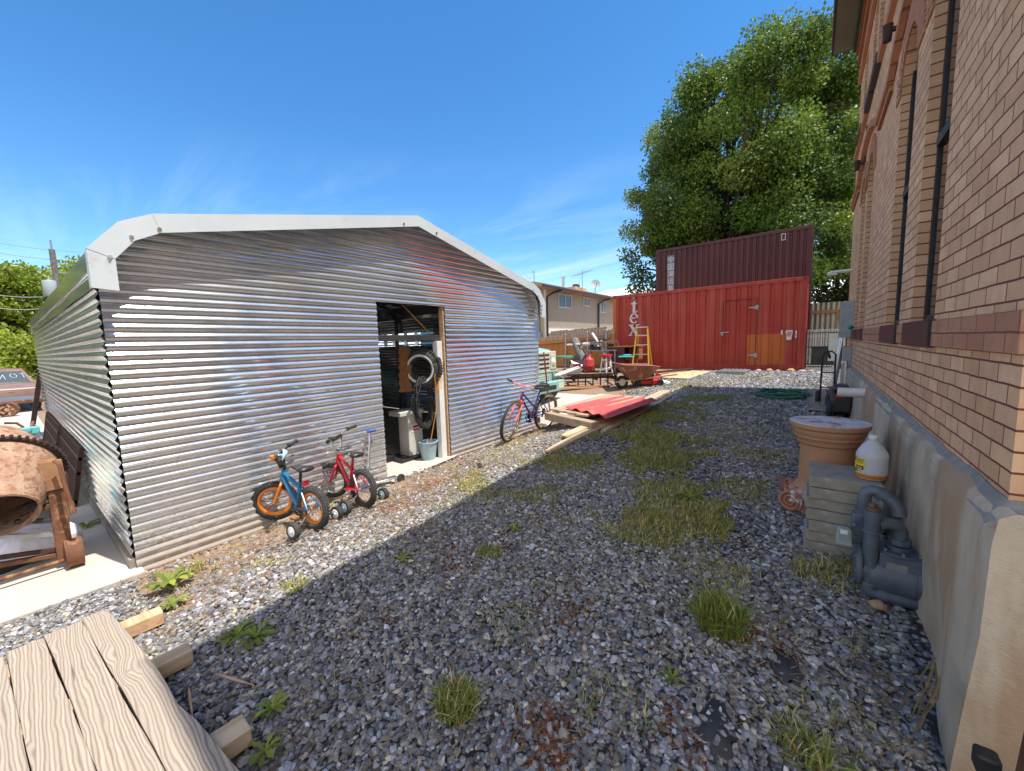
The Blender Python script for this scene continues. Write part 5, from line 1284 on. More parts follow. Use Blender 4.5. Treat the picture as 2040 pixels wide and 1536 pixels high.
for x, wd, h in ((.15,.014,.014),(.10,.026,.026),(.04,.04,.03),(-.03,.075,.036),(-.09,.10,.044),(-.125,.085,.036),(-.14,.04,.016)):
    rings.append([sp + V((x, wd*math.cos(a), .03 + h*math.sin(a)*(1 if math.sin(a) > 0 else .7))) for a in np.linspace(0, 2*PI, 14, endpoint=False)])
b.loft(rings); b.build('saddle', M['black_plastic'], t, smooth=60)
b = XB_(); b.torus(BB + V((0,-.05,0)), (0,1,0), .085, .008, 30, 6); b.cyl(BB + V((0,-.056,0)), BB + V((0,-.046,0)), .05); b.beam(BB + V((0,-.07,0)), BB + V((-.10,-.075,-.13)), .012, .018); b.beam(BB + V((0,.07,0)), BB + V((.10,.075,.13)), .012, .018); b.build('crank', M['black_metal'], t)
for s, p in ((-1, (-.10,-.115,-.13)), (1, (.10,.115,.13))):
    b = XB_(); b.box(BB + V(p), (.09,.07,.02)); b.build('pedal', M['black_plastic'], t, bevel=.004)
b = XB_(); b.box((.10,-.075,.16), (.11,.006,.10)); b.beam(BB + V((0,-.055,-.02)), V((.05,-.07,.2)), .004, .02); b.build('chain_guard', M['pink'], t, bevel=.002)
b = XB_(); b.cyl((-.0,-.055,Rw), (0,-.03,Rw), .05, .035, n=20); b.beam((0,-.06,Rw), (.02,-.06,Rw - .11), .02, .02); b.build('derailleur', M['black_metal'], t)
# ------------------------------------------------------------------ left of the shed
t = thing('cement_mixer', 'rusty old cement mixer with pale drum standing on the concrete yard', 'cement mixer', (-4.42, .2, -1.585))
O = V((-4.42, .2, -1.585))
def q(u, v, x): return at(u, v, x=x) - O
b = MB(); b.cyl((0,-.045,.105),(0,.045,.105), .105, n=30); b.torus((0,.035,.105),(0,1,0),.1,.008,30,6); b.torus((0,-.035,.105),(0,1,0),.1,.008,30,6); b.build('wheel', M['rust'], t)
b = MB(); b.beam(q(131, 1112, -4.46), q(112, 975, -4.48), .085, .05, (1,0,0)); b.build('post', M['rust'], t, bevel=.006)
b = MB(); b.beam(q(112, 975, -4.47), q(100, 918, -4.49), .11, .06, (1,0,0)); b.beam(q(72, 925, -4.52), q(112, 920, -4.52), .07, .05); b.build('bearing_bracket', pm('ochre_rust', (.34,.20,.09), (.24,.11,.05), 8, .85, 0, .4, 60), t, bevel=.006)
b = MB(); b.tube([q(108,918,-4.40), q(118,925,-4.36), q(125,955,-4.34), q(137,990,-4.33), q(146,1022,-4.32)], .013, 8); b.tube([q(140,1000,-4.33), q(147,1024,-4.32)], .018, 8); b.build('tilt_handle', M['rust'], t)
b = MB(); b.beam(q(118,942,-4.6), q(124,1000,-4.6), .08, .10, (1,0,0)); b.build('gear_case', M['rust_dark'], t, bevel=.012)
for p0, p1, w_, m_ in (((108,985),(45,1012),.04,'black_metal'),((112,1000),(40,1034),.045,'rust'),((112,1036),(30,1040),.05,'dark'),((122,1063),(-60,1072),.05,'alu'),((128,1102),(-80,1140),.05,'rust'),((130,1092),(-80,1122),.03,'rust_dark')):
    b = MB(); b.beam(q(*p0, -4.49), q(*p1, -4.46), w_, .03); b.build('brace', M[m_], t, bevel=.003)
b = MB(); b.tube([q(146,1108,-4.42), q(126,1117,-4.40), q(-80,1178,-4.38)], .014, 8); b.build('axle', M['rust'], t)
dc = at(-18, 950, x=-4.70) - O; da = V((.864, .03, -.50)).normalized()
b = MB(); prof = [(.02,-.36),(.17,-.345),(.25,-.30),(.325,-.05),(.335,.0),(.33,.03),(.285,.16),(.215,.33),(.185,.40),(.19,.425),(.178,.43),(.172,.40),(.20,.30),(.28,.10),(.30,0),(.2,-.2)]
rg = [b.ring(dc + da * h, r, da, 40) for r, h in prof]
b.loft(rg, cap=False); dr_ = b.build('drum', M['mixer'], t, smooth=50)
b = MB(); b.torus(dc + da*.01, da, .345, .016, 48, 6, 1.2); rr = b.ring(dc + da*.01, .368, da, 60)
for p in rr: b.box(p, (.018,.018,.022))
b.build('gear_ring', M['rust_dark'], dr_, smooth=30)

t = thing('garden_tiller', 'red garden tiller with grey loop handle standing behind the cement mixer', 'tiller', (-5.5, 0, -1.585)); O = V((-5.5, 0, -1.585))
b = MB(); b.tube([q(-30,892,-5.3), q(30,886,-5.3), q(58,882,-5.3), q(73,884,-5.3), q(80,895,-5.3), q(85,930,-5.3), q(90,955,-5.4)], .018, 10); b.build('handle', M['pipe_grey'], t)
b = MB(); b.tube([q(-30,878,-5.45), q(20,878,-5.45), q(48,875,-5.45)], .012, 8); b.tube([q(-30,903,-5.4), q(45,893,-5.4), q(70,890,-5.4)], .008, 8); b.build('control_rod', M['red_old'], t)
b = MB(); b.box(q(52,877,-5.45), (.06,.12,.05)); b.box(q(53,899,-5.42), (.10,.13,.08)); b.tube([q(55,905,-5.42), q(60,925,-5.5), q(70,960,-5.6)], .03, 8); b.build('housing', M['red'], t, bevel=.012)
b = MB(); b.box((-.1,.02,.22), (.35,.28,.2)); b.build('engine', M['dark'], t, bevel=.03)
for y in (-.2, .16):
    b = MB(); b.cyl((-.12,y-.03,.12),(-.12,y+.03,.12), .13, n=24); b.build('wheel', M['black_rubber'], t)
t = thing('push_cultivator', 'old hand cultivator with teal head and two curved handles beyond the mixer', 'cultivator', (-7.4, .05, -1.585)); O = V((-7.4, .05, -1.585))
b = MB(); b.tube([q(8,843,-7.5), q(33,843,-7.5), q(45,850,-7.5), q(48,862,-7.5)], .014, 8); b.tube([q(66,840,-7.7), q(62,850,-7.6), q(64,865,-7.5)], .014, 8); b.build('handle', M['rust'], t)
b = MB(); b.box(q(58,858,-7.5), (.06,.17,.09)); b.box(q(50,857,-7.47), (.05,.10,.06)); b.build('head', M['teal'], t, bevel=.012)
b = MB(); b.tube([q(48,864,-7.5), (-.0,-.05,.0)], .012, 8); b.tube([q(66,864,-7.5), (.1,.08,.0)], .012, 8); b.tube([q(70,846,-7.8), q(82,868,-7.9), (-.3,.2,0)], .008, 8); b.build('leg', M['grey_steel'], t)
t = thing('milk_crate', 'dark milk crate with red and white odds and ends by the shed side', 'crate', (-8.4, .12, -1.585))
b = MB()
for x0, x1, y0, y1 in ((-.18,-.165,-.18,.18),(.165,.18,-.18,.18),(-.18,.18,-.18,-.165),(-.18,.18,.165,.18)):
    for z in (.0, .1, .2, .29): b.bb((x0, y0, z), (x1, y1, z + .035))
    for k in range(6):
        x = x0 + (x1 - x0 - .015) * k / 5 if x1 - x0 > .1 else x0; y = y0 + (y1 - y0 - .015) * k / 5 if y1 - y0 > .1 else y0
        b.bb((x + .001, y + .001, 0), (x + .013, y + .013, .32))
b.bb((-.18,-.18,0),(.18,.18,.012)); b.build('crate', M['black_plastic'], t, smooth=0)
tag(MB().tube([(0,-.16,0),(.02,-.1,.38),(.02,.1,.38),(0,.16,0)], .012, 8).bb((-.03,-.12,.36),(.05,.12,.39)).build('folding_stool', M['red'], loc=(-7.0, .12, -1.585)), 'small folding stool with red seat behind the grey loop handle', 'stool')
b = MB(); b.lathe([(.06,0),(.065,.005),(.065,.13),(.06,.135)], n=20); tag(b.build('paint_can', paint('can_blue', (.03,.42,.62), .4), loc=(-5.75, .10, -1.585 + .40)), 'bright blue can sitting on the tiller engine', 'can')
b = MB(); b.sphere((0,0,.12), .2, 14, 9, (1.0,1.2,.65)); b.v = [(x + .015*math.sin(y*40), y, z + .02*math.sin(x*30 + y*20)) for x, y, z in b.v]; o = b.build('paper_sack', pm('paper_sack', (.74,.72,.76), (.62,.58,.62), 9, .8, 0, .6, 14, c3=(.6,.12,.16), t3=.66, s3=7, dist=.02), loc=(-4.85, .05, -1.585)); tag(o, 'crumpled white paper sack with red print behind the mixer post', 'sack')
b = MB()
for k in range(3):
    b.tube([(-4.75 + .12*math.cos(a)*(1+.1*k), -.25 + .25*math.sin(a), -1.55 + .02*k) for a in np.linspace(0, 2*PI, 24, endpoint=False)], .014, 7, closed=True)
tag(b.build('rubber_hose', M['black_rubber']), 'black rubber hose coil on the slab beneath the cement mixer', 'hose')
def grate(x, y, L_, H, label, lean=12):
    t = thing('iron_grate', label, 'grate', (x, y, -1.585), (R(-lean), 0, 0), 'rusty iron grates leaning on the shed side')
    b = MB(); b.bb((0,-.012,.04),(L_,.012,.07)); b.bb((0,-.012,H*.55),(L_,.012,H*.55+.03)); b.bb((0,-.012,H*.80),(L_,.012,H*.80+.03)); b.bb((0,-.02,0),(.035,.02,H)); b.bb((L_-.035,-.02,0),(L_,.02,H)); b.build('frame', M['rust_dark'], t, smooth=0)
    b = MB(); n = int(L_/.065)
    for i in range(1, n):
        xx = L_*i/n; b.bb((xx-.011,-.008,.0),(xx+.011,.008,H*(.97 + .05*math.sin(i*2.3)))); b.box((xx + .012*(-1)**i, 0, H*.99), (.035,.014,.05), (0, R(25*(-1)**i), 0))
    b.build('bars', M['rust_dark'], t, smooth=0)
grate(-8.2, .33, 2.05, .62, 'rusty barred iron grate leaning on the shed side, nearest the corner', 10)
grate(-10.9, .33, 2.4, .62, 'farther rusty iron grate leaning on the shed side beyond the nearest one', 10)
b = MB(); b.beam(at(64, 858, x=-12.35), at(81, 738, x=-12.3), .07, .10); tag(b.build('leaning_post', M['rust_dark'], smooth=0), 'dark steel post leaning against the far corner of the shed side', 'post')

# ------------------------------------------------------------------ derelict car, hub
CXR = -18.6
t = thing('derelict_car', 'faded brown old sedan parked tail first beyond the shed, chalk marks on its rear window', 'car', (CXR, -.22, -1.585))
b = MB(); hw = .95; G0 = 0.0
# side outline from the tail (x=0) forward (-x), z above ground
side = [(0,.33),(.03,.55),(0,.72),(-.25,.78),(-.95,.84),(-3.3,.84),(-4.7,.78),(-4.9,.5),(-4.85,.28),(-.1,.25)]
rings = [[V((x, y * (1 if 0 < i < 9 else .97), z)) for i, (x, z) in enumerate(side)] for y in (-hw, -hw*.55, 0, hw*.55, hw)]
b.loft(rings); b.build('body', M['car_paint'], t, smooth=30, bevel=.03)
b = MB(); cab = [(-.85,.83,.86),(-1.55,1.24,.66),(-2.75,1.26,.66),(-3.55,.85,.84)]
b.loft([[V((x,-w_,z)), V((x,-w_*.6,z+.015)), V((x,w_*.6,z+.015)), V((x,w_,z))] for x, z, w_ in cab], cap=False)
for s in (-1, 1): b.add([(x, s*w_, z) for x, z, w_ in cab], [(0,1,2,3)])
b.build('roof', M['car_paint'], t, smooth=30)
def onrear(yf, zf, off=.012):
    """point on the sloping rear window: yf -1..1, zf 0..1"""
    x = -.85 + (-1.55 + .85) * zf; z = .83 + (1.24 - .83) * zf; w_ = .86 + (.66 - .86) * zf
    return V((x + off * .5, yf * w_, z + off))
b = MB(); b.add([onrear(-.9,.08), onrear(.9,.08), onrear(.88,.86), onrear(-.88,.86)], [(0,1,2,3)]); gl_ = b.build('rear_window', NT('dusty_glass').set(col=(.07,.09,.09), rough=.25, spec=.6).mat, t, smooth=0)
b = MB()
def strk(pts, r=.006): b.tube([onrear(y, z, .02) for y, z in pts], r, 5)
for pts in ([(-.55,.3),(-.5,.6)], [(-.3,.25),(-.27,.62)], [(-.2,.6),(-.05,.62),(-.18,.42),(-.02,.3)], [(-.12,.68),(-.16,.2),(.02,.34)], [(.22,.3),(.33,.62)], [(.33,.62),(.36,.28)], [(.5,.5),(.54,.66),(.64,.66),(.68,.5),(.62,.38),(.54,.4),(.5,.5)], [(.78,.66),(.92,.68)], [(.85,.66),(.83,.36)]): strk(pts)
b.build('chalk_marks', M['letter_pale'], gl_)
b = MB(); b.bb((.002,-.9,.36),(.02,.9,.60)); b.build('rear_panel', M['car_blue'], t, smooth=0, bevel=.008)
b = MB(); b.bb((.0,-.98,.26),(.10,.98,.37)); b.build('bumper', M['rust'], t, bevel=.02)
b = MB(); b.bb((.01,-.62,.63),(.035,-.35,.66))
for y in (-.75,-.2,.05,.3): b.bb((.01,y,.63),(.03,y+.1,.65))
b.build('badges', M['chrome'], t, smooth=0)
b = MB(); b.bb((-.9,-.84,.835),(-.84,.84,.86)); b.build('window_trim', M['chrome'], t, smooth=0)
for x in (-1.0, -3.9):
    for y in (-.82, .82):
        b = MB(); b.torus((x,y,.30),(0,1,0),.22,.09,28,8); b.cyl((x,y-.06,.3),(x,y+.06,.3),.17,n=20); b.build('wheel', M['black_rubber'], t)
t = thing('brake_drum', 'rusty wheel hub lying on the concrete behind the old sedan', 'wheel hub', (-17.6, .02, -1.585))
b = MB(); b.cyl((-.1,.02,.2),(.06,-.02,.2),.20,.21,n=30); b.torus((.06,-.02,.2),(1,-.2,0),.18,.025,30,8); b.build('drum', M['rust'], t)
b = MB()
for i in range(5):
    a = 2*PI*i/5; b.box((.075,.11*math.cos(a)-.02,.2+.11*math.sin(a)),(.03,.10,.05),Euler((-a,0,0)).to_matrix()); 
b.cyl((.06,-.02,.2),(.1,-.02,.2),.05); b.build('spider', M['mixer'], t)
tag(MB().cyl((-17.8,-.75,-1.38),(-17.6,-.75,-1.38),.2,n=28).torus((-17.6,-.75,-1.38),(1,0,0),.17,.03).build('brake_drum', M['rust']), 'second rusty hub lying left of the first behind the old sedan', 'wheel hub')

# ------------------------------------------------------------------ pallet, roofing sheet, planks, boards in the alley
t = thing('lumber_platform', 'low timber platform of planks on a thick beam beside the red roofing sheet', 'platform', (-2.9, 5.3, -1.2))
o3 = V((-2.9, 5.3, -1.2))
b = MB(); b.beam(V((-3.36,5.30,-1.17)) - o3, V((-2.36,4.93,-1.17)) - o3, .14, .115); b.build('end_beam', M['pallet_x'], t, smooth=0, bevel=.006)
for k in range(4):
    x = -3.28 + .2 * k; b = MB(); b.beam(V((x, 5.36 - .36*.2*k, -1.085)) - o3, V((x + .12, 7.3, -1.07)) - o3, .185, .03); b.build('plank', M['pallet'], t, smooth=0, bevel=.004)
b = MB(); b.beam(V((-3.1,7.2,-1.15)) - o3, V((-2.3,7.0,-1.15)) - o3, .1, .1); b.build('rear_beam', M['pallet_x'], t, smooth=0)
sb_ = MB(); N = 46; W0 = .98
def shp(s): return .020 * math.cos(2*PI*s*4.0)
rows = []
A_, B_, C_, D_ = V((-3.10,5.42,0)), V((-2.16,5.05,0)), V((-2.02,6.85,0)), V((-2.82,7.12,0))
for j in range(11):
    f = j/10; l = A_.lerp(D_, f); r = B_.lerp(C_, f); rows.append([l.lerp(r, i/N) + V((0,0,-1.052 + shp(i/N) + .012*math.sin(f*4 + i*.1))) for i in range(N+1)])
sb_.v = [tuple(p) for r in rows for p in r]
sb_.f = [(j*(N+1)+i, j*(N+1)+i+1, (j+1)*(N+1)+i+1, (j+1)*(N+1)+i) for j in range(10) for i in range(N)]; sb_.m = [0]*len(sb_.f)
o = sb_.build('roofing_sheet', M['red_sheet'], smooth=60); md = o.modifiers.new('s','SOLIDIFY'); md.thickness = .006
tag(o, 'red corrugated roofing sheet lying on the low timber platform', 'roofing sheet')
for (x0, y0, x1, y1, w_, lb_, m_) in ((-2.42,3.80,-2.25,7.6,.13,'long pale plank on the gravel with a bare rounded end toward the camera','lumber_y'),(-2.52,4.35,-2.47,6.1,.13,'shorter plank lying on the longer one beside the red sheet','lumber_y'),(-2.22,4.9,-2.30,9.0,.11,'thin plank along the outer edge of the red sheet','lumber_y'),(-2.52,7.15,-2.55,9.0,.20,'wide tan plank behind the red sheet','lumber_y')):
    L_ = math.hypot(x1-x0, y1-y0); b = MB(); N = 14; rings = []
    for i in range(N + 1):
        f = i/N; w2 = w_/2 * (1 if .04 < f < .98 else .6); y = L_*f; zz = gz(x0 + (x1-x0)*f, y0 + (y1-y0)*f) + (.045 if 'shorter' in lb_ else .02) - gz(x0, y0)
        rings.append([V((-w2,y,zz)), V((-w2,y,zz+.026)), V((w2,y,zz+.026)), V((w2,y,zz))])
    b.loft(rings); tag(b.build('plank', M[m_], smooth=0, bevel=.003, loc=(x0, y0, gz(x0, y0)), rot=(0, 0, -math.atan2(x1-x0, y1-y0))), lb_, 'plank')
b = MB(); b.add([(-3.55,5.55,-1.19),(-3.32,5.45,-1.16),(-3.15,7.3,-1.10),(-3.5,7.4,-1.16)], [(0,1,2,3)])
o = b.build('metal_mesh', M['mesh_dark'], smooth=0); tag(o, 'dark expanded metal mesh lying along the left side of the timber platform', 'mesh'); md = o.modifiers.new('s','SOLIDIFY'); md.thickness = .012
b = MB(); b.box((0,0,0), (1.15,1.7,.015)); tag(b.build('plywood_sheet', M['plywood'], smooth=0, loc=(-3.05, 12.0, -1.025), rot=(R(2.5), 0, R(-8))), 'weathered sheet of plywood lying on the ground before the red container', 'plywood')
t = thing('metal_step', 'grey ribbed metal step lying on the ground below the red container door', 'step', (-1.78, 12.75, -1.02), (0,0,R(-3)))
b = MB(); b.bb((-.36,-.42,0),(.36,.42,.085)); b.build('body', M['grey_steel'], t, smooth=0, bevel=.01)
b = MB()
for k in range(6): b.bb((-.30+.105*k,-.41,.086),(-.27+.105*k,.41,.1))
b.build('ribs', M['alu'], t, smooth=0)
for i, (x, y, s) in enumerate(((-1.2,13.2,.07),(-.95,13.3,.09),(-.75,13.25,.06),(-.45,13.3,.10),(-.2,13.2,.08),(.0,13.3,.07),(.15,12.9,.06))):
    rock('rock', x, y, s, M['sandstone' if i % 2 else 'pale_stone'], ['small pale stone right of the metal step at the container foot','tan stone at the container foot, second from the metal step','pale stone at the container foot, third from the step','largest tan stone at the container foot below the white sticker','pale stone at the right end of the red container foot','tan stone on gravel just right of the red container corner','small pale stone on gravel before the iron gate'][i], 'stone', 'stones along the foot of the red container')
# ------------------------------------------------------------------ containers
def container(name, label, x0, x1, y0, z0, z1, mats, pitch, depth, dy=2.44, cell=None, shift=None, end_mat=None):
    t = thing(name, label, 'shipping container', ((x0 + x1) / 2, y0, z0)); ox = (x0 + x1) / 2
    b = MB(); a = x0 + .12; e = x1 - .10; xs = []; x = a; k = 0
    prof = [(0, 0), (.26, 0), (.38, 1), (.62, 1), (.74, 0)]
    while x < e:
        for f, d in prof:
            if x + f * pitch < e: xs.append((x + f * pitch, d * depth))
        x += pitch
    xs.append((e, 0)); zs = sorted({z0 + .17, z1 - .11} | (cell[1] if cell else set()))
    for (xa, da_), (xb, db_) in zip(xs[:-1], xs[1:]):
        for za, zb in zip(zs[:-1], zs[1:]):
            xm, zm = (xa + xb) / 2, (za + zb) / 2
            b.mat(cell[0](xm, zm) if cell else 0); s = shift(xm, zm) if shift else 0
            b.add([(xa - ox, da_ - s + .02, za - z0), (xb - ox, db_ - s + .02, za - z0), (xb - ox, db_ - s + .02, zb - z0), (xa - ox, da_ - s + .02, zb - z0)], [(0,1,2,3)])
    pa = b.build('side_panel', mats, t, smooth=0)
    b = MB(); w2 = (x1 - x0) / 2; h = z1 - z0
    for y in (0, dy - .14):
        b.bb((-w2, y, 0), (-w2 + .12, y + .14, h)); b.bb((w2 - .10, y, 0), (w2, y + .14, h))
        b.bb((-w2 + .121, y + .002, 0), (w2 - .101, y + .12, .17)); b.bb((-w2 + .121, y + .002, h - .11), (w2 - .101, y + .10, h - .002))
    b.build('frame', mats[0], t, smooth=0, bevel=.008)
    b = MB(); b.bb((-w2 + .05, .10, h - .05), (w2 - .05, dy - .1, h - .02)); b.bb((-w2 + .05, dy - .08, .1), (w2 - .05, dy - .03, h - .06)); b.bb((-w2 + .02, .1, .1), (-w2 + .06, dy - .1, h - .06)); b.build('shell', mats[0], t, smooth=0)
    b = MB(); n = 22
    for i in range(n):
        z = .12 + (h - .24) * i / n; dz = (h - .24) / n; b.add([(w2 - .05, .14, z), (w2 - .05, dy - .14, z), (w2 - .02, dy - .14, z + dz * .5), (w2 - .02, .14, z + dz * .5)], [(0,1,2,3)]); b.add([(w2 - .02, .14, z + dz * .5), (w2 - .02, dy - .14, z + dz * .5), (w2 - .05, dy - .14, z + dz), (w2 - .05, .14, z + dz)], [(0,1,2,3)])
    b.build('end_wall', end_mat or mats[0], t, smooth=0)
    return t, ox
DX0, DX1, DZ0, DZ1 = -2.21, -1.345, -.84, 1.09
YC = 13.6; rx0, rx1, rz0, rz1 = -5.76, -.165, -1.0, 1.60
cellf = lambda x, z: 1 if (-1.56 < x < -.60 and z < .06) else 0
red, rox = container('shipping_container', 'faded red corrugated shipping container with a cut door at the end of the alley', rx0, rx1, YC, rz0, rz1, [M['cont_red'], M['cont_orange']], .283, .036,
    cell=(cellf, {.06, DZ1, -.82}), end_mat=M['cont_white'])
_p = MB(); _p.bb((-(rx1 - rx0)/2 - .003, -.004, .0), (-(rx1 - rx0)/2 + .123, .05, rz1 - rz0 - .002)); _p.build('corner_post', M['cont_orange'], red, smooth=0, bevel=.006)
for _x in (-(rx1 - rx0)/2, (rx1 - rx0)/2 - .16):
    for _z in (.0, rz1 - rz0 - .118):
        _p = MB(); _p.bb((_x - .004, -.008, _z), (_x + .165, .16, _z + .12)); _p.mat(1).bb((_x + .05, -.0095, _z + .03), (_x + .11, -.0085, _z + .09)); _p.build('corner_casting', [M['cont_red'], M['dark']], red, smooth=0, bevel=.005)
def rc(mb, name, mat, par=None, **k):
    mb.v = [(p[0] - rox, p[1] - YC, p[2] - rz0) for p in mb.v]; return mb.build(name, mat, par or red, **k)
dm = [M['cont_red'], M['cont_orange']]
b = MB(); xs = []; pitch = .283
x = rx0 + .12
while x < rx1:
    for f, d in ((0,0),(.26,0),(.38,1),(.62,1),(.74,0)): xs.append((x + f*pitch, d*.036))
    x += pitch
xs = [(a, d) for a, d in xs if DX0 < a < DX1]; xs = [(DX0, 0.0)] + xs + [(DX1, 0.0)]
for (xa, d0), (xb, d1__) in zip(xs[:-1], xs[1:]):
    for za, zb in ((DZ0, .06), (.06, DZ1)):
        b.mat(cellf((xa + xb)/2, (za+zb)/2)); b.add([(xa, YC + .008 + d0, za), (xb, YC + .008 + d1__, za), (xb, YC + .008 + d1__, zb), (xa, YC + .008 + d0, zb)], [(0,1,2,3)])
door = rc(b, 'door', dm, smooth=0)
b = MB(); y = YC + .004
for a, c in (((DX0 - .012, DZ0), (DX0 + .004, DZ1)), ((DX1 - .004, DZ0), (DX1 + .012, DZ1)), ((DX0 - .012, DZ1), (DX1 + .012, DZ1 + .016))): b.bb((a[0], y - .004, a[1]), (c[0], y + .03, c[1]))
rc(b, 'door_gap', M['rust_dark'], door, smooth=0)
for z in (.85, -.55):
    b = MB(); b.bb((DX1 - .02, y - .012, z - .065), (DX1 + .045, y - .005, z + .065)); b.prism([(DX1 - .20, z - .01), (DX1 - .02, z - .032), (DX1 - .02, z + .032), (DX1 - .20, z + .01)], (0, y - .005, 0), (1,0,0), (0,0,1), .006); rc(b, 'hinge', M['pipe_grey'], door, smooth=0)
b = MB(); b.bb((DX0 - .08, y - .014, .14), (DX0 + .17, y - .005, .17)); b.bb((DX0 - .05, y - .04, .06), (DX0 + .01, y - .006, .14)); rc(b, 'hasp', M['grey_steel'], door, smooth=0)
# painted letters, drawn as outlines and laid on the ribs
def letters():
    out = []
    def blk(pts, z, name='lettering'):
        b = MB()
        for P in pts: b.prism(P, (-5.0, YC + .012, z), (1,0,0), (0,0,1), -.006)
        rc(b, name, M['letter'], smooth=0)
    s = 1.0
    t_ = [[(-.045,-.17),(.045,-.17),(.045,.22),(-.045,.16)], [(-.11,.085),(-.046,.085),(-.046,.125),(-.11,.125)], [(.046,.085),(.11,.085),(.11,.125),(.046,.125)], [(-.045,-.21),(.09,-.21),(.13,-.15),(.10,-.14),(.07,-.172),(-.044,-.172)]]
    blk(t_, 1.16)
    arcs = lambda a0, a1, ro, ri, wx=1: [(wx*ro*math.cos(a), ro*math.sin(a)*1.12) for a in np.linspace(a0, a1, 16)] + [(wx*ri*math.cos(a), (ri+.02)*math.sin(a)*1.1) for a in np.linspace(a1, a0, 16)]
    e_ = []
    AL = np.linspace(R(2), R(322), 22)
    for a, c in zip(AL[:-1], AL[1:]):
        def pr(aa): 
            th = .045 + .035*abs(math.cos(aa)); return (.155*math.cos(aa), .175*math.sin(aa)), ((.155-th)*math.cos(aa), (.175-.035)*math.sin(aa))
        (o0, i0), (o1, i1) = pr(a), pr(c); e_.append([o0, o1, i1, i0])
    e_.append([(-.10,-.005),(.15,-.005),(.15,.028),(-.10,.028)])
    blk(e_, .76)
    x_ = [[(-.16,.16),(-.05,.16),(.16,-.17),(.05,-.17)], [(.16,.16),(.11,.16),(.012,.025),(.035,-.005)], [(-.165,-.17),(-.11,-.17),(-.02,-.03),(-.045,.0)]]
    x_ += [[(-.19,.161),(-.02,.161),(-.02,.188),(-.19,.188)], [(.06,.161),(.19,.161),(.19,.188),(.06,.188)], [(-.20,-.198),(-.06,-.198),(-.06,-.171),(-.20,-.171)], [(.02,-.198),(.19,-.198),(.19,-.171),(.02,-.171)]]
    blk(x_, .36)
letters()
b = MB(); b.bb((-5.05, YC + .006, 1.40), (-4.97, YC + .012, 1.585)); rc(b, 'faded_mark', pm('mark_grey', (.3,.27,.2), (.25,.2,.15), 20, .8, 0, 0), smooth=0)
b = MB(); y = YC + .010
b.bb((-.735, y - .004, .03), (-.69, y, .16)); b.prism([(-.60,-.12),(-.49,-.12),(-.47,.0),(-.46,.15),(-.60,.15),(-.635,.10),(-.60,.03)], (0, y - .003, 0), (1,0,0), (0,0,1), -.004); b.bb((-.40, y - .004, -.07), (-.365, y, .13))
b.mat(1)
for z in (.09, .055, .02, -.02): b.bb((-.59, y - .0095, z), (-.49, y - .0075, z + .018))
b.bb((-.39, y - .0075, .0), (-.372, y - .0045, .03))
rc(b, 'sticker', [M['paper'], M['red_old']], smooth=0)
BYC = 16.3; bx0, bx1, bz0, bz1 = -5.10, -.12, 1.10, 3.53
mar, box_ = container('shipping_container', 'dark maroon shipping container stacked high behind the red one', bx0, bx1, BYC, bz0, bz1, [M['cont_brown']], .19, .036, end_mat=M['cont_white'])
low_c, _ = container('shipping_container', 'lower container with pale end wall standing behind the red one', -5.25, -.10, BYC, -.96, 1.09, [M['cont_brown']], .28, .036, end_mat=M['cont_white'])
b = MB(); b.bb((-.98 - box_, .004, bz1 - .36 - bz0), (-.86 - box_, .012, bz1 - .14 - bz0)); b.mat(1).bb((-.965 - box_, .0, bz1 - .34 - bz0), (-.875 - box_, .0035, bz1 - .16 - bz0)); b.build('vent', [M['letter_pale'], M['cont_brown']], mar, smooth=0)
# the vertical line of shipping-line characters, drawn stroke by stroke
GL = {'zhong': [((.12,.72),(.88,.72)),((.12,.72),(.12,.36)),((.88,.72),(.88,.36)),((.12,.36),(.88,.36)),((.5,.98),(.5,.02))],
 'guo': [((.1,.92),(.9,.92)),((.1,.92),(.1,.06)),((.9,.92),(.9,.06)),((.1,.06),(.9,.06)),((.26,.74),(.74,.74)),((.3,.50),(.7,.50)),((.24,.24),(.76,.24)),((.5,.74),(.5,.24)),((.6,.38),(.7,.31))],
 'hai': [((.08,.9),(.2,.8)),((.03,.62),(.16,.54)),((.05,.08),(.22,.36)),((.42,.95),(.32,.72)),((.38,.82),(.95,.82)),((.42,.66),(.86,.66)),((.42,.66),(.36,.2)),((.86,.66),(.82,.06)),((.26,.44),(.97,.44)),((.36,.2),(.9,.2)),((.58,.6),(.64,.5)),((.56,.36),(.62,.27))],
 'yun': [((.4,.86),(.86,.86)),((.32,.64),(.95,.64)),((.6,.62),(.44,.32)),((.44,.32),(.84,.36)),((.76,.48),(.9,.26)),((.1,.9),(.2,.78)),((.06,.58),(.2,.58)),((.2,.58),(.17,.26)),((.05,.1),(.2,.24)),((.2,.22),(.4,.1)),((.4,.1),(.96,.1))],
 'ji': [((.36,.97),(.2,.72)),((.3,.84),(.3,.42)),((.3,.82),(.86,.82)),((.3,.69),(.82,.69)),((.3,.56),(.82,.56)),((.3,.43),(.88,.43)),((.56,.95),(.56,.43)),((.08,.30),(.93,.30)),((.5,.42),(.5,.0)),((.46,.28),(.1,.04)),((.54,.28),(.92,.04))],
 'tuan': [((.1,.92),(.9,.92)),((.1,.92),(.1,.06)),((.9,.92),(.9,.06)),((.1,.06),(.9,.06)),((.24,.66),(.76,.66)),((.56,.82),(.56,.2)),((.56,.62),(.28,.3))]}
panel_z = 3.22
b = MB(); b.bb((-4.66 - box_, .003, 1.2 - bz0), (-4.40 - box_, .0075, 3.24 - bz0)); b.build('letter_panel', pm('slate_panel', (.16,.21,.21), (.12,.16,.16), 14, .7, 0, 0), mar, smooth=0)
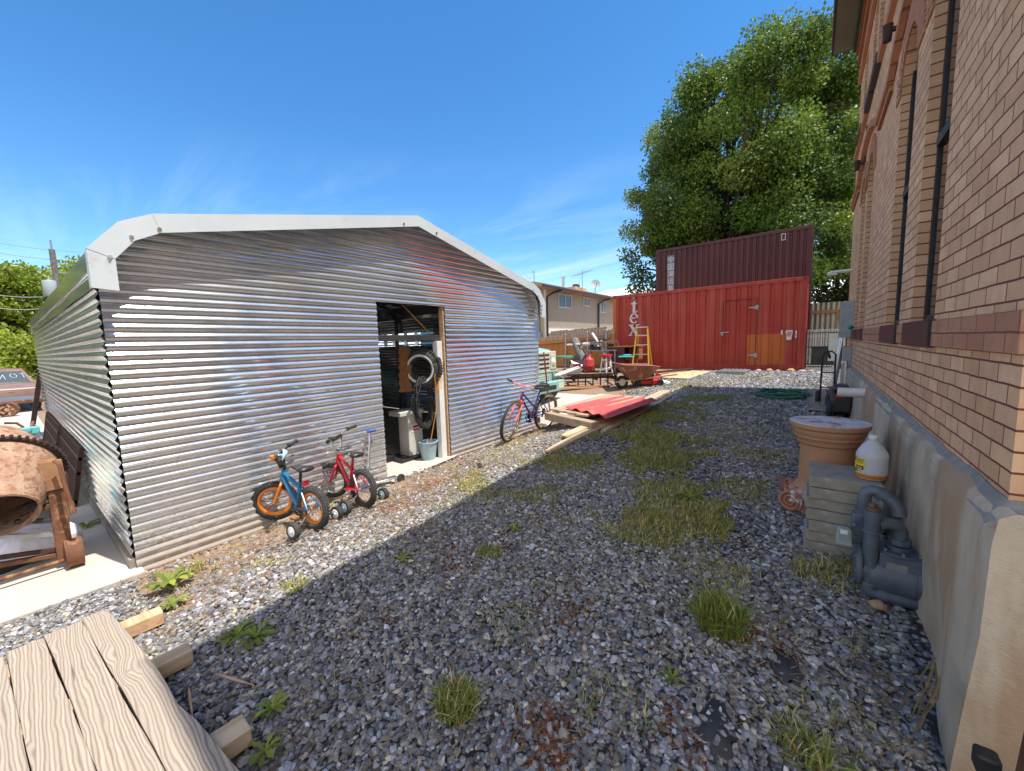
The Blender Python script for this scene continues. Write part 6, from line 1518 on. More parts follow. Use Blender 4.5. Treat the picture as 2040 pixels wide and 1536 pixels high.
for i, k in enumerate(('zhong','guo','hai','yun','ji','tuan')):
    b = MB(); s = .25; zb_ = 2.96 - .275 * i
    for (xa, za), (xb, zb) in GL[k]:
        b.beam((-4.655 + s*xa - box_, .0, zb_ + s*za - bz0), (-4.655 + s*xb - box_, .0, zb_ + s*zb - bz0), .022, .004, (0,1,0))
    b.build('character', M['letter_pale'], mar, smooth=0)

# ------------------------------------------------------------------ truck, peeking out behind the shed
TX, TY0, TY1 = -4.95, 6.45, 8.28; zg = -1.36
t = thing('old_truck', 'faded green old pickup truck, its cream grille and bumper showing past the shed corner', 'truck', (TX, TY1, zg))
def T(x, y, z): return (x, y - (TY1 - 0) + 0 if False else y, z)
W = TY1 - TY0
b = MB(); side = [(-.12,.28),(-.02,.42),(-.05,1.12),(-.18,1.24),(-1.3,1.30),(-1.35,.35)]
b.loft([[V((x - .02*(abs(f) > .9), -W/2 + W/2*f, z - .05*(abs(f) > .9)*(z > 1.1))) for x, z in side] for f in (-1, -.94, -.5, 0, .5, .94, 1)]); b.build('bonnet', M['truck'], t, bevel=.03)
b = MB(); b.loft([[V((x, y, z)) for x, z in ((-1.3,.35),(-1.35,1.32),(-1.75,1.85),(-2.9,1.85),(-3.0,.35))] for y in (-W + .05, -.05)]); b.bb((-5.2,-W,.5),(-3.05,0,1.15)); b.build('cab', M['truck'], t, bevel=.03)
b = MB(); b.bb((.0,-W + .12,.66),(.035,-.10,1.16)); g_ = b.build('grille', M['truck_white'], t, smooth=0, bevel=.02)
b = MB()
for z in (.76, .86, .96, 1.06): b.bb((.036,-W + .3,z),(.042,-.42,z + .038))
b.build('slots', M['black_metal'], g_, smooth=0)
for y in (-.25, -W + .27):
    b = MB(); b.bb((.036,y - .12,.74),(.05,y + .12,1.08)); hl = b.build('headlight', M['truck_white'], t, smooth=0, bevel=.015)
    b = MB(); b.lathe([(.095,.0),(.08,.02),(.05,.032),(.0,.036)], (.05,y,.91), (1,0,0), 22); b.build('lens', M['lens'], hl)
b = MB(); b.bb((.02,-W + .35,.46),(.06,-.35,.64)); 
b.build('apron', M['truck'], t, smooth=0)
b = MB()
for z in (.49,.54,.59): b.bb((.061,-W + .42,z),(.066,-.45,z + .025))
for y in (-.5,-.62): b.bb((.068,y,.47),(.072,y + .02,.63))
b.build('apron_slots', M['truck_white'], t, smooth=0)
b = MB(); b.bb((.08,-W - .03,.22),(.22,-.02,.47)); b.bb((.02,-W + .1,.25),(.085,-.1,.42)); bp = b.build('bumper', M['truck'], t, bevel=.03)
b = MB(); b.bb((.2205,-W + .4,.28),(.2235,-.42,.38)); b.build('slot', M['black_metal'], bp, smooth=0)
b = MB(); b.bb((.221,-.32,.28),(.225,-.08,.42)); b.build('plate', M['truck_white'], bp, smooth=0)
for y in (-.22, -W + .22):
    for x in (-.62, -4.0):
        b = MB(); b.torus((x,y,.34),(0,1,0),.25,.105,32,10); b.cyl((x,y-.07,.34),(x,y+.07,.34),.19,n=24); b.build('wheel', M['tyre_dusty'], t)
b = MB()
for y in (-.22,):
    b.torus((-.15,y-.03,.30),(0,1,0),.225,.10,32,10); b.cyl((-.15,y-.09,.3),(-.15,y+.04,.3),.17,n=22)
b.build('spare_wheel', M['tyre_dusty'], t)

# ------------------------------------------------------------------ wooden fence
FY = 13.55
t = thing('wooden_fence', 'orange stained board fence with bleached tops behind the junk pile', 'fence', (-5.8, FY, -1.0))
xs = np.arange(-11.5, -5.80, .142); F_ = []
def ftop(x): return .43 + (x + 5.75) * .062
b = MB(); b2 = MB(); r_ = random.Random(8)
for x in xs:
    zt_ = ftop(x) + r_.uniform(-.015, .015); yo = r_.uniform(0, .006); w_ = .134
    b.bb((x + 5.8, yo, -.05), (x + 5.8 + w_, yo + .018, zt_ - .18 + 1.0))
    o2 = x + 5.8; b2.add([(o2,yo,zt_+.82),(o2+w_,yo,zt_+.82),(o2+w_,yo,zt_+.97),(o2+w_-.03,yo,zt_+1.0),(o2+.03,yo,zt_+1.0),(o2,yo,zt_+.97)] + [(o2,yo+.018,zt_+.82),(o2+w_,yo+.018,zt_+.82),(o2+w_,yo+.018,zt_+.97),(o2+w_-.03,yo+.018,zt_+1.0),(o2+.03,yo+.018,zt_+1.0),(o2,yo+.018,zt_+.97)], [(5,4,3,2,1,0),(6,7,8,9,10,11)] + [(i,(i+1)%6,(i+1)%6+6,i+6) for i in range(6)])
b.build('boards', M['fence_wood'], t, smooth=0); b2.build('board_tops', M['fence_top'], t, smooth=0)
for dz in (-.26, -1.2):
    b = MB(); b.beam((-5.7, -.03, ftop(-11.5) + dz + 1.0), (-.02, -.03, ftop(-5.8) + dz + 1.0), .045, .09); b.build('rail', M['fence_rail'], t, smooth=0)
for x in (-7.66, -6.72, -5.98, -9.4):
    b = MB(); b.cyl((x + 5.8, -.085, 0), (x + 5.8, -.085, ftop(x) + .97), .03, n=12); b.sphere((x + 5.8, -.085, ftop(x) + .98), .036, 10, 6); b.build('post', M['pipe_grey'], t)
b = MB(); r_ = random.Random(5)
for k, x in enumerate(np.arange(-8.6, -5.9, .15)):
    zt_ = .50 + r_.uniform(-.02, .02) + (x + 8.6) * .035; b.bb((x, 0, -1.0), (x + .135, .02, zt_))
tag(b.build('wooden_fence', M['fence_top'], smooth=0, loc=(-.8, 15.2, 0)), 'darker wooden fence whose tops show just above the orange fence', 'fence')
# ------------------------------------------------------------------ junk pile
def gp_(x, y): return (x, y, gz(x, y))
t = thing('step_ladder', 'yellow fibreglass step ladder with silver treads standing before the red container', 'ladder', gp_(-4.30, 12.45), (0, 0, R(8)))
Hh = 1.43; bw_, tw_ = .265, .155
for s in (-1, 1):
    b = MB(); b.beam((s*bw_, -.30, 0), (s*tw_, .0, Hh), .035, .075, (0,1,0)); b.build('rail', M['yellow'], t, smooth=0, bevel=.004)
    b = MB(); b.beam((s*bw_*.95, .42, 0), (s*tw_*.9, .06, Hh - .05), .03, .04, (0,1,0)); b.build('rear_leg', M['yellow'], t, smooth=0)
for k in range(1, 5):
    f = k * .205; w_ = bw_ + (tw_ - bw_) * f; b = MB(); b.box((0, -.30 + .30*f, Hh*f), (2*w_ - .03, .085, .028)); b.build('step', M['alu'], t, smooth=0)
b = MB(); b.box((0, .03, Hh), (.37, .17, .03)); b.build('top_cap', M['alu'], t, smooth=0, bevel=.006)

t = thing('wheelbarrow', 'rusty wheelbarrow with faded red rim standing in front of the junk pile', 'wheelbarrow', gp_(-3.80, 9.55), (0, 0, R(37))); t.scale = (.88, .88, .92)
b = MB(); top = [(-.22,-.34),(.95,-.34),(.95,.34),(-.22,.34)]; bot = [(.18,-.21),(.66,-.21),(.66,.21),(.18,.21)]
def lp(P, z, n=6): 
    return [V((*P[i], z)).lerp(V((*P[(i+1)%4], z)), k/n) for i in range(4) for k in range(n)]
R0, R1 = lp(bot, .26), lp(top, .62); R1 = [p + V((0,0,.10 if p.x < -.1 else -.02 if p.x > .9 else .05*(1-p.x))) for p in R1]
Ri1 = [p * 1.0 + (V((.36,0,p.z)) - p) * .03 for p in R1]; Ri0 = [p + (V((.42,0,p.z)) - p) * .05 + V((0,0,.02)) for p in R0]
b.loft([R0, R1, Ri1, Ri0]); b.build('tray', M['wheelbarrow'], t, smooth=0)
b = MB(); b.tube(R1, .014, 7, closed=True); b.build('rim', pm('faded_red_rim', (.46,.17,.13), (.33,.12,.08), 7, .7, 0, .1), t)
b = MB(); b.torus((-.02,0,.185),(0,1,0),.135,.052,32,10); w_ = b.build('wheel', M['black_rubber'], t); b = MB(); b.cyl((-.02,-.045,.185),(-.02,.045,.185),.095,n=26); b.cyl((-.02,-.07,.185),(-.02,.07,.185),.02); b.build('hub', M['white_metal'], w_)
for s in (-1, 1):
    b = MB(); b.beam((-.22, s*.10, .20), (1.45, s*.30, .38), .04, .04); b.build('handle', M['lumber_fresh'], t, smooth=0)
    b = MB(); b.tube([(.80, s*.20, .30),(.78, s*.24, .0),(.92, s*.24,.0),(1.05, s*.25,.34)], .013, 7); b.build('leg', M['rust_dark'], t)
    b = MB(); b.tube([(-.19, s*.10,.22),(-.20, s*.14,.50)], .012, 6); b.build('brace', M['rust_dark'], t)
t = thing('lawn_mower', 'low red lawn mower with black engine on the gravel under the wheelbarrow handles', 'lawn mower', gp_(-3.35, 10.05), (0,0,R(30)))
b = MB(); b.loft([[V((x*.32*s, y*.26*s, z)) for x, y in ((1,.5),(.6,1),(-.6,1),(-1,.5),(-1,-.5),(-.6,-1),(.6,-1),(1,-.5))] for z, s in ((.05,1.0),(.15,1.0),(.19,.8))]); b.build('deck', M['red'], t, bevel=.015)
b = MB(); b.lathe([(.13,.19),(.13,.28),(.1,.34),(.03,.35)], n=18); b.box((.12,.0,.26),(.1,.12,.1)); b.build('engine', M['black_plastic'], t, bevel=.01)
b = MB(); b.cyl((.02,0,.34),(.02,0,.37),.07); b.box((.3,.05,.24),(.10,.16,.12)); b.build('cover', M['red'], t, bevel=.02)
for x, y in ((-.27,-.25),(.27,-.25),(-.27,.25),(.27,.25)):
    b = MB(); b.torus((x,y,.09),(0,1,0),.065,.024,20,8); b.cyl((x,y-.02,.09),(x,y+.02,.09),.05); b.build('wheel', M['black_rubber'], t)
b = MB(); b.tube([(.3,-.2,.12),(.55,-.2,.02)], .01,6); b.tube([(.3,.2,.12),(.62,.2,.05)], .01,6); b.build('handle', M['alu'], t)
t = thing('old_cabinet', 'dark red brown wooden cabinet against the red container, its top shelf bare', 'cabinet', gp_(-5.0, 12.7), (0,0,R(6)))
b = MB(); b.bb((-.42,-.3,.0),(.1,.3,.80)); b.build('body', M['cont_brown'], t, smooth=0, bevel=.01)
b = MB(); b.bb((-.44,-.32,.801),(.56,.32,.835)); b.bb((.12,-.3,.40),(.54,.3,.43)); b.bb((.52,-.3,.431),(.545,.3,.80)); b.bb((.12,.27,.431),(.519,.3,.80)); b.build('shelf', M['cabinet'], t, smooth=0)
t = thing('shop_stool', 'red topped stool with white legs by the wooden cabinet', 'stool', gp_(-5.28, 11.9))
b = MB(); b.lathe([(.17,.56),(.19,.57),(.19,.63),(.17,.64)], n=24); b.build('seat', M['red'], t)
for a in (0.5, 2.1, 3.7, 5.2):
    b = MB(); b.cyl((.2*math.cos(a), .2*math.sin(a), 0), (.12*math.cos(a), .12*math.sin(a), .56), .02, n=8); b.build('leg', M['white_metal'], t)
b = MB(); b.torus((0,0,.2),(0,0,1),.17,.012,24,6); b.build('foot_ring', M['chrome'], t)
t = thing('fuel_can', 'tall round red fuel can on the rusty trailer frame in the junk pile', 'fuel can', (-5.12, 10.35, -.84))
b = MB(); b.lathe([(.135,0),(.145,.02),(.145,.13),(.15,.14),(.145,.15),(.145,.30),(.13,.34),(.06,.40),(.05,.42)], n=28); b.build('body', M['red_old'], t)
b = MB(); b.tube([(-.09,0,.37),(-.07,0,.46),(.07,0,.46),(.09,0,.37)], .014,8); b.tube([(.0,.05,.4),(-.03,.12,.47)], .02,8); b.build('handle', M['red_old'], t)
t = thing('red_bucket', 'small orange red bucket beside the taller red fuel can', 'bucket', (-5.40, 10.15, -.84))
b = MB(); b.lathe([(.085,0),(.115,.20),(.12,.21),(.11,.21),(.08,.02)], n=24); b.build('body', pm('orange_red_plastic', (.62,.10,.03), (.55,.08,.03), 5, .5, 0, 0), t)
b = MB(); b.tube([(.12*math.cos(a),0,.20+.1*math.sin(a)) for a in np.linspace(0,PI,12)], .004,5); b.build('handle', M['grey_steel'], t)
t = thing('white_trough', 'white moulded trough propped on the junk pile beside the truck bumper', 'trough', (-5.35, 9.55, -.93), (R(8), R(-14), R(38)))
b = MB(); rg = []
for x, w_, h in ((-.38,.10,.06),(-.34,.16,.12),(-.1,.17,.14),(.2,.15,.16),(.36,.12,.17)):
    rg.append([V((x,-w_,h)),V((x,-w_*.8,0)),V((x,w_*.8,0)),V((x,w_,h)),V((x,w_*.85,h)),V((x,w_*.65,.03)),V((x,-w_*.65,.03)),V((x,-w_*.85,h))])
b.loft(rg); b.build('body', M['white_metal'], t, smooth=40, bevel=.008)
t = thing('white_box', 'white plastic box tilted behind the white trough', 'box', (-5.55, 10.3, -.80), (R(12), R(20), R(30)))
b = MB(); b.bb((-.16,-.11,0),(.16,.11,.16)); b.build('body', M['paper'], t, bevel=.03); b = MB(); b.bb((-.165,-.115,.161),(.165,.115,.18)); b.build('lid', M['white_metal'], t, bevel=.006)
for (dx_, dz_, s_, lb_) in ((0,0,1,'lower green metal box on the ground beside the truck bumper'),(.02,.20,.86,'smaller green metal box on top of the lower green box')):
    t = thing('tool_box', lb_, 'tool box', (-5.95 + dx_, 9.75, gz(-5.95, 9.75) + dz_), (0,0,R(35)))
    b = MB(); b.bb((-.18*s_,-.12*s_,0),(.18*s_,.12*s_,.15*s_)); b.build('body', M['green'], t, bevel=.006); b = MB(); b.bb((-.185*s_,-.125*s_,.151*s_),(.185*s_,.125*s_,.195*s_)); b.build('lid', M['green'], t, bevel=.012)
    b = MB(); b.bb((-.03,-.135*s_,.12*s_),(.03,-.122*s_,.17*s_)); b.build('latch', M['alu'], t, smooth=0)
t = thing('garden_stool', 'pale green round table on a thin post beside the board fence', 'table', gp_(-6.65, 11.6))
b = MB(); b.lathe([(.05,.56),(.25,.58),(.31,.60),(.31,.625),(.05,.62)], n=26)
for i in range(26):
    a = 2*PI*i/26; b.box((.30*math.cos(a),.30*math.sin(a),.58),(.02,.05,.05),Euler((0,0,a)).to_matrix())
b.build('top', M['green_table'], t); b = MB(); b.cyl((0,0,0),(0,0,.57),.025); b.tube([(-.2,0,0),(0,0,.2),(.2,0,0)], .015,6); b.tube([(0,-.2,0),(0,0,.2),(0,.2,0)], .015,6); b.build('post', M['grey_steel'], t)
b = MB(); pts = [V((-7.0,13.0,.06)), V((-6.75,12.8,-.25)), V((-6.4,12.5,-.60)), V((-6.0,12.2,-1.03))]; b.tube(pts, .15, 14, r1=.19); b.cyl((-6.75,12.75,-.25),(-6.5,12.6,-.05),.04,.02); b.cyl((-6.35,12.4,-.6),(-6.2,12.3,-.5),.04,.02)
tag(b.build('bark_log', M['bark'], smooth=60), 'grey barked log leaning against the board fence behind the junk', 'log')
for a, c, lb_ in (((1180,664),(1207,706),'long pale strip leaning over the junk from the fence to the cabinet'),((1187,684),(1206,705),'short pale strip lying beside the long leaning one')):
    b = MB(); b.beam(at(*a, y=12.9), at(*c, y=12.3), .07, .05); tag(b.build('pale_batten', M['paper'], smooth=0), lb_, 'batten')
b = MB(); b.cyl(at(1130,687,y=12.9), at(1155,686,y=12.7), .035); b.cyl(at(1162,686,y=12.7), at(1196,684,y=12.4), .06, n=12); b.box(at(1198,683,y=12.4), (.06,.06,.2)); tag(b.build('pale_pipe', M['white_metal']), 'pale pipe lying level across the junk before the fence', 'pipe')
t = thing('work_table', 'old metal work table cluttered with scrap behind the red stool', 'table', gp_(-5.65, 12.5), (0,0,R(10)))
b = MB(); b.bb((-.55,-.3,.70),(.5,.3,.74)); b.bb((-.5,-.28,1.0),(.45,.2,1.03)); b.build('top', M['grey_steel'], t, smooth=0)
for x, y in ((-.5,-.26),(.45,-.26),(-.5,.26),(.45,.26)):
    b = MB(); b.bb((x-.02,y-.02,0),(x+.02,y+.02,1.0 if y > 0 else .70)); b.build('leg', M['grey_steel'], t, smooth=0)
b = MB(); b.box((-.2,-.05,.80),(.22,.2,.11)); b.box((.25,0,.84),(.16,.2,.18)); b.cyl((-.4,.05,.75),(-.4,.05,.93),.07); b.box((.0,.0,1.07),(.3,.2,.07)); b.tube([(-.4,-.2,1.04),(0,-.25,1.1),(.4,-.2,1.04)],.012,6); b.build('scrap', M['dark'], t, bevel=.008)
b = MB(); b.sphere((0,0,0),.12,12,8,(1,.8,.7)); b.tube([(0,0,-.1),(.05,.02,-.35)],.05,8); b.tube([(.2,0,-.3),(.18,.0,-.05)],.06,8); tag(b.build('chrome_fixture', M['chrome'], loc=(-5.35,12.0,-.60)), 'shiny metal fixture lying in the junk beneath the red stool', 'fixture')
b = MB(); b.lathe([(.02,0),(.26,.02),(.27,.04),(.03,.06)], n=26); tag(b.build('dark_disc', M['rust_dark'], loc=(-6.55, 12.3, -.74), rot=(R(80),0,R(30))), 'round dark rusty disc leaning on the fence left of the log', 'disc')
tag(MB().tube([at(1138,719,y=11.4), at(1155,731,y=11.0), at(1157,735,y=10.95)], .03, 8).build('pale_pipe', M['white_metal']), 'short bent pale pipe slanting above the white box', 'pipe')
t = thing('trailer_frame', 'rusty low trailer frame with a spoked iron wheel under the junk', 'trailer', gp_(-5.0, 9.9), (0,0,R(38)))
b = MB()
for y in (-.45, .0, .4): b.beam((-1.0,y,.22),(.75,y,.24),.06,.06)
for x in (-.95,-.4,.2,.7): b.beam((x,-.5,.18),(x,.45,.18),.05,.05)
for x in (-.3,-.1,.1,.3,.5,.7): b.bb((x-.015,-.48,.0),(x+.015,-.45,.30))
b.bb((-.6,-.53,.30),(.75,-.47,.34)); b.build('frame', M['rust_dark'], t, smooth=0)
b = MB(); b.torus((-.85,-.62,.17),(.2,1,0),.15,.014,28,6)
for i in range(5):
    a = 2*PI*i/5; b.cyl((-.85,-.62,.17),(-.85+.15*math.cos(a),-.62-.03*math.cos(a),.17+.15*math.sin(a)),.012,n=6)
b.build('wheel', pm('pale_rust', (.42,.33,.24), (.3,.2,.13), 9, .8, 0, .2), t)
for (dx_, dy_, r_, w_, m_, lb_) in ((-4.75,9.35,36,1.3,'cabinet','orange brown board on the ground below the trailer frame'),(-4.95,9.15,40,1.5,'lumber_fresh','weathered board lying nearest the concrete drive under the trailer'),(-4.2,10.9,20,1.2,'plywood','tan plank lying behind the fuel can on the junk')):
    b = MB(); b.box((0,0,.05),(w_,.12,.05)); tag(b.build('scrap_board', M[m_], smooth=0, bevel=.004, loc=gp_(dx_,dy_), rot=(0,0,R(r_))), lb_, 'board')
b = MB(); b.beam((-4.0,11.2,-.98),(-2.9,12.9,-.93),.09,.06); tag(b.build('long_beam', M['rust_dark'], smooth=0), 'dark beam lying along the foot of the red container behind the ladder', 'beam')
b = MB(); b.box((0,0,.03),(.5,.35,.05)); b.box((.05,0,.08),(.3,.25,.05)); tag(b.build('teal_tarp', M['teal'], bevel=.03, loc=(-4.75,12.35,-.55)), 'folded teal plastic sheet showing behind the wheelbarrow tray', 'tarp')
b = MB(); b.lathe([(.12,0),(.04,.12),(.03,.28),(.0,.3)], n=12); tag(b.build('traffic_cone', M['orange'], loc=gp_(-5.75,9.2)), 'small orange cone on the ground by the truck tyre', 'cone')
t = thing('leaning_rod', 'thin rusty rod leaning on the right end of the shed front', 'rod', (-3.83, 6.02, -1.45))
b = MB(); b.cyl((.08,-.0,-.02),(-.06,.02,1.28),.014,n=8); b.build('rod', M['rust'], t)

# ------------------------------------------------------------------ far right: gate, metal fence, sheet
t = thing('iron_gate', 'black iron picket gate between the red container and the brick building', 'gate', (.22, 14.4, -.98))
b = MB()
for z in (.12, .62, 1.02): b.bb((-.38,-.012,z),(.42,.012,z+.025))
b.bb((-.40,-.02,0),(-.36,.02,1.12)); b.bb((.40,-.02,0),(.44,.02,1.12)); b.build('frame', M['black_metal'], t, smooth=0)
b = MB()
for i in range(13): b.cyl((-.36+.06*i,0,.05),(-.36+.06*i,0,1.10),.007,n=6)
b.build('pickets', M['black_metal'], t, smooth=0)
b = MB()
for i in range(30): b.bb((-.6 + .05*i, 0, 0), (-.6 + .05*i + .034, .012, 1.15))
b.bb((-.6,.012,.2),(.9,.03,.26)); b.bb((-.6,.012,.9),(.9,.03,.96)); tag(b.build('white_picket_fence', M['cont_white'], smooth=0, loc=(.1, 16.2, -.98)), 'weathered white slatted fence behind the black iron gate', 'fence')
b = MB(); xs = np.linspace(-.4, 4.2, 140); vs = []
for z in (0, 2.2): vs += [(x, .025*math.cos(x*2*PI/.16), z) for x in xs]
n = len(xs); b.add(vs, [(i, i+1, n+i+1, n+i) for i in range(n-1)]); b.mat(1).bb((-.4,-.07,1.78),(4.2,-.03,1.90))
tag(b.build('metal_fence', [pm('weathered_tin', (.40,.37,.29), (.28,.24,.18), 3, .5, .5, .1), M['fence_rail']], smooth=60, loc=(.0, 20.0, -.95)), 'tall corrugated metal fence with brown rail far behind the gate', 'fence')
b = MB(); b.box((0,0,.62),(.34,.015,.75),(R(-5),0,0)); tag(b.build('pale_sheet', pm('pale_green_sheet', (.56,.60,.50), (.48,.52,.42), 4, .6, 0, .05), smooth=0, loc=(.52, 14.0, -.98)), 'pale greenish sheet standing against the iron gate beside the conduit', 'sheet')
b = MB(); 
for k in range(60): b.tube([(random.gauss(0,.06), random.gauss(0,.05), 0), (random.gauss(0,.09), random.gauss(0,.08), -.5), (random.gauss(0,.10), random.gauss(0,.08), -1.0)], .006, 4)
tag(b.build('straw_bundle', M['rope'] if False else pm('straw', (.38,.22,.08), (.28,.15,.05), 12, .9), loc=(.78, 17.6, 1.05)), 'hanging bundle of brown straw beside the corrugated metal fence', 'straw bundle')
b = MB(); b.box((0,0,.32),(.55,.4,.5)); b.box((0,0,.6),(.6,.45,.05)); tag(b.build('appliance_box', M['dark'], bevel=.02, loc=(.25, 15.3, -.98)), 'dark boxy appliance standing behind the black iron gate', 'appliance')

# ------------------------------------------------------------------ neighbour's house
HX, HY0, HY1, HZ = -14.0, 22.1, 36.5, 3.6
h = thing('neighbour_house', 'low tan lap sided house with shallow shingle roof beyond the board fence', 'house', (HX, HY0, -.95))
def hb(mb, name, mat, par=None, **k):
    mb.v = [(p[0] - HX, p[1] - HY0, p[2] + .95) for p in mb.v]; return mb.build(name, mat, par or h, **k)
b = MB(); b.bb((HX - 9, HY0, -.95), (HX, HY1, HZ)); hb(b, 'wall', M['siding'], smooth=0)
b = MB(); b.bb((HX + .002, HY0 - .012, -.9), (HX + .02, HY0 + .12, HZ - .02)); b.bb((HX - .12, HY0 - .02, -.9), (HX + .0, HY0 - .002, HZ - .02)); b.bb((HX + .002, HY0 + .13, .62), (HX + .06, HY1, .95)); hb(b, 'corner_trim', M['white_metal'], smooth=0)
b = MB(); ov = .65
b.add([(HX + ov, HY0 - 1.4, HZ - .12), (HX + ov, HY1 + .8, HZ - .12), (HX + ov, HY1 + .8, HZ + .08), (HX + ov, HY0 - 1.4, HZ + .08), (HX - 4.5, HY0 - 1.4, HZ + 1.15), (HX - 4.5, HY1 + .8, HZ + 1.15), (HX - 9.6, HY0 - 1.4, HZ + .08), (HX - 9.6, HY1 + .8, HZ + .08), (HX - 9.6, HY0 - 1.4, HZ - .12), (HX - 9.6, HY1 + .8, HZ - .12)],
 [(0,1,2,3),(3,2,5,4),(4,5,7,6),(6,7,9,8),(0,3,4,6,8),(1,9,7,5,2),(0,8,9,1)]); rf_ = hb(b, 'roof', M['shingle'], smooth=0)
b = MB(); b.bb((HX + ov + .001, HY0 - 1.4, HZ - .14), (HX + ov + .09, HY1 + .8, HZ + .0)); hb(b, 'gutter', M['sill'], rf_, smooth=0)
ch = at(1152, 575, x=-16.8); b = MB(); b.bb((-17.3, ch.y - 1.3, HZ + .2), (-16.4, ch.y + .9, ch.z + .05)); b.mat(1).bb((-17.1, ch.y - .5, ch.z + .051), (-16.7, ch.y + .1, ch.z + .35)); hb(b, 'chimney', [M['brick'], M['dark']], rf_, smooth=0)
vp = at(1122, 553, x=-15.6); b = MB(); b.cyl((-15.6, vp.y, HZ + .3), (-15.6, vp.y, vp.z), .12); b.cyl((-15.6, vp.y, vp.z), (-15.6, vp.y, vp.z + .06), .17); hb(b, 'vent_pipe', M['alu'], rf_)
for (u0, v0, u1, v1) in ((1111,584,1137.5,615.5),(1161,592,1174.5,611.5),(1194.5,599,1206,624)):
    a = at(u0, v0, x=HX); c = at(u1, v1, x=HX); b = MB(); e = .08; y0, y1, z1, z0 = a.y, c.y, a.z, c.z; ym = (y0 + y1) / 2
    for p, q_ in (((y0,z0),(y1,z0+e)),((y0,z1-e),(y1,z1)),((y0,z0+e+.001),(y0+e,z1-e-.001)),((y1-e,z0+e+.001),(y1,z1-e-.001)),((ym-.04,z0+e+.001),(ym+.04,z1-e-.001))): b.bb((HX + .003, p[0], p[1]), (HX + .06, q_[0], q_[1]))
    wf = hb(b, 'window', M['paper'], smooth=0); b = MB(); b.bb((HX + .004, y0 + e, z0 + e), (HX + .03, y1 - e, z1 - e)); hb(b, 'pane', M['glass_dark'], wf, smooth=0)
for u, v0 in ((1089.5, 594), (1192.5, 604)):
    a = at(u, v0, x=HX + .1); b = MB(); b.tube([(HX + .7, a.y + .9, HZ - .15), (HX + .35, a.y + .35, HZ - .35), (HX + .1, a.y, HZ - .6), (HX + .1, a.y, -.9)], .07, 8); hb(b, 'downspout', M['black_metal'])
sd = at(1186, 568, x=-13.6)
t = thing('satellite_dish', 'small pale satellite dish on the edge of the house roof', 'satellite dish', (sd.x, sd.y, HZ + .02))
zz = sd.z - HZ; b = MB(); b.cyl((0,0,0),(0,-.1,zz - .05),.03); b.build('mast', M['grey_steel'], t); b = MB(); b.lathe([(.0,.0),(.2,.03),(.36,.10),(.38,.12),(.2,.06),(0,.03)], (0,0,zz), (.5,-.7,.35), 24); b.build('dish', M['letter_grey'], t); b = MB(); b.tube([(0,0,zz - .3),(.35,-.5,zz - .05)],.02,6); b.box((.36,-.5,zz),(.08,.08,.08)); b.build('feed_arm', M['grey_steel'], t)
an = at(1160, 545, x=-16.0); an2 = at(1161, 572, x=-16.0)
t = thing('tv_antenna', 'thin rooftop television antenna mast beside the house chimney', 'antenna', (-16.0, an.y, HZ + .3)); zt_ = an.z - HZ - .3
b = MB(); b.cyl((0,0,0),(0,0,zt_ + .3),.025); b.build('mast', M['grey_steel'], t)
b = MB(); b.cyl((-.2,-.9,zt_ - .25),(.2,.9,zt_ + .35),.02)
for i in range(7):
    f = -1 + i/3; b.cyl((.2*f - .5, .9*f, zt_ + .05 + .3*f), (.2*f + .5, .9*f + .1, zt_ + .05 + .3*f), .012, n=6)
b.tube([(0,0,zt_ - .2),(-.1,-.5,zt_ - .9)], .01, 5); b.build('boom', M['grey_steel'], t)
e0 = at(1064, 548, x=-16.5); b = MB(); b.tube([(-16.5,e0.y,HZ + .4),(-16.5,e0.y,e0.z + .2),(-16.5,e0.y - .12,e0.z + .3),(-16.5,e0.y - .2,e0.z + .15)],.03,8); b.tube([(-16.5,e0.y-.2,e0.z+.1),(-16.5,e0.y-.5,e0.z-.35),(-16.5,e0.y-1.2,e0.z-.15)],.014,5)
tag(b.build('service_mast', M['grey_steel']), 'thin electrical service mast rising from the left end of the house roof', 'mast')
t = thing('meter_box', 'grey round electricity meter on the left face of the house', 'electrical box', (HX - .5, HY0 - .02, .45))
b = MB(); b.bb((-.2,-.14,-.3),(.2,0,.25)); b.build('box', M['pipe_grey'], t, smooth=0); b = MB(); b.cyl((0,-.14,.05),(0,-.24,.05),.14,n=18); b.build('dial', M['alu'], t); b = MB(); b.cyl((0,-.06,.25),(0,-.06,2.9),.05); b.build('conduit', M['grey_steel'], t)

# ------------------------------------------------------------------ mountains
b = MB(); MYd = 3000; r_ = random.Random(12); xs = np.linspace(-4200, 1500, 150); rings = []
def mh(x): return 398 + 14*math.exp(-((x + 1130)/160)**2) + 10*math.sin(x*.009) + 7*math.sin(x*.023+1) - .05*abs(x + 1200)
for x in xs:
    h_ = mh(x); rings.append([V((x, MYd - 900, -20)), V((x + r_.uniform(-30,30), MYd - 500, h_*.45 + r_.uniform(-25,25))), V((x + r_.uniform(-30,30), MYd - 230, h_*.75 + r_.uniform(-22,22))), V((x, MYd, h_ + r_.uniform(-10,10))), V((x, MYd + 700, -20))])
b.v = [tuple(p) for r in rings for p in r]; b.f = [(j*5+i, j*5+i+1, (j+1)*5+i+1, (j+1)*5+i) for j in range(len(xs)-1) for i in range(4)]; b.m = [0]*len(b.f)
tag(b.build('mountains', M['snow'], smooth=20), kind='structure')

